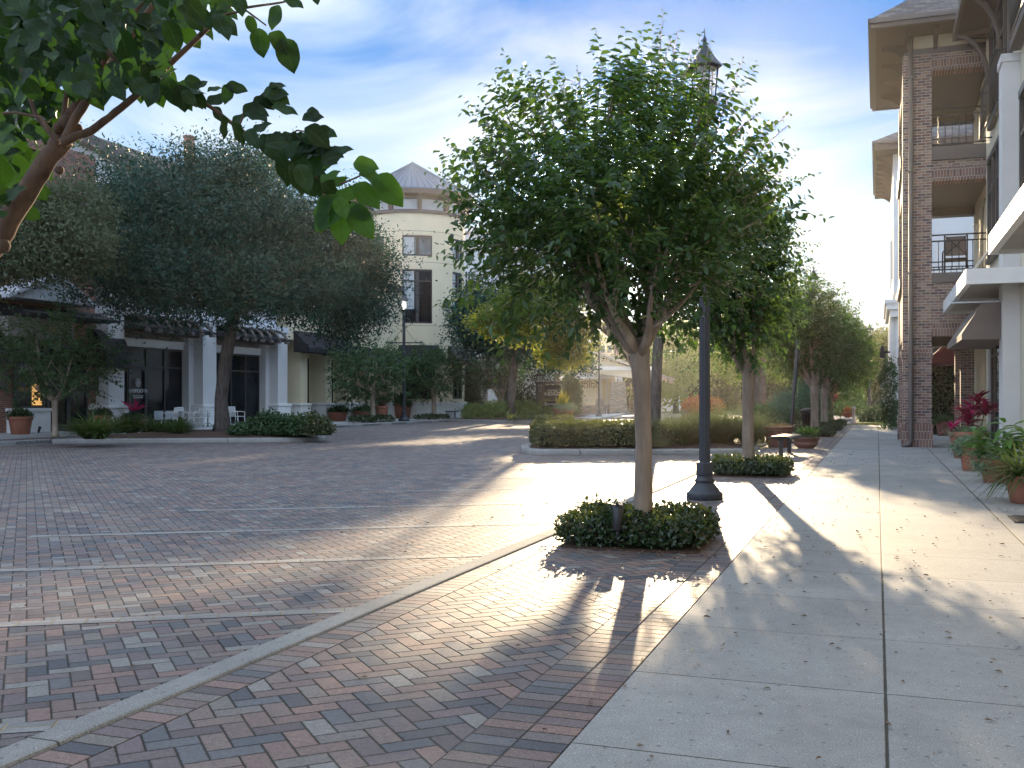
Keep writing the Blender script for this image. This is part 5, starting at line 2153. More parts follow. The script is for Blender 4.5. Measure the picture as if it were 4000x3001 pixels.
# clerestory ring, brackets, ring beam
mb = MB()
arc_wall(mb, TR - .08, 13.35, 14.3)
mb.build('clerestory', M['blind'], tow)
mb = MB()
arc_wall(mb, TR + .12, 13.28, 13.5, th=.3)
arc_wall(mb, TR + .05, 14.2, 14.45, th=.3)
arc_wall(mb, TR + .65, 14.45, 14.72, th=.9)
mb.build('ring_beam', M['taupe_trim'], tow)
for k in range(12):
    a = face + R(7) + k * math.pi / 6
    d_ = Vector((math.cos(a), math.sin(a), 0))
    s_ = Vector((-d_.y, d_.x, 0)) * .12
    b0 = TC + d_ * (TR - .05) - s_
    mb = MB()
    mb.ext([tuple(b0 + Vector((0, 0, 13.45))), tuple(b0 + d_ * .18 + Vector((0, 0, 13.45))), tuple(b0 + d_ * .5 + Vector((0, 0, 14.1))), tuple(b0 + d_ * .5 + Vector((0, 0, 14.45))), tuple(b0 + Vector((0, 0, 14.45)))], tuple(s_ * 2))
    mb.build('roof_bracket', M['taupe_trim'], tow)
mb = MB()
mb.lathe([(TR + .75, 14.72), (TR + .75, 14.8), (.12, 17.25), (.02, 17.4)], 60, TC, smooth=False)
for k in range(60):
    a = 2 * math.pi * k / 60
    c_, s_ = math.cos(a), math.sin(a)
    mb.tube([(TC.x + (TR + .74) * c_, TC.y + (TR + .74) * s_, 14.82), (TC.x + .14 * c_, TC.y + .14 * s_, 17.26)], .03, 4)
mb.build('roof', M['zinc'], tow)
# flat pilaster where the tower meets the wing
a = angx(1433)
p = TC + Vector((math.cos(a), math.sin(a), 0)) * (TR - .05)
mb = MB()
mb.obox((p.x, p.y, 8), .7, .7, 6.4, YAW)
mb.build('corner_pilaster', M['taupe_trim'], tow)
for px in (1738, 1552):
    a = angx(px)
    p = TC + Vector((math.cos(a), math.sin(a), 0)) * (TR + .13)
    mb = MB()
    mb.obox((p.x, p.y, 7.25), .28, .3, .38, a)
    mb.obox((p.x - .1 * math.cos(a), p.y - .1 * math.sin(a), 7.35), .3, .12, .12, a)
    mb.build('wall_light', M['taupe_trim'], tow)
# awnings at street level: black over the middle window, brown on the right
for (x0, x1, mat) in ((1552, 1712, 'canvas_black'), (1750, 1812, 'canvas_brown')):
    a0, a1 = sorted((angx(x0), angx(x1)))
    mb = MB()
    k = 8
    vs, fs = [], []
    for i in range(k + 1):
        a = a0 + (a1 - a0) * i / k
        c_, s_ = math.cos(a), math.sin(a)
        for r_, z in ((TR, 3.55), (TR + .95, 3.55), (TR + .95, 3.82), (TR, 4.75)):
            vs.append((TC.x + r_ * c_, TC.y + r_ * s_, z))
    for i in range(k):
        for q in range(4):
            fs.append((i * 4 + q, (i + 1) * 4 + q, (i + 1) * 4 + (q + 1) % 4, i * 4 + (q + 1) % 4))
    fs += [(0, 1, 2, 3), tuple(k * 4 + q for q in (3, 2, 1, 0))]
    mb.add(vs, fs)
    mb.build('awning', M[mat], tow)

# ---- brick shop at the left edge with its metal porch roof
pav = thing('brick_shop', 'red brick shop with white metal porch roof and lit window', 'building', (-30, 28, 0))
mb = MB()
mb.box(-40, -29.6, 14, 33.15, 0, 11.0)
mb.build('wall', M['brick_red'], pav)
PX = -29.6
# double door, window with sill wall
dS0, dS1 = sAt(178, PX), sAt(338, PX)
wS0, wS1 = sAt(50, PX), sAt(168, PX)
mb = MB()
mb.box(PX + .003, PX + .03, dS0, dS1, .06, 3.35)
dg = mb.build('door', M['glass'], pav)
mb = MB()
mid = (dS0 + dS1) / 2
for y in (dS0, mid - .07, mid + .01, dS1 - .1):
    mb.box(PX + .032, PX + .09, y, y + .1, .06, 3.35)
mb.box(PX + .034, PX + .086, dS0, dS1, 2.4, 2.5)
mb.box(PX + .034, PX + .086, dS0, dS1, .06, .3)
mb.box(PX + .034, PX + .086, dS0, dS1, 3.27, 3.37)
mb.build('frame', M['bronze'], dg)
for y in (mid - .14, mid + .14):
    mb = MB()
    mb.tube([(PX + .1, y, 1.1), (PX + .16, y, 1.12), (PX + .16, y, 1.5), (PX + .1, y, 1.52)], .018, 6)
    mb.build('handle', M['black_metal'], dg)
mb = MB()
mb.box(PX + .003, PX + .03, wS0, wS1, .98, 3.35)
wg = mb.build('shop_window', M['glass'], pav)
mb = MB()
for y in (wS0 - .04, wS1 - .04):
    mb.box(PX + .032, PX + .09, y, y + .08, .98, 3.35)
mb.box(PX + .034, PX + .086, wS0, wS1, .94, 1.02)
mb.build('frame', M['bronze'], wg)
mb = MB()
mb.box(PX + .003, PX + .28, wS0 - .3, wS1 + .1, .04, .82)
mb.box(PX + .003, PX + .34, wS0 - .36, wS1 + .16, .823, .94)
mb.build('sill_wall', M['white_stone'], pav, bevel=.015)
# lit shade behind the window, dark figure panel
lS0, lS1 = sAt(122, PX), sAt(161, PX)
mb = MB()
mb.box(PX + .031, PX + .034, lS0, lS1, 1.05, 1.95)
lp = mb.build('lit_panel', M['warm_lit'], wg)
mb = MB()
for k in range(4):
    pts = [(PX + .04, lS0 + .08 + .12 * k + .06 * math.sin(j * 1.7 + k), 1.08 + .1 * j) for j in range(9)]
    mb.tube(pts, .007, 4)
mb.build('branch_pattern', M['dark_wood'], lp)
text_mesh('lettering', 'PAVLO', .24, M['gold'], wg, (PX + .04, (sAt(76, PX) + sAt(122, PX)) / 2, 1.62), rotT)
# menu box on the brick
mS0, mS1 = sAt(340, PX), sAt(396, PX)
for (a, b) in ((mS0, mS1), (sAt(-28, PX), sAt(20, PX))):
    mb = MB()
    mb.box(PX + .003, PX + .1, a, b, 1.62, 2.42)
    bx = mb.build('menu_box', M['bronze'], pav)
    mb = MB()
    mb.box(PX + .102, PX + .106, a + .08, b - .08, 1.7, 2.34)
    mb.build('menu', M['menu'], bx)
# sign fascia, black awning and metal gable roof over the entrance
eS0, eS1 = sAt(30, PX + 1.2), sAt(352, PX + 1.2)
mb = MB()
mb.box(PX + .003, PX + .9, eS0 + .3, eS1 - .5, 3.5, 4.2)
fa = mb.build('fascia', M['stucco_taupe'], pav)
text_mesh('lettering', 'PAVLO', .42, M['gold'], fa, (PX + .91, eS0 + (eS1 - eS0) * .62, 3.85), rotT)
mb = MB()
mb.ext([(PX + .003, eS0 + .6, 4.25), (PX + 1.7, eS0 + .6, 4.25), (PX + 1.7, eS0 + .6, 4.33), (PX + .003, eS0 + .6, 4.75)], (0, eS1 + 1.1 - eS0 - .6, 0))
mb.build('entrance_canopy', M['canvas_black'], pav)
mb = MB()
ym = (eS0 + eS1) / 2 + .3
za, zb = 4.85, 5.75
mb.ext([(PX + .003, eS0, za), (PX + .003, eS1, za), (PX + .003, ym, zb)], (1.25, 0, 0))
for sgn, e in ((-1, eS0), (1, eS1)):
    n = Vector((0, (e - ym), za - zb))
    mb.ext([(PX + .003, e + sgn * .12, za - .06), (PX + 1.38, e + sgn * .12, za - .06), (PX + 1.38, ym, zb + .02), (PX + .003, ym, zb + .02)], (0, 0, .12))
for k in range(9):
    y = eS0 + (eS1 - eS0) * (k + .5) / 9
    zt = za + (zb - za) * (1 - abs(y - ym) / ((eS1 - eS0) / 2 + .3))
    mb.box(PX + 1.25, PX + 1.28, y - .02, y + .02, za, max(za + .05, zt - .05))
mb.build('porch_roof', M['white_metal'], pav)
for (a, b) in ((sAt(342, PX), sAt(440, PX)), (sAt(-60, PX), sAt(30, PX))):
    mb = MB()
    pts = [(PX + .003, a, 2.55)]
    for j in range(7):
        u = j / 6 * 1.57
        pts.append((PX + .003 + .95 * math.cos(u * 1) * 1, a, 2.5 + 1.6 * math.sin(u)))
    mb.ext(pts, (0, b - a, 0))
    mb.build('awning', M['canvas_black'], pav)

# ---- tall gabled building behind
gb = thing('gabled_building', 'tall pale gabled building with brown roof edge behind the oak', 'building', (-44, 33, 0))
g0, g1, g2 = onT(200, 500, -41.5), onT(478, 628, -41.5), onT(300, 545, -41.5)
mb = MB()
sA, sB = sAt(-150, -41.5), sAt(480, -41.5)
pk = onT(120, 470, -41.5)
rt_ = onT(478, 640, -41.5)
mb.ext([(-41.5, sA, 0), (-41.5, rt_.y, 0), (-41.5, rt_.y, rt_.z), (-41.5, pk.y, pk.z), (-41.5, sA, pk.z - 2)], (-9, 0, 0))
mb.build('wall', M['siding'], gb)
mb = MB()
mb.ext([(-40.9, rt_.y + .5, rt_.z - .25), (-40.9, rt_.y + .5, rt_.z + .35), (-40.9, pk.y, pk.z + .75), (-40.9, pk.y, pk.z + .05)], (-10.4, 0, 0))
mb.ext([(-40.9, pk.y, pk.z + .75), (-40.9, sA - .5, pk.z - 1.7), (-40.9, sA - .5, pk.z - 2.4), (-40.9, pk.y, pk.z + .05)], (-10.4, 0, 0))
mb.build('roof', M['taupe_trim'], gb)
q0, q1_ = onT(240, 640, -40.8), onT(400, 690, -40.8)
mb = MB()
mb.ext([(-41.49, sA, 11.4), (-40.2, sA, 11.0), (-40.2, sAt(440, -40.2), 11.0), (-41.49, sAt(440, -40.2), 12.0)], (0, 0, .12))
mb.build('lean_to_roof', M['white_metal'], gb)
# dark roof with a brick chimney behind the oak crown
hb_ = thing('slate_roof_building', 'dark roofed building with brick chimney just above the oak crown', 'building', (-46, 52, 0))
c0 = onT(600, 575, -45)
c1 = onT(1150, 640, -45)
mb = MB()
mb.box(-56, -45, sAt(520, -45), sAt(1200, -45), 0, 13.2)
mb.build('wall', M['brick_red'], hb_)
mb = MB()
mb.add([(-44.6, sAt(500, -45), 13.2), (-44.6, sAt(1230, -45), 13.2), (-57, sAt(1230, -45), 13.2), (-57, sAt(500, -45), 13.2), (-50, sAt(600, -45), c0.z + 1.2), (-50, sAt(1000, -45), c0.z + 1.2)],
       [(0, 1, 5, 4), (1, 2, 5), (2, 3, 4, 5), (3, 0, 4), (3, 2, 1, 0)])
rf = mb.build('roof', M['shingle'], hb_)
pc = onT(752, 520, -45)
mb = MB()
mb.box(-45.5, -45.0, pc.y - .3, pc.y + .25, 12, pc.z - .35)
mb.box(-45.55, -44.95, pc.y - .36, pc.y + .31, pc.z - .347, pc.z - .2)
mb.build('chimney', M['brick_red'], rf)

# kerb stencils
for k, (px, yy) in enumerate(((160, 1740), (1330, 1672), (1452, 1667), (1560, 1662), (1660, 1657), (1735, 1655))):
    p = onT(px, yy, -23.98)
    o = text_mesh('kerb_stencil', 'PATRON PARKING ONLY', .135, M['stencil'], None, (-23.972, p.y, -.03), rotT, .001, sx=1.25)
    tag(o, 'worn stencilled words patron parking only on the far kerb face', 'kerb lettering', 'stencilled words along the far kerb')

# ---------------------------------------------------------------- far pavement furniture
def cafe_chair(label, loc, rz):
    root = thing('cafe_chair', label, 'chair', loc, rz, 'white cafe chairs outside the shop')
    mb = MB()
    for i in range(8):
        mb.box(-.24 + .06 * i, -.195 + .06 * i, -.24, .24, .43, .45)
    mb.build('seat', M['white_paint'], root, world=False)
    mb = MB()
    for i in range(9):
        x_ = -.22 + .055 * i
        mb.tube([(x_, .235, .46), (x_, .29, .86)], .012, 5)
    mb.tube([(-.26, .295, .87), (.26, .295, .87)], .016, 6)
    mb.build('backrest', M['white_paint'], root, world=False)
    for sx_ in (-1, 1):
        for y0, y1 in ((-.27, -.22), (.3, .23)):
            mb = MB()
            mb.tube([(sx_ * .28, y0, 0), (sx_ * .25, y1, .45)], .017, 6)
            mb.build('leg', M['white_paint'], root, world=False)
        mb = MB()
        mb.tube([(sx_ * .27, -.23, .44), (sx_ * .28, -.23, .64), (sx_ * .28, .0, .66), (sx_ * .27, .27, .66)], .017, 6)
        mb.tube([(sx_ * .25, .235, .43), (sx_ * .26, .295, .87)], .017, 6)
        mb.build('armrest', M['white_paint'], root, world=False)
    return root


c1 = cafe_chair('white slatted cafe chair nearest the shop door with the emblem', (0, 0, .05), 0)
for k, (px, rz, lab) in enumerate(((662, R(-70), None), (728, R(100), 'white cafe chair facing the small table left of the oak trunk'), (788, R(10), 'white cafe chair with vertical back slats just left of the oak trunk'),
                                   (872, R(200), 'white cafe chair just right of the oak trunk'), (925, R(90), 'white cafe chair farthest right, by the second shop door'))):
    p = onT(px, 1665, -27.4 - .25 * (k % 2))
    if k == 0:
        c1.location = (p.x, p.y, .05)
        c1.rotation_euler = (0, 0, rz)
    else:
        dup(c1, (p.x, p.y, .05), rz, lab)
for px, lab in ((694, 'small round cafe table beside the leftmost white chair'), (812, 'small round cafe table just left of the oak trunk')):
    p = onT(px, 1665, -27.8)
    r_ = thing('cafe_table', lab, 'table', (p.x, p.y, .05), 0, 'cafe tables outside the shop')
    mb = MB()
    mb.lathe([(.3, .70), (.32, .71), (.32, .73), (.01, .735)], 24)
    mb.build('table_top', M['pale_metal'], r_, world=False)
    mb = MB()
    mb.tube([(0, 0, .02), (0, 0, .7)], .025, 8)
    for k in range(4):
        a = k * 1.57 + .5
        mb.tube([(0, 0, .2), (.12 * math.cos(a), .12 * math.sin(a), .12), (.25 * math.cos(a), .25 * math.sin(a), 0)], .012, 5)
    mb.build('pedestal', M['black_metal'], r_, world=False)


def far_pot(label, px, yb, t, r, h, mat='terracotta', name='potted_plant', sq=False):
    p = onT(px, yb, t)
    r_ = thing(name, label, 'potted plant', (p.x, p.y, .05), 0, 'clay pots along the far shops')
    pot_round(r_, r, h, M[mat], .72)
    return r_, p.x, p.y


r_, x, y = far_pot('large clay pot of blue rosettes below the lit brick shop window', 80, 1690, -28.2, .42, .62)
add_leaves(r_, 'lf_juniper', crown_clumps([(x, y, .74, .34, .34, .12)], 50, 30, .05, .09, .04))
r_, x, y = far_pot('clay pot of small plants at the foot of the first grey pilaster', 398, 1682, -28.1, .36, .6)
add_leaves(r_, 'lf_juniper', crown_clumps([(x, y, .74, .3, .3, .12)], 50, 30, .05, .09, .04))
V, F = crown_clumps([(x - .25, y - .2, .95, .1, .1, .1)], 6, 16, .03, .05, .03)
add_leaves(r_, 'petal', (V, F), 'flowers')
r_, x, y = far_pot('clay trough of magenta leaved plants before the emblem door', 525, 1668, -28.4, .55, .4)
add_leaves(r_, 'lf_juniper', crown_clumps([(x, y, .52, .5, .5, .1)], 60, 30, .06, .09, .04))
n = 18
an = RNG.random(n) * 6.28
V, F = leafn(np.tile([[x - .05, y, .8]], (n, 1)), np.stack([np.cos(an), np.sin(an), RNG.uniform(.3, 2.2, n)], 1), rdir(n) + np.array([0, 0, .5]), RNG.uniform(.4, .7, n), .1, STRAP, .3)
add_leaves(r_, 'lf_magenta', (V, F), 'ti_plant')
for px, lab, mt, hh in ((1320, 'low clay pot beside the yellow pilaster, first before the round tower', 'lf_small', .5), (1418, 'low clay pot beside the slim pale tree before the tower', 'lf_small', .5)):
    r_, x, y = far_pot(lab, px, 1640, -28.3, .58, hh)
    add_leaves(r_, mt, crown_clumps([(x, y, hh + .12, .5, .5, .14)], 50, 30, .08, .12, .06))
    add_leaves(r_, 'lf_juniper', tuft([(x, y, hh)], 40, .6, .05, .6, 1, .4), 'blades')
r_, x, y = far_pot('clay pot of dry brown grass by the slim pale tree', 1492, 1634, -28.4, .4, .8)
add_leaves(r_, 'lf_straw', tuft([(x, y, .8), (x + .1, y, .8), (x - .1, y, .8)], 110, 1.25, .035, .45, 1, .5))
r_, x, y = far_pot('tall clay pot of dark broad leaves behind the lit lamp post', 1570, 1630, -28.6, .68, .95)
n = 40
an = RNG.random(n) * 6.28
V, F = leafn(np.tile([[x, y, 1.0]], (n, 1)) + rdir(n) * .15, np.stack([np.cos(an), np.sin(an), RNG.uniform(.4, 2.5, n)], 1), rdir(n) * .4 + np.array([0, 0, 1.]), RNG.uniform(.5, 1.1, n), .24, STRAP, .35)
add_leaves(r_, 'lf_juniper', (V, F))
add_leaves(r_, 'lf_small', crown_clumps([(x + .2, y - .3, 1.0, .5, .5, .12)], 40, 30, .08, .1, .05), 'ground_cover')

# ---------------------------------------------------------------- trees across the street
def at(x, y, d):
    return D3(x, y, d)


def ellpx(x, y, d, rx, ry, depthr=None, w=None):
    """ellipsoid seen at survey pixel (x,y), depth d, half sizes given in survey pixels"""
    p = D3(x, y, d)
    a, b = rx * d / 4000, ry * d / 4000
    e = [p.x, p.y, p.z, a, depthr or a, b]
    if w:
        e.append(w)
    return e


tb = Vector((-21.75, 30.5, .1))
dd = depth(tb)
tk = [tb + Vector((0, 0, -.1)), tb + Vector((.02, .01, .35)), at(862, 1560, dd), at(878, 1420, dd), at(900, 1300, dd), at(930, 1180, dd)]
ells = [ellpx(700, 760, dd, 330, 170), ellpx(520, 900, dd, 280, 190), ellpx(980, 800, dd, 280, 190), ellpx(800, 960, dd, 420, 270, 4.5), ellpx(1250, 1000, dd + 3, 230, 240, None, 34),
        ellpx(440, 1080, dd - 1, 210, 150), ellpx(700, 1095, dd - 2, 330, 130), ellpx(1080, 1115, dd - 1, 290, 150), ellpx(1370, 1130, dd + 3, 150, 170, None, 16), ellpx(900, 640, dd + 1, 150, 90), ellpx(1010, 600, dd + 2, 90, 60)]
oak('live_oak', 'broad dark live oak before the shops with leaning dark trunk', tb, tk, [.36, .27, .22, .22, .2, .17], ells, 620, 270, .47, .12, .052, hang=.1, nl=14, shell=.5)

# lighter tree at the left edge, its trunk out of view
d2 = 29
tb = D3(-150, 1735, d2)
tb.z = .05
tk = [tb, D3(-140, 1500, d2), D3(-110, 1250, d2), D3(-60, 1080, d2)]
ells = [ellpx(60, 860, d2, 230, 190), ellpx(230, 930, d2, 170, 110), ellpx(0, 990, d2, 210, 80), ellpx(280, 800, d2 + 1, 140, 110), ellpx(-150, 900, d2, 250, 260), ellpx(330, 960, d2, 110, 60), ellpx(150, 1010, d2, 170, 50)]
oak('oak_tree', 'lighter olive green oak crown at the left edge under the near branches', tb, tk, [.3, .2, .17, .15], ells, 560, 62, .26, .11, .05, mats=('bark_oak', 'lf_olive'), hang=.1)

# small crape myrtles along the far pavement
p = onT(215, 1690, -25.2)
d3 = depth(p)
c3 = D3(225, 1400, d3)
crape('crape_myrtle_tree', 'small dark crape myrtle with pale trunk before the brick shop', (p.x, p.y, .05), 1.3, 2.0, c3.z, 1.5, 620, 13, .12, .065, .6, .09,
      group='crape myrtles along the far shops', mats=('bark_pale', 'lf_small'), nlimb=6, rin=.05)
for px, t_, cx, cy, r_, rz_, lab in ((1456, -25.7, 1440, 1455, 2.1, 1.75, 'crape myrtle with pale trunk left of the lit lamp post'), (1695, -25.8, 1690, 1460, 2.05, 1.7, 'crape myrtle with pale trunk right of the lit lamp post by the tower')):
    p = onT(px, 1640, t_)
    d_ = depth(p)
    c_ = D3(cx, cy, d_)
    crape('crape_myrtle_tree', lab, (p.x, p.y, .05), 1.85, r_, c_.z, rz_, 560, 13, .16, .085, .75, .15,
          group='crape myrtles along the far shops', mats=('bark_pale', 'lf_small'), off=(c_.x - p.x, c_.y - p.y), nlimb=6, rin=.08,
          spikes=[(D3(cx + 30, cy - 110, d_), D3(cx + 45, cy - 180, d_)), (D3(cx - 120, cy - 60, d_), D3(cx - 170, cy - 90, d_))])
p = D3(2000 - 40, 1610, 67)
c_ = D3(1940, 1455, 67)
crape('crape_myrtle_tree', 'small crape myrtle with many pale stems before the hotel stone wall', (p.x, p.y, .05), 1.2, 1.75, c_.z, 1.35, 380, 12, .16, .085, .7, .13,
      group='trees in front of the hotel', mats=('bark_pale', 'lf_small'), off=(c_.x - p.x, c_.y - p.y), nlimb=7)

# hotel oak
p = D3(1993, 1622, 62)
tk = [Vector((p.x, p.y, .02)), D3(1995, 1560, 62), D3(2002, 1480, 62), D3(2012, 1400, 62), D3(2010, 1350, 62)]
ells = [ellpx(1870, 1260, 62, 110, 110), ellpx(1935, 1290, 62, 110, 90), ellpx(2110, 1365, 62, 150, 60, 1.6), ellpx(1890, 1170, 63, 90, 80), ellpx(2240, 1395, 61, 90, 45, 1.2)]
oak('oak_tree', 'grey green oak beside the black hotel sign', p, tk, [.33, .26, .24, .24, .22], ells, 520, 55, .4, .17, .08, hang=.12)

# oak in the near island: rough straight trunk behind the nearest tree, high crown
pp = G(2553, 1712, .1)
tb = Vector((pp.x, pp.y, .1))
dI = depth(tb)
tk = [tb + Vector((0, 0, -.1)), D3(2556, 1660, dI), D3(2562, 1550, dI), D3(2566, 1430, dI), D3(2572, 1330, dI), D3(2560, 1100, dI), D3(2540, 980, dI)]
ells = [ellpx(2480, 830, dI, 260, 150, 2.0, 4), ellpx(2600, 900, dI, 180, 90, 1.6, 2.0)]
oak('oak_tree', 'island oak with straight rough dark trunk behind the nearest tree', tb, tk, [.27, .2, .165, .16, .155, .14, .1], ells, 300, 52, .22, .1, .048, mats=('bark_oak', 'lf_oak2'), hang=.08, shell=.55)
# second island farther on, its oak with low boughs catching the sun
dJ = 50.0
pj = D3(2500, 1557, dJ)
isl2 = rounded([(pj.x - 2.2, pj.y - 1.2), (pj.x + 2.2, pj.y - 1.2), (pj.x + 2.2, pj.y + 1.2), (pj.x - 2.2, pj.y + 1.2)], .8, 4)
o, inn2 = band('island_curb', isl2, .24, -.13, .04, M['curb'], .04)
struct(o)
mound('island_mulch', inn2, .03, .06, M['mulch'], .02)
tk = [Vector((pj.x, pj.y, .0)), D3(2500, 1560, dJ), D3(2488, 1440, dJ), D3(2420, 1330, dJ), D3(2330, 1260, dJ)]
ells = [ellpx(2080, 1262, dJ, 230, 58, 1.6, 1.3), ellpx(2230, 1315, dJ, 110, 55, 1.6, .8), ellpx(2140, 1160, dJ, 190, 80, 2.2, 2.0), ellpx(1955, 1238, dJ, 100, 34, 1.2, .4), ellpx(2405, 845, dJ, 100, 50, 1.4, 1.6), ellpx(2200, 1390, dJ, 90, 26, 1.2, .3)]  # the high lobe is added, unseen, to shade the near left paving
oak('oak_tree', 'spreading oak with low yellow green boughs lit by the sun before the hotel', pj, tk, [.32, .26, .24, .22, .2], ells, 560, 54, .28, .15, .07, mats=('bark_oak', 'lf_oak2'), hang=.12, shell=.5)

# ---------------------------------------------------------------- island planting
pl_ = inset(ISL_IN, .3)
hA = [(-5.35, 25.3), (-8.0, 24.3), (-9.05, 27.0), (-6.6, 28.2)]
hA = rounded(hA, .35, 3)
r_ = thing('clipped_hedge', 'long low clipped hedge on the kerbed island behind the nearest tree', 'hedge', (-7.2, 26.2, .05))
V, F = hedge_np(hA, .12, .62, 12000, .065, .034, .45)
np_mesh('foliage', V, F, M['lf_hedge'], r_)
slab('stems', shrink(hA, .9), .08, .5, M['core'], .1, r_)
gi = 0
for px, yb, nb, hh in ((2530, 1748, 120, .45), (2640, 1742, 240, .8), (2720, 1738, 240, .95), (2800, 1738, 240, 1.0), (2870, 1735, 240, .95), (2935, 1735, 200, .85), (2600, 1722, 180, .8), (2840, 1715, 200, 1.0)):
    p = G(px, yb, .08)
    gi += 1
    lab = ['short grass tuft beside the island oak trunk', 'arching grass clump left of the big lamp post', 'tall arching grass clump hidden behind the big lamp post', 'tall arching grass clump just right of the big lamp post',
           'arching grass clump left of the second tree trunk', 'arching grass clump right of the second tree trunk', 'arching grass clump at the back, left of the lamp post', 'tall feathery grass clump at the back of the island'][gi - 1]
    r_ = thing('grass_clump', lab, 'ornamental grass', (p.x, p.y + .3, .08), 0, 'grass clumps on the near island')
    c_ = [(p.x + random.uniform(-.3, .3), p.y + .3 + random.uniform(-.25, .25), .08) for _ in range(6)]
    add_leaves(r_, 'lf_grass', tuft(c_, nb // 2, hh * 1.15, .016, .55, 1.1, .5, BLADE, .16), 'blades')
p = G(2520, 1745, .08)
r_ = bush('shrub', 'leafy shrub wrapped round the foot of the island oak trunk', (p.x, p.y + .2, .08), [(p.x, p.y + .25, .35, .7, .5, .32)], 60, 60, .09, .06, .035, 'lf_hedge')

# far island planting below the live oak
def island_tuft(px, y, lab, n, hh, mat, grp='bladed plants below the live oak'):
    p = G(px, y, .15)
    r_ = thing('agapanthus_clump', lab, 'bladed plant', (p.x, p.y, .12), 0, grp)
    c_ = [(p.x + random.uniform(-.25, .25), p.y + random.uniform(-.2, .2), .12) for _ in range(4)]
    add_leaves(r_, mat, tuft(c_, n, hh, .035, .7, 1, .7, BLADE, .1), 'blades')


for px, y, lab, n, hh in ((370, 1712, 'large spiky green clump in front of the first grey pilaster', 110, 1.0), (455, 1690, 'small spiky clump right of the first grey pilaster', 40, .8), (520, 1690, 'spiky green clump below the emblem door', 60, .9),
                          (600, 1692, 'spiky clump between the emblem door and white chairs', 60, .75), (690, 1694, 'spiky green clump in front of the white chairs', 70, .75), (720, 1688, 'spiky clump beside the oak trunk', 50, .65)):
    island_tuft(px, y, lab, n, hh, 'lf_dgrass')
for px, y, d_, rx, ry, lab in ((1060, 1668, 33.6, 75, 42, 'dark shrub just right of the live oak trunk'), (1165, 1672, 33.2, 75, 45, 'dark shrub in the middle of the far island tip'), (1235, 1676, 32.8, 45, 48, 'paler leafy shrub at the tip of the far island'), (955, 1690, 33.6, 50, 22, 'low leafy plants at the foot of the live oak')):
    e = ellpx(x=px, y=y, d=d_, rx=rx, ry=ry)
    bush('shrub', lab, (e[0], e[1], .12), [e], 85, 44, .11, .10, .055, 'lf_hedge' if px == 1235 else 'lf_small', group='shrubs on the far island')
p = onT(1456, 1652, -25.0)
r_ = thing('ground_cover_bed', 'low ground cover at the foot of the slim pale tree by the lit lamp', 'ground cover', (p.x, p.y, .05), 0, 'ground cover under the far trees')
V, F = hedge_np(rounded([(p.x - .6, p.y - 1.6), (p.x + .4, p.y - 1.6), (p.x + .4, p.y + 1.8), (p.x - .6, p.y + 1.8)], .3, 3), .06, .28, 900, .14, .08, .4)
np_mesh('leaves', V, F, M['lf_cover'], r_)
p = onT(1690, 1650, -25.4)
r_ = thing('ground_cover_bed', 'low ground cover and mulch at the foot of the tree by the tower', 'ground cover', (p.x, p.y, .05), 0, 'ground cover under the far trees')
V, F = hedge_np(rounded([(p.x - .6, p.y - 1.6), (p.x + .4, p.y - 1.6), (p.x + .4, p.y + 1.8), (p.x - .6, p.y + 1.8)], .3, 3), .06, .22, 700, .14, .08, .4)
np_mesh('leaves', V, F, M['lf_cover'], r_)

# ---------------------------------------------------------------- hotel
hs = D3(2110, 1560, 63.5)
sign = thing('hotel_sign', 'black hanging hotel sign on a dark timber post', 'sign', (hs.x, hs.y, .1))
rx = Vector((CS, SN, 0))     # along the sign, square to the view


def along(u, z, back=0.0):
    return Vector((hs.x, hs.y, 0)) + rx * u + Vector((-SN, CS, 0)) * back + Vector((0, 0, z))


def signbox(mb, u0, u1, z0, z1, th, b0=0.0):
    a = along(u0, z0, b0)
    vs = [along(u0, z0, b0), along(u1, z0, b0), along(u1, z1, b0), along(u0, z1, b0)]
    mb.ext([tuple(v) for v in vs], tuple(Vector((-SN, CS, 0)) * th))


k_ = 63.5 / 4000


def U(x):
    return (x - 2110) * k_


def Z(y):
    return EYE + (1557 - y) * k_


mb = MB()
for u0, u1 in ((U(2094), U(2101)), (U(2118), U(2125))):
    signbox(mb, u0, u1, .05, Z(1503), .12)
    signbox(mb, u0, u1, .05, Z(1503), .12, .36)
signbox(mb, U(2090), U(2198), Z(1500), Z(1492), .14, .15)
signbox(mb, U(2093), U(2126), Z(1503), Z(1494), .5)
mb.build('post', M['dark_wood'], sign)
mb = MB()
for z in np.arange(.3, Z(1510), .12):
    signbox(mb, U(2101), U(2118), z, z + .03, .03, .05)
for i in range(4):
    u = U(2101) + (U(2118) - U(2101)) * (i + .5) / 4
    signbox(mb, u - .012, u + .012, .1, Z(1505), .02, .08)
mb.build('lattice', M['dark_wood'], sign)
mb = MB()
signbox(mb, U(2100), U(2119), Z(1490), Z(1470), .3, .1)
mb.build('post_lantern', M['blind'], sign)
mb = MB()
signbox(mb, U(2089), U(2131), Z(1469), Z(1462), .7, -.1)
for u in (U(2098), U(2110), U(2119)):
    signbox(mb, u - .02, u + .02, Z(1490), Z(1469), .03, .06)
for z in (Z(1484), Z(1476)):
    signbox(mb, U(2098), U(2121), z, z + .02, .03, .065)
mb.build('lantern_cap', M['dark_wood'], sign)
mb = MB()
signbox(mb, U(2126), U(2191), Z(1562), Z(1505), .06, .19)
pn = mb.build('sign_panel', M['sign_black'], sign, bevel=.005)
mb = MB()
signbox(mb, U(2126), U(2191), Z(1589), Z(1566), .06, .19)
pn2 = mb.build('sign_panel', M['sign_black'], sign, bevel=.005)
rotS = (R(90), 0, YAW)
text_mesh('lettering', 'HOTEL', .185, M['white_paint'], pn, along(U(2159), Z(1527), .183) , rotS, space=1.15)
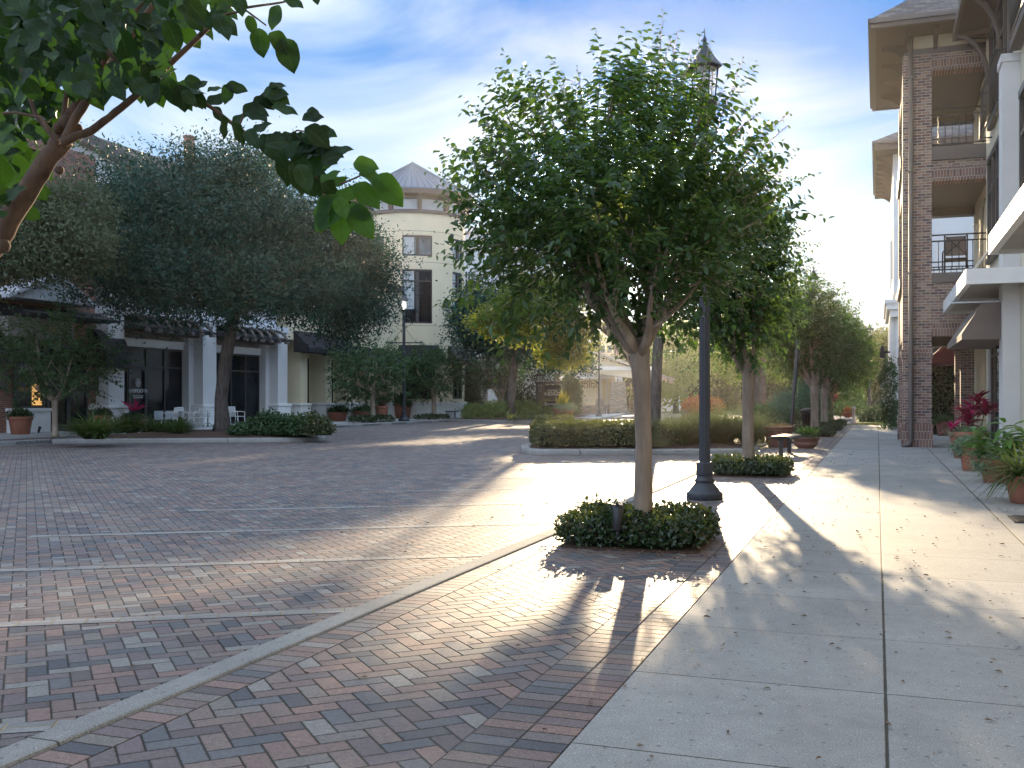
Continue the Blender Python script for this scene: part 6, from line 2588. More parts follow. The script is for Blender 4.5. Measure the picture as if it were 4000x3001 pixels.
text_mesh('lettering', 'INDIGO', .285, M['white_paint'], pn, along(U(2158.5), Z(1540), .183), rotS)
text_mesh('lettering', 'RENASANT', .17, M['white_paint'], pn2, along(U(2163), Z(1580), .183), rotS)
mb = MB()
signbox(mb, U(2128), U(2135.5), Z(1586), Z(1572), .008, .18)
mb.build('emblem', M['white_paint'], pn2)
mb = MB()
for u in (U(2130), U(2186)):
    mb.tube([along(u, Z(1507), .22), along(u, Z(1497), .22)], .012, 5)
    mb.tube([along(u, Z(1567), .22), along(u, Z(1561), .22)], .012, 5)
mb.build('hanger', M['black_metal'], sign)
for o in sign.children_recursive:
    pass

# potted croton by the sign
p = G(2201, 1629, .05)
dP = 62.0
p = D3(2201, 1629, dP)
r_ = thing('potted_plant', 'clay pot of yellow croton and pale trailing plants beside the hotel sign', 'potted plant', (p.x, p.y, .08))
pot_round(r_, .72, .62, M['terracotta'], .75)
n = 34
V, F = leafn(np.tile([[p.x - .15, p.y, .75]], (n, 1)) + rdir(n) * np.array([.2, .2, .3]), unit(rdir(n) * np.array([.35, .35, .2]) + np.array([0, 0, 1.])), rdir(n), RNG.uniform(.5, 1.0, n), .16, STRAP, .1)
add_leaves(r_, 'lf_yellow', (V, F))
add_leaves(r_, 'lf_sage', crown_clumps([(p.x + .1, p.y - .2, .75, .6, .6, .15)], 60, 26, .1, .1, .06), 'ground_cover')

# hedges and shrubs in the hotel bed
for px, y, d_, rx_, ry_, lab, mt in ((1860, 1612, 62.5, 48, 24, 'round light green shrub by the round tower base', 'lf_lime'), (1935, 1610, 62.0, 50, 28, 'light green shrub left of the hotel oak trunk', 'lf_lime'), (2060, 1606, 63.5, 52, 27, 'light green hedge right of the hotel oak trunk', 'lf_lime'),
                                     (2130, 1606, 64.5, 50, 26, 'light green hedge behind the hotel sign post', 'lf_lime')):
    e = ellpx(px, y, d_, rx_, ry_)
    bush('shrub', lab, (e[0], e[1], .1), [e], 110, 40, .16, .16, .08, mt, group='light green shrubs in the hotel bed')
r_ = thing('ground_cover', 'low green ground cover in front of the hotel sign', 'ground cover', tuple(G(2080, 1640, .1)))
q = [G(1990, 1643, .12), G(2235, 1641, .12), G(2225, 1630, .12), G(2010, 1630, .12)]
V, F = hedge_np([(v.x, v.y) for v in q], .1, .26, 2600, .14, .08, .3)
np_mesh('leaves', V, F, M['lf_hedge'], r_)

# hotel: stone garden wall with flowering vine, main block and entrance roof
hot = thing('hotel_building', 'pale hotel building with stone base and tan metal entrance roof', 'building', (-18, 95, 0))


def face_box(mb, x0, x1, y0, y1, d, th, m=None):
    """a block facing the street: survey columns x0..x1, rows y0 (top) ..y1 (foot) at distance d"""
    a, b = D3(x0, 1557, d), D3(x1, 1557, d)
    z1 = EYE + (1557 - y0) * d / 4000
    z0 = max(-.1, EYE + (1557 - y1) * d / 4000) if y1 is not None else -.1
    bk = Vector((-SN, CS, 0)) * th
    mb.ext([(a.x, a.y, z0), (b.x, b.y, z0), (b.x, b.y, z1), (a.x, a.y, z1)], tuple(bk), m)


# main block, many floors
mb = MB()
face_box(mb, 1700, 2190, 905, None, 96, 14)
mb.build('main_block', M['siding'], hot)
mb = MB()
face_box(mb, 1690, 2200, 886, 904, 95.5, 15)
mb.build('cornice', M['white_paint'], hot)
for yy in (940, 1060, 1180, 1300):
    for xx in (1760, 1816, 1838, 1950, 2020, 2090, 2150):
        mb = MB()
        dw = 95.9
        if xx == 1838:
            continue
        face_box(mb, xx, xx + 34, yy, yy + 75, dw, .09)
        w_ = mb.build('window', M['glass_blue'], hot)
        mb = MB()
        for i in range(4):
            face_box(mb, xx + 34 * i / 3 - 1.2, xx + 34 * i / 3 + 1.2, yy, yy + 75, dw - .08, .07)
        for i in range(6):
            face_box(mb, xx - 1, xx + 35, yy + 75 * i / 5 - 1.2, yy + 75 * i / 5 + 1.2, dw - .07, .06)
        mb.build('frame', M['white_paint'], w_)
# stone wing behind the oak
mb = MB()
face_box(mb, 1852, 1900, 1395, None, 74, 1.2)
mb.build('stone_pier', M['stone'], hot)
mb = MB()
face_box(mb, 1900, 2190, 1380, None, 78, 3)
mb.build('stone_wall', M['stone'], hot)
mb = MB()
face_box(mb, 1905, 1945, 1520, None, 77.8, .18)
mb.build('side_door', M['siding'], hot)
mb = MB()
face_box(mb, 1871, 1886, 1500, 1508, 73.6, .3)
mb.build('wall_light', M['blind'], hot)
# entrance pavilion: cream walls, stone plinth, hipped metal roof, gabled drive-through
mb = MB()
face_box(mb, 2215, 2400, 1482, 1585, 92, 5, 0)
face_box(mb, 2205, 2405, 1584, None, 91.6, 5.6, 1)
mb.build('wall', [M['stucco_yellow'], M['stone']], hot)
for xa, xb, yb in ((2243, 2249, 1588), (2342, 2349, 1565), (2368, 2372, None)):
    mb = MB()
    face_box(mb, xa, xb, 1485, yb, 91.55, .25)
    mb.build('corner_trim', M['white_paint'], hot)
a, b = D3(2215, 1557, 90.6), D3(2420, 1557, 90.6)
bk = Vector((-SN, CS, 0))
z0, z1 = EYE + (1557 - 1478) * 90.6 / 4000, EYE + (1557 - 1405) * 92 / 4000
rt2 = (b - a).normalized()
mb = MB()
A_ = [a - rt2 * .3 + Vector((0, 0, z0 - EYE)), b + Vector((0, 0, z0 - EYE)), b + bk * 7 + Vector((0, 0, z0 - EYE)), a + bk * 7 + Vector((0, 0, z0 - EYE))]
for v in A_:
    v.z = z0
m1 = a + rt2 * 1.6 + bk * 3.4
m2 = b - rt2 * 1.8 + bk * 3.4
m1.z = m2.z = z1 + .3
mb.add([tuple(v) for v in A_] + [tuple(m1), tuple(m2)], [(0, 1, 5, 4), (1, 2, 5), (2, 3, 4, 5), (3, 0, 4), (3, 2, 1, 0)])
for i in range(15):
    u = i / 14
    p0 = A_[0].lerp(A_[1], u)
    tgt = m1.lerp(m2, min(1, max(0, (u - .2) / .55)))
    fr = 1.0 if .15 < u < .8 else (.55 if u > .8 else .6)
    mb.tube([p0 + Vector((0, 0, .03)), p0.lerp(Vector(tgt), fr) + Vector((0, 0, .03))], .035, 4)
mb.build('roof', M['tan_metal'], hot)
mb = MB()
face_box(mb, 2208, 2424, 1474, 1481, 90.5, .2)
mb.build('gutter', M['white_paint'], hot)
pl = D3(2296, 1502, 91.9)
for s_, sz, zz in (('HOTEL', .34, 1494), ('INDIGO', .62, 1508)):
    q = D3(2299 if s_ == 'INDIGO' else 2292, zz, 91.88)
    text_mesh('lettering', s_, sz, M['sign_brown'], hot, tuple(q), rotS, .02)
# drive-through gable to the right on tapered stone piers
for (xa, xb, d_) in ((2380, 2452, 89), (2462, 2530, 97), (2328, 2364, 88)):
    mb = MB()
    top = 1490 if d_ > 88 else 1560
    l0, l1 = D3(xa, 1557, d_), D3(xb, 1557, d_)
    t0_, t1_ = l0.lerp(l1, .12), l0.lerp(l1, .88)
    zt = EYE + (1557 - top) * d_ / 4000
    v = [Vector((l0.x, l0.y, 0)), Vector((l1.x, l1.y, 0)), Vector((l1.x, l1.y, 0)) + bk * 1.5, Vector((l0.x, l0.y, 0)) + bk * 1.5,
         Vector((t0_.x, t0_.y, zt)) + bk * .15, Vector((t1_.x, t1_.y, zt)) + bk * .15, Vector((t1_.x, t1_.y, zt)) + bk * 1.35, Vector((t0_.x, t0_.y, zt)) + bk * 1.35]
    mb.add([tuple(q) for q in v], [(3, 2, 1, 0), (0, 1, 5, 4), (1, 2, 6, 5), (2, 3, 7, 6), (3, 0, 4, 7), (4, 5, 6, 7)])
    mb.build('stone_pier', M['stone'], hot)
mb = MB()
for xa in (2404, 2416, 2425):
    face_box(mb, xa, xa + 6, 1440, 1491, 89.6, .3)
face_box(mb, 2330, 2560, 1432, 1446, 89.3, .4)
mb.build('porch_post', M['white_paint'], hot)
mb = MB()
l0, r0_ = D3(2318, 1557, 89), D3(2640, 1557, 89)
zr = EYE + (1557 - 1380) * 89 / 4000
ze = EYE + (1557 - 1432) * 89 / 4000
pts = [Vector((l0.x, l0.y, zr)), Vector((r0_.x, r0_.y, ze - 1.3)), Vector((r0_.x, r0_.y, ze - 1.15)), Vector((l0.x, l0.y, zr + .18))]
mb.ext([tuple(q) for q in pts], tuple(bk * 9))
for i in range(12):
    q0 = pts[3] + bk * (9 * i / 11) + Vector((0, 0, .02))
    q1_ = pts[2] + bk * (9 * i / 11) + Vector((0, 0, .02))
    mb.tube([q0, q1_], .03, 4)
mb.build('drive_through_roof', M['tan_metal'], hot)
mb = MB()
pts = [Vector((l0.x, l0.y, zr - .03)), Vector((r0_.x, r0_.y, ze - 1.33)), Vector((r0_.x, r0_.y, ze - 1.5)), Vector((l0.x, l0.y, ze - .55))]
mb.ext([tuple(q + bk * .5) for q in pts], tuple(bk * .2))
mb.build('gable_wall', M['stucco_cream'], hot)

# far pale hotel wing seen above the entrance roof
wing = thing('pale_building', 'distant pale office building above the hotel entrance roof', 'building', tuple(D3(2420, 1600, 135)))
mb = MB()
face_box(mb, 2330, 2500, 1300, None, 135, 10)
mb.build('wall', M['stucco_cream'], wing)
for xx in (2345, 2372, 2399, 2426, 2453):
    mb = MB()
    face_box(mb, xx, xx + 18, 1350, 1378, 134.9, .08)
    mb.build('window', M['glass_blue'], wing)

bush('shrub', 'dark tall shrub between the round tower and the hotel stone pier', tuple(D3(1832, 1600, 71)), [ellpx(1832, 1500, 71, 30, 110), ellpx(1842, 1570, 70, 26, 60)], 200, 36, .18, .2, .09, 'lf_wood')
# flowering vine on the stone wall, cypress
r_ = thing('flowering_vine', 'white flowered vine covering the hotel stone wall behind the sign', 'vine', tuple(D3(2090, 1600, 77)))
V, F = crown_clumps([ellpx(2090, 1500, 76.8, 95, 95, 1.0), ellpx(2030, 1560, 76.8, 60, 50, .8)], 240, 36, .3, .2, .1, shell=.3)
np_mesh('foliage', V, F, M['lf_wood'], r_)
V, F = crown_clumps([ellpx(2090, 1490, 75.9, 85, 85, .6)], 160, 6, .28, .12, .1, shell=.2)
np_mesh('flowers', V, F, M['petal'], r_)['kind'] = 'stuff'
r_ = bush('cypress', 'dark upright juniper right of the hotel sign panels', tuple(G(2235, 1619, 0)), [ellpx(2235, 1560, 72, 28, 75), ellpx(2228, 1510, 72, 20, 50)], 160, 36, .16, .22, .06, 'lf_juniper', 'conifer')

# ---------------------------------------------------------------- far end of the street
def far_tree(label, x, ybase, d, ell, mat, n, per=46, sig=.8, L=.36, W=.2, name='broadleaf_tree', group='trees beyond the end of the street'):
    p = D3(x, ybase, d)
    b = Vector((p.x, p.y, -.05))
    e0 = ell[0]
    tk = [b, Vector((b.x, b.y, 1.2)), Vector((e0[0], e0[1], max(2.0, e0[2] - e0[5] * .4)))]
    return oak(name, label, b, tk, [.3, .22, .16], ell, n, per, sig, L, W, mats=('bark_oak', mat), group=group, nl=8, hang=.2)


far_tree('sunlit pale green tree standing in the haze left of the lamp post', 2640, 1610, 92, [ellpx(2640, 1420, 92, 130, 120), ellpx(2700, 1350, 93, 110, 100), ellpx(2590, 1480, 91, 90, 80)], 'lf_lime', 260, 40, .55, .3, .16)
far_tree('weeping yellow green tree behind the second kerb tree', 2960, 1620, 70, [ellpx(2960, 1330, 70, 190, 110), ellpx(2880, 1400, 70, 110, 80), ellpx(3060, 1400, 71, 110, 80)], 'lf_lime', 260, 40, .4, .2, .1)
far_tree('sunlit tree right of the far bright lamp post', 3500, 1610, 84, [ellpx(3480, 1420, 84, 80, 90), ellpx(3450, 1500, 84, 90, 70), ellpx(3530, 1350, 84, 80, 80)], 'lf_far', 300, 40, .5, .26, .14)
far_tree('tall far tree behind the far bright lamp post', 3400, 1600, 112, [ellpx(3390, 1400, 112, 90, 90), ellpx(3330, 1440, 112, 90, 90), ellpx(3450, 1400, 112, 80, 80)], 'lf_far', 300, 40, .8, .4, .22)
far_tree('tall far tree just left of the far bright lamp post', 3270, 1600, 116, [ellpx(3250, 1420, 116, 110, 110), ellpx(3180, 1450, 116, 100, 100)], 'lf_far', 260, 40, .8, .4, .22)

far_tree('unseen tall tree added for its shade, behind the nearest tree crown', 2420, 1610, 91, [ellpx(2370, 900, 91, 100, 52, 2.5, 3), ellpx(2255, 890, 91, 90, 52, 2.5, 3)], 'lf_far', 260, 46, .55, .34, .2)  # added out of view to cast shade on the road
# the wood beyond, one dark mass
wx = []
for k in range(46):
    xx = 2480 + k * 30 + random.uniform(-12, 12)
    d_ = random.uniform(122, 138)
    top = 1330 + 40 * math.sin(k * .9) + random.uniform(-25, 25) if xx > 3050 else 1290 + 40 * math.sin(k * .7) + random.uniform(-30, 30)
    wx.append(ellpx(xx, (top + 1600) / 2, d_, 62, (1600 - top) / 2, 2.5))
V, F = crown_clumps(wx, 1700, 40, .95, .5, .28, shell=.5)
V[:, 2] = np.maximum(V[:, 2], -.05)
o = np_mesh('wood', V, F, M['lf_wood'])
tag(o, 'hazy dark wood closing the far end of the street', 'wood', kind='stuff')
# dense clipped screen hedge below the wood
q0, q1_ = D3(2440, 1600, 112), D3(3330, 1600, 112)
r_ = thing('screen_hedge', 'long dark tall screen hedge in the haze at the road end', 'hedge', tuple(q0.lerp(q1_, .5)))
r_.location.z = -.05
pl4 = [(q0.x, q0.y), (q1_.x, q1_.y), (q1_.x - SN * 4, q1_.y + CS * 4), (q0.x - SN * 4, q0.y + CS * 4)]
V, F = hedge_np(pl4, -.05, 5.2, 16000, .42, .24, .75)
np_mesh('foliage', V, F, M['lf_wood'], r_)
slab('stems', inset(pl4, .5), -.05, 4.9, M['core'], 0, r_)

# shrubs, topiary, pots at the end of the pavement
bush('shrub', 'large blue green feathery shrub behind the leaning pole', tuple(G(3120, 1662)), [ellpx(3090, 1600, 47, 70, 60), ellpx(3150, 1560, 48, 60, 80), ellpx(3050, 1620, 46, 50, 40), ellpx(3180, 1600, 47, 50, 60)], 260, 44, .2, .13, .05, 'lf_blue')
bush('topiary', 'round topped clipped conical evergreen near the far iron fence', tuple(G(3327, 1618)), [ellpx(3327, 1560, 71, 34, 52), ellpx(3327, 1535, 71, 26, 42), ellpx(3327, 1580, 71, 37, 30)], 420, 40, .1, .13, .07, 'lf_lime', 'topiary', shell=.85)
bush('juniper_shrub', 'spreading dark juniper at the end of the pavement', tuple(G(3430, 1645)), [ellpx(3420, 1628, 56, 50, 24), ellpx(3460, 1620, 56.5, 36, 28)], 130, 40, .2, .2, .05, 'lf_juniper')
bush('pink_bush', 'small pinkish red bush behind the farthest kerb trees', tuple(G(3225, 1628)), [ellpx(3225, 1565, 72, 16, 14), ellpx(3248, 1556, 72, 14, 11)], 80, 30, .16, .16, .08, 'lf_pink')
bush('shrub', 'low light green shrub left of the conical evergreen', tuple(G(3300, 1628)), [ellpx(3280, 1596, 70, 34, 18)], 70, 36, .14, .14, .08, 'lf_lime')
bush('shrub', 'small light green shrub right of the conical evergreen by the iron fence', tuple(G(3348, 1628)), [ellpx(3348, 1594, 70, 24, 18)], 50, 36, .14, .14, .08, 'lf_lime')
bush('orange_shrub', 'orange red shrub by a pot in the hazy road end', tuple(G(2710, 1640, -.1)), [ellpx(2712, 1592, 63, 34, 26)], 90, 36, .16, .16, .08, 'lf_orange')
bush('orange_shrub', 'narrower reddish shrub just right of the big lamp post in the hazy road end', tuple(G(2785, 1640, -.1)), [ellpx(2785, 1592, 64, 22, 30)], 60, 36, .16, .16, .08, 'lf_orange')
p = D3(2705, 1635, 63.4)
r_ = thing('stone_planter', 'grey stone planter below the orange red shrub', 'planter', (p.x, p.y, -.1))
mb = MB()
mb.lathe([(.6, 0), (.62, .05), (.7, .55), (.76, .58), (.76, .68), (.66, .68), (.6, .6)], 20)
mb.build('pot', M['stucco_taupe'], r_, world=False)
bush('shrub', 'mixed green shrub on the far bed left of the blue green shrub', tuple(G(2985, 1668, 0)), [ellpx(2990, 1622, 46, 40, 26), ellpx(2950, 1616, 47, 34, 28)], 90, 40, .14, .12, .06, 'lf_small')
for px, yb, lab in ((2960, 1640, 'tall feathery grass in the far bed behind the second kerb tree'), (3010, 1645, 'short feathery grass in the far bed near the blue green shrub')):
    p = G(px, yb, 0)
    r_ = thing('grass_clump', lab, 'ornamental grass', (p.x, p.y, .05), 0, 'grass in the far bed')
    add_leaves(r_, 'lf_straw', tuft([(p.x + random.uniform(-.4, .4), p.y + random.uniform(-.4, .4), .05) for _ in range(5)], 60, 1.7, .03, .5, 1.1, .5, BLADE, .2), 'blades')
# palm-like dark trunk behind
p = D3(2968, 1610, 60)
r_ = thing('palm_trunk', 'thick brown tree trunk standing behind the second kerb tree', 'tree', (p.x, p.y, 0))
mb = MB()
mb.tube([(p.x, p.y, 0), (p.x, p.y, .4), (p.x + .02, p.y, 2.0), (p.x + .05, p.y, 4.0), (p.x + .05, p.y, 5.5)], [.4, .34, .33, .3, .2], 12, flute=.05)
mb.build('trunk', M['bark_oak'], r_)
V, F = crown_clumps([(p.x, p.y, 6.2, 2.2, 2.2, 1.3)], 120, 40, .35, .22, .11)
np_mesh('crown', V, F, M['lf_lime'], r_)

p = D3(3311, 1648, 53)
r_ = thing('clay_bowl', 'wide orange clay bowl raised on a brick and stone plinth', 'planter', (p.x, p.y, 0))
mb = MB()
mb.box(-.65, .65, -.5, .5, 0, .3, 0)
mb.box(-.65, .65, -.5, .5, .303, .55, 1)
mb.box(-.7, .7, -.55, .55, .553, .75, 0)
mb.build('plinth', [M['white_stone'], M['brick']], r_, world=False)
mb = MB()
mb.lathe([(.3, .753), (.32, .78), (.75, 1.15), (.98, 1.38), (1.0, 1.44), (.92, 1.44), (.85, 1.38)], 28)
mb.build('pot', M['terracotta'], r_, world=False)
mb = MB()
mb.lathe([(.88, 1.36), (.5, 1.5), (.01, 1.54)], 20)
mb.build('soil', M['lf_straw'], r_, world=False)
r_.scale = (.38, .38, .40)
x, y, _ = r_.location
r2 = bush('pink_bush', 'tiny orange plant standing in the raised clay bowl', (x, y, .6), [(x, y, .72, .1, .1, .14)], 16, 20, .05, .1, .05, 'lf_orange')
p = D3(3335, 1650, 52.5)
bo = thing('stone_post', 'weathered stone post beside the raised clay bowl', 'post', (p.x, p.y, 0))
bo.scale = (.75, .75, .62)
mb = MB()
mb.lathe([(.22, 0), (.22, .1), (.14, .3), (.1, .5), (.1, 1.15), (.14, 1.18), (.14, 1.4), (.02, 1.42)], 14)
mb.build('shaft', M['stucco_taupe'], bo, world=False)

# iron fence
fa0, fa1 = D3(3185, 1600, 76), D3(3490, 1600, 76)
fn = thing('iron_fence', 'low black iron picket fence before the far trees', 'fence', tuple((fa0.x, fa0.y, 0)))
n = 48
mb = MB()
for zz in (.25, 1.05):
    mb.tube([(fa0.x, fa0.y, zz), (fa1.x, fa1.y, zz)], .025, 4)
for i in range(n + 1):
    q = fa0.lerp(fa1, i / n)
    mb.tube([(q.x, q.y, 0), (q.x, q.y, 1.15)], .016, 4)
mb.build('pickets', M['black_metal'], fn)
for i in range(6):
    q = fa0.lerp(fa1, i / 5)
    mb = MB()
    mb.box(q.x - .05, q.x + .05, q.y - .05, q.y + .05, 0, 1.3)
    mb.build('post', M['black_metal'], fn)
# small dark hut with pitched roof by the road end
p = D3(2610, 1600, 104)
ht = thing('brown_shed', 'small dark pitched roof shed at the hazy road end behind the oak trunk', 'shed', (p.x, p.y, 0))
mb = MB()
mb.box(-3.5, 1, -1, 2, 0, 2.6)
mb.build('wall', M['siding'], ht, world=False)
mb = MB()
mb.ext([(-4, -1.3, 2.5), (1.6, -1.3, 2.0), (1.6, -1.3, 2.2), (-2, -1.3, 4.2), (-4, -1.3, 4.2)], (0, 3.6, 0))
mb.build('roof', M['dark_wood'], ht, world=False)

# ---------------------------------------------------------------- branch of the tree beside the camera
df = 3.9
base = D3(-520, 1557, 3.7)
base.z = -.02
fore = thing('crape_myrtle_tree', 'overhanging near tree with reddish limbs and big leaves at the top left', 'tree', base, 0, 'crape myrtles along the near kerb')


def F3(x, y, d=df):
    return D3(x, y, d)


main = [base, base + Vector((0, 0, .5)), F3(-420, 1560, 3.75), F3(-210, 1190, 3.85), F3(10, 905), F3(110, 740), F3(195, 610), F3(250, 540)]
limbs = [(main, [.085, .07, .06, .052, .043, .039, .036, .040])]
bl = [([(245, 560), (262, 470), (340, 340), (395, 250), (480, 120), (560, -10), (620, -110)], .021, 3.9),
      ([(250, 560), (300, 450), (372, 345), (430, 260), (520, 130), (610, 0), (650, -80)], .020, 3.85),
      ([(240, 560), (300, 532), (358, 512), (450, 440), (560, 350), (650, 265), (780, 140), (915, 0), (960, -60)], .017, 3.8),
      ([(245, 540), (250, 440), (262, 350), (285, 230), (300, 120)], .013, 4.0),
      ([(235, 560), (190, 515), (135, 440), (95, 320), (70, 220)], .011, 3.8),
      ([(230, 560), (160, 460), (60, 440), (-60, 450)], .008, 3.7),
      ([(420, 200), (520, 280), (620, 322), (700, 350), (745, 372), (840, 430), (930, 500), (1010, 552), (1090, 610), (1180, 660), (1260, 710), (1330, 790)], .0095, 3.6),
      ([(930, 500), (960, 430), (1010, 380), (1050, 345)], .0045, 3.55),
      ([(1010, 552), (1090, 560), (1160, 510), (1240, 520)], .0045, 3.55),
      ([(1260, 760), (1340, 800), (1410, 860), (1450, 910)], .0045, 3.5),
      ([(1330, 720), (1400, 690), (1460, 660)], .004, 3.5),
      ([(780, 140), (870, 60), (960, 40), (1040, 100)], .006, 3.7),
      ([(960, 30), (1100, 10), (1220, -20)], .005, 3.7)]
for pts, r0_, d_ in bl:
    pp = [F3(x, y, d_ + .012 * i) for i, (x, y) in enumerate(pts)]
    limbs.append((pp, [r0_ * (1 - .55 * i / (len(pp) - 1)) for i in range(len(pp))]))
mb = MB()
for k, (pts, rad) in enumerate(limbs):
    # denser, slightly wandering limb
    fine, fr = [], []
    for i in range(len(pts) - 1):
        for j in range(4):
            u = j / 4
            fine.append(Vector(pts[i]).lerp(Vector(pts[i + 1]), u) + Vector((random.uniform(-1, 1), random.uniform(-1, 1), random.uniform(-1, 1))) * rad[i] * .12)
            fr.append((rad[i] * (1 - u) + rad[i + 1] * u) * random.uniform(.94, 1.06))
    fine.append(Vector(pts[-1]))
    fr.append(rad[-1])
    mb.tube(fine, fr, 12 if k < 4 else 7, flute=.05 if k == 0 else 0)
for x, y, r_ in ((232, 665, .018), (258, 478, .03), (300, 505, .024), (228, 500, .022), (10, 960, .03)):
    c_ = F3(x, y, 3.88)
    mb.lathe([(.001, -r_), (r_ * .7, -r_ * .7), (r_, 0), (r_ * .7, r_ * .7), (.001, r_)], 8, c_)
mb.build('trunk', M['bark_red'], fore)


def in_poly(x, y, poly):
    c = False
    for i in range(len(poly)):
        x1, y1 = poly[i - 1]
        x2, y2 = poly[i]
        if (y1 > y) != (y2 > y) and x < (x2 - x1) * (y - y1) / (y2 - y1) + x1:
            c = not c
    return c


LP, LA, LN, LL = [], [], [], []


def put(x, y, d, ax, ay, az=0.0, L_=.085, tilt=.35):
    """leaf with its stem end at a point; axis given as right/up/away"""
    P_ = F3(x, y, d)
    A_ = Vector((CS, SN, 0)) * ax + Vector((0, 0, ay)) + Vector((-SN, CS, 0)) * az
    N_ = Vector((-SN, CS, 0)) * random.uniform(-1.3, -.35) + Vector((0, 0, 1)) * random.uniform(.1, .8) + Vector((CS, SN, 0)) * random.uniform(-tilt, tilt)
    LP.append(P_); LA.append(A_.normalized()); LN.append(N_.normalized()); LL.append(L_)


mass = [(-90, -90), (900, -90), (880, 40), (760, 90), (690, 150), (600, 240), (640, 300), (600, 340), (480, 300), (430, 330), (390, 280), (320, 400), (260, 470), (235, 560), (190, 600), (130, 700), (60, 840), (-90, 860)]
n_ = 0
while n_ < 560:
    x, y = random.uniform(-90, 900), random.uniform(-90, 860)
    if not in_poly(x, y, mass):
        continue
    n_ += 1
    near_limb = x > 20 and y > 330
    put(x, y, random.uniform(4.15, 4.9) if near_limb else random.uniform(3.2, 4.7), random.uniform(-.7, 1.0), random.uniform(-1.1, .25), random.uniform(-.6, .6), random.uniform(.09, .15))
for _ in range(420):
    put(random.uniform(-120, 700) * random.random() ** .4, random.uniform(-120, 330) * random.random() ** .7, random.uniform(4.2, 5.4), random.uniform(-.8, .8), random.uniform(-1, .3), random.uniform(-.5, .5), .15)
# leaves along the drooping spray
spray = [(560, 300), (660, 335), (745, 372), (840, 430), (930, 500), (1010, 552), (1090, 610), (1180, 660), (1260, 710), (1330, 790)]
for i in range(len(spray) - 1):
    (x0, y0), (x1, y1) = spray[i], spray[i + 1]
    dx, dy = x1 - x0, y1 - y0
    m_ = (7 if i < 2 else 3) if i < 5 else 8
    for j in range(m_):
        u = (j + random.random()) / m_
        x, y = x0 + dx * u, y0 + dy * u
        sgn = 1 if j % 2 else -1
        put(x + random.uniform(-14, 14), y + random.uniform(-14, 14), 3.6 + random.uniform(-.25, .25), .75 + random.uniform(-.4, .4), (.5 if sgn > 0 else -.8) + random.uniform(-.4, .3), random.uniform(-.5, .5), random.uniform(.075, .105) if i < 6 else random.uniform(.09, .13))
for pts in (((950, 450), (1050, 345)), ((1010, 552), (1240, 510)), ((1150, 600), (1280, 600))):
    for j in range(9):
        u = j / 8
        put(pts[0][0] + (pts[1][0] - pts[0][0]) * u, pts[0][1] + (pts[1][1] - pts[0][1]) * u, 3.55, .9, random.uniform(-.7, .6), random.uniform(-.4, .4), random.uniform(.075, .11))
# big separate leaves at the end of the spray
for (x0, y0, x1, y1) in ((1400, 680, 1600, 745), (1460, 690, 1575, 790), (1380, 640, 1475, 655), (1380, 720, 1480, 810), (1330, 790, 1330, 950), (1300, 780, 1210, 860), (1360, 800, 1455, 925), (1320, 760, 1250, 900), (1370, 815, 1450, 850),
                         (1180, 470, 1260, 440), (1190, 500, 1290, 560), (1060, 420, 1160, 425), (1150, 620, 1220, 700), (1200, 430, 1250, 455), (880, 335, 960, 350), (905, 330, 870, 400), (1010, 110, 1020, 215), (1050, 130, 1140, 200),
                         (1100, 150, 1150, 270), (970, 60, 990, 130), (1090, 20, 1060, 110), (1100, -10, 1180, 20), (930, -10, 950, 60), (1230, -30, 1240, 15), (650, 300, 680, 410), (700, 330, 720, 430), (560, 240, 600, 330), (1320, 640, 1250, 640),
                         (720, 310, 790, 330), (770, 350, 800, 300), (810, 360, 860, 330), (1290, 830, 1230, 900), (1255, 640, 1330, 600)):
    L_ = math.hypot(x1 - x0, y1 - y0) * 3.5 / 4000
    put(x0, y0, 3.5, (x1 - x0), -(y1 - y0), random.uniform(-.2, .2) * math.hypot(x1 - x0, y1 - y0), min(.17, L_ * 1.25), .25)
n_ = len(LP)
V, F = leafn(np.array([tuple(p) for p in LP]), np.array([tuple(p) for p in LA]), np.array([tuple(p) for p in LN]), np.array(LL) * .88, np.array(LL) * RNG.uniform(.46, .6, n_), OVATE, RNG.uniform(.05, .4, n_), .13, .12)
young = np.array([(p - F3(1330, 800, 3.5)).length < .36 and (p - F3(1000, 500, 3.5)).length > .3 for p in LP])  # leaves by the spray tip, which get the painted sunlit glow
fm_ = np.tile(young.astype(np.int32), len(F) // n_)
fc = np_mesh('crown', V, F, [M['lf_fore'], M['lf_tip_glow']], fore, fm_)
ks = len(OVATE)
bl_ = np.zeros((n_, ks, 3, 3), dtype=np.float32)
bl_[:, :, 1, 0] = 1.0
bl_[:, :, :, 1] = np.array([q[0] for q in OVATE])[None, :, None]
fa = fc.data.attributes.new('blade', 'FLOAT_VECTOR', 'POINT')
fa.data.foreach_set('vector', bl_.ravel())

# ---------------------------------------------------------------- air
HZ = True
if HZ:
    mb = MB()
    mb.box(-75, 75, -25, 175, -1.6, 19)
    hz = mb.build('haze', [])
    t = NT('morning haze')
    vol = t.n('VolumePrincipled')
    vol.inputs['Color'].default_value = (1, .97, .92, 1)
    vol.inputs['Density'].default_value = .0002
    vol.inputs['Anisotropy'].default_value = .86
    t.l(vol.outputs[0], t.out.inputs['Volume'])
    hz.data.materials.append(t.mat)
    tag(hz, 'thin warm morning haze hanging over the street', 'haze', kind='stuff')

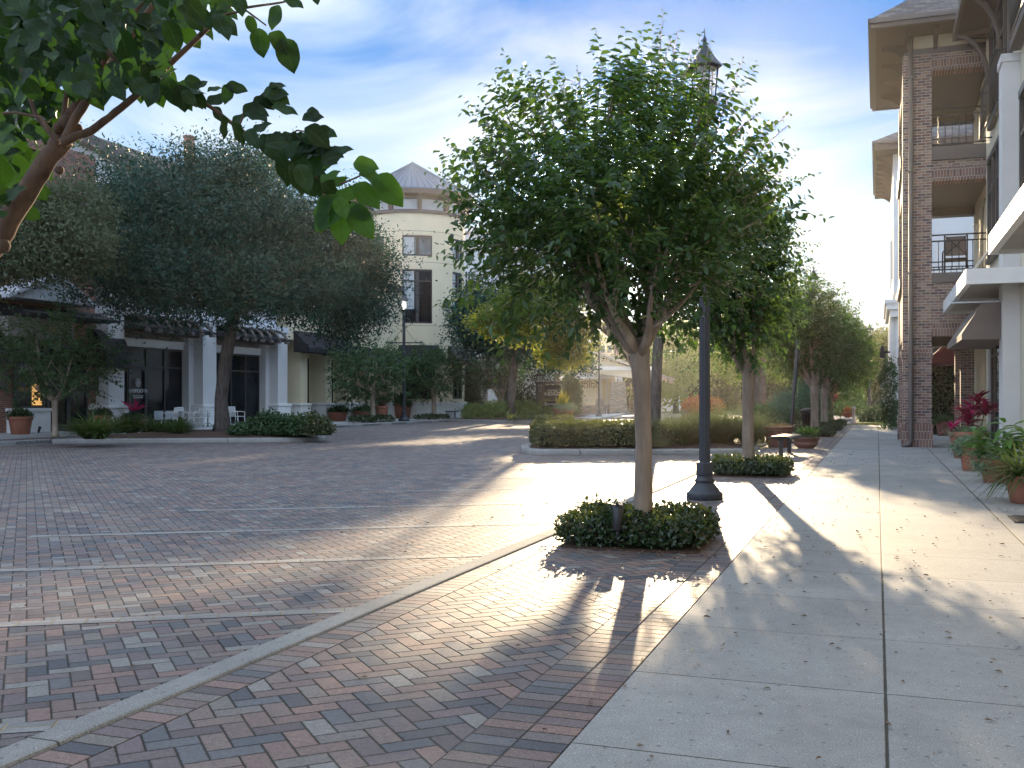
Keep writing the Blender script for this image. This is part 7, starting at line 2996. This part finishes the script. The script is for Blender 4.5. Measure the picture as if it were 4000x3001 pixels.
# ---------------------------------------------------------------- light and sky
SUN_AZ = -math.degrees(YAW) + math.degrees(math.atan2(2630 - 2000, 4000))   # clockwise from +Y
SUN_EL = 12.0
sd = Vector((math.sin(R(SUN_AZ)) * math.cos(R(SUN_EL)), math.cos(R(SUN_AZ)) * math.cos(R(SUN_EL)), math.sin(R(SUN_EL))))
su = bpy.data.lights.new('sun', 'SUN')
su.energy = 3.5
su.angle = R(.5)
su.color = (1.0, .77, .49)
so = bpy.data.objects.new('sun', su)
COL.objects.link(so)
so.rotation_euler = sd.to_track_quat('Z', 'Y').to_euler()

w = bpy.data.worlds.new('World')
scene.world = w
w.use_nodes = True
nt = w.node_tree
nt.nodes.clear()
out = nt.nodes.new('ShaderNodeOutputWorld')
bg = nt.nodes.new('ShaderNodeBackground')
sky = nt.nodes.new('ShaderNodeTexSky')
sky.sky_type = 'NISHITA'
sky.sun_disc = False
sky.sun_elevation = R(SUN_EL)
sky.sun_rotation = R(SUN_AZ)
sky.air_density = 1.0
sky.dust_density = .6
sky.ozone_density = 1.6
bg.inputs['Strength'].default_value = .1
# the Nishita sky is washed white towards a low sun; grade it towards a clear morning blue
tc_ = nt.nodes.new('ShaderNodeTexCoord')
sp_ = nt.nodes.new('ShaderNodeSeparateXYZ')
nt.links.new(tc_.outputs['Generated'], sp_.inputs[0])
gr = nt.nodes.new('ShaderNodeValToRGB')
stops = [(0.0, (2.1, 2.45, 2.75)), (.08, (1.6, 2.25, 2.85)), (.17, (.85, 1.9, 2.95)), (.27, (.06, .90, 2.5)), (.40, (.01, .68, 2.2)), (.60, (2.1, 2.9, 4.1)), (1.0, (2.8, 3.7, 5.0))]  # upper stops brightened, out of view, as added fill from overhead
while len(gr.color_ramp.elements) < len(stops):
    gr.color_ramp.elements.new(.5)
for e, (p_, c_) in zip(gr.color_ramp.elements, stops):
    e.position = p_
    e.color = (*c_, 1)
nt.links.new(sp_.outputs[2], gr.inputs['Fac'])
m0 = nt.nodes.new('ShaderNodeMixRGB')
m0.inputs[0].default_value = .97
nt.links.new(sky.outputs[0], m0.inputs[1])
nt.links.new(gr.outputs[0], m0.inputs[2])
mp = nt.nodes.new('ShaderNodeMapping')
mp.inputs['Rotation'].default_value = (R(8), R(20), R(20))
mp.inputs['Scale'].default_value = (1.5, 1.5, 4.2)
nt.links.new(tc_.outputs['Generated'], mp.inputs['Vector'])
nz = nt.nodes.new('ShaderNodeTexNoise')
nz.inputs['Scale'].default_value = 1.9
nz.inputs['Detail'].default_value = 6
nz.inputs['Roughness'].default_value = .5
nz.inputs['Distortion'].default_value = .7
nt.links.new(mp.outputs[0], nz.inputs['Vector'])
# more thin cloud towards the left of the street than to the right
mth = nt.nodes.new('ShaderNodeMath')
mth.operation = 'MULTIPLY_ADD'
nt.links.new(sp_.outputs[0], mth.inputs[0])
mth.inputs[1].default_value = -.16
nt.links.new(nz.outputs['Fac'], mth.inputs[2])
cr = nt.nodes.new('ShaderNodeValToRGB')
cr.color_ramp.elements[0].position = .45
cr.color_ramp.elements[0].color = (0, 0, 0, 1)
cr.color_ramp.elements[1].position = .70
cr.color_ramp.elements[1].color = (.9, .9, .9, 1)
nt.links.new(mth.outputs[0], cr.inputs['Fac'])
mx = nt.nodes.new('ShaderNodeMixRGB')
mx.inputs[2].default_value = (2.45, 2.85, 3.15, 1)
nt.links.new(cr.outputs[0], mx.inputs[0])
nt.links.new(m0.outputs[0], mx.inputs[1])
# sky brightened behind the camera and overhead, unseen, as added fill for the shade
mr = nt.nodes.new('ShaderNodeMapRange')
mr.interpolation_type = 'SMOOTHSTEP'
nt.links.new(sp_.outputs[1], mr.inputs['Value'])
mr.inputs['From Min'].default_value = .1
mr.inputs['From Max'].default_value = -.6
mx2 = nt.nodes.new('ShaderNodeMixRGB')
mx2.inputs[2].default_value = (3.7, 4.5, 5.9, 1)
nt.links.new(mr.outputs['Result'], mx2.inputs[0])
nt.links.new(mx.outputs[0], mx2.inputs[1])
nt.links.new(mx2.outputs[0], bg.inputs['Color'])
nt.links.new(bg.outputs[0], out.inputs['Surface'])

# ---------------------------------------------------------------- camera
cam = bpy.data.cameras.new('camera')
cam.sensor_width = 36
cam.lens = 36.0
cam.shift_y = (1557 - 1500.5) / 4000
cam.clip_start = .05
cam.clip_end = 2000
co = bpy.data.objects.new('camera', cam)
COL.objects.link(co)
co.location = (0, 0, EYE)
co.rotation_euler = (R(90), 0, YAW)
scene.camera = co

scene.view_settings.view_transform = 'Standard'
scene.view_settings.look = 'None'
scene.view_settings.gamma = 1
scene.view_settings.exposure = 1.86
scene.view_settings.use_curve_mapping = False
scene.cycles.use_denoising = True
scene.cycles.max_bounces = 8
scene.cycles.diffuse_bounces = 3
scene.cycles.glossy_bounces = 3
scene.cycles.transmission_bounces = 4
scene.cycles.transparent_max_bounces = 8
scene.cycles.volume_bounces = 0
scene.cycles.sample_clamp_indirect = 6
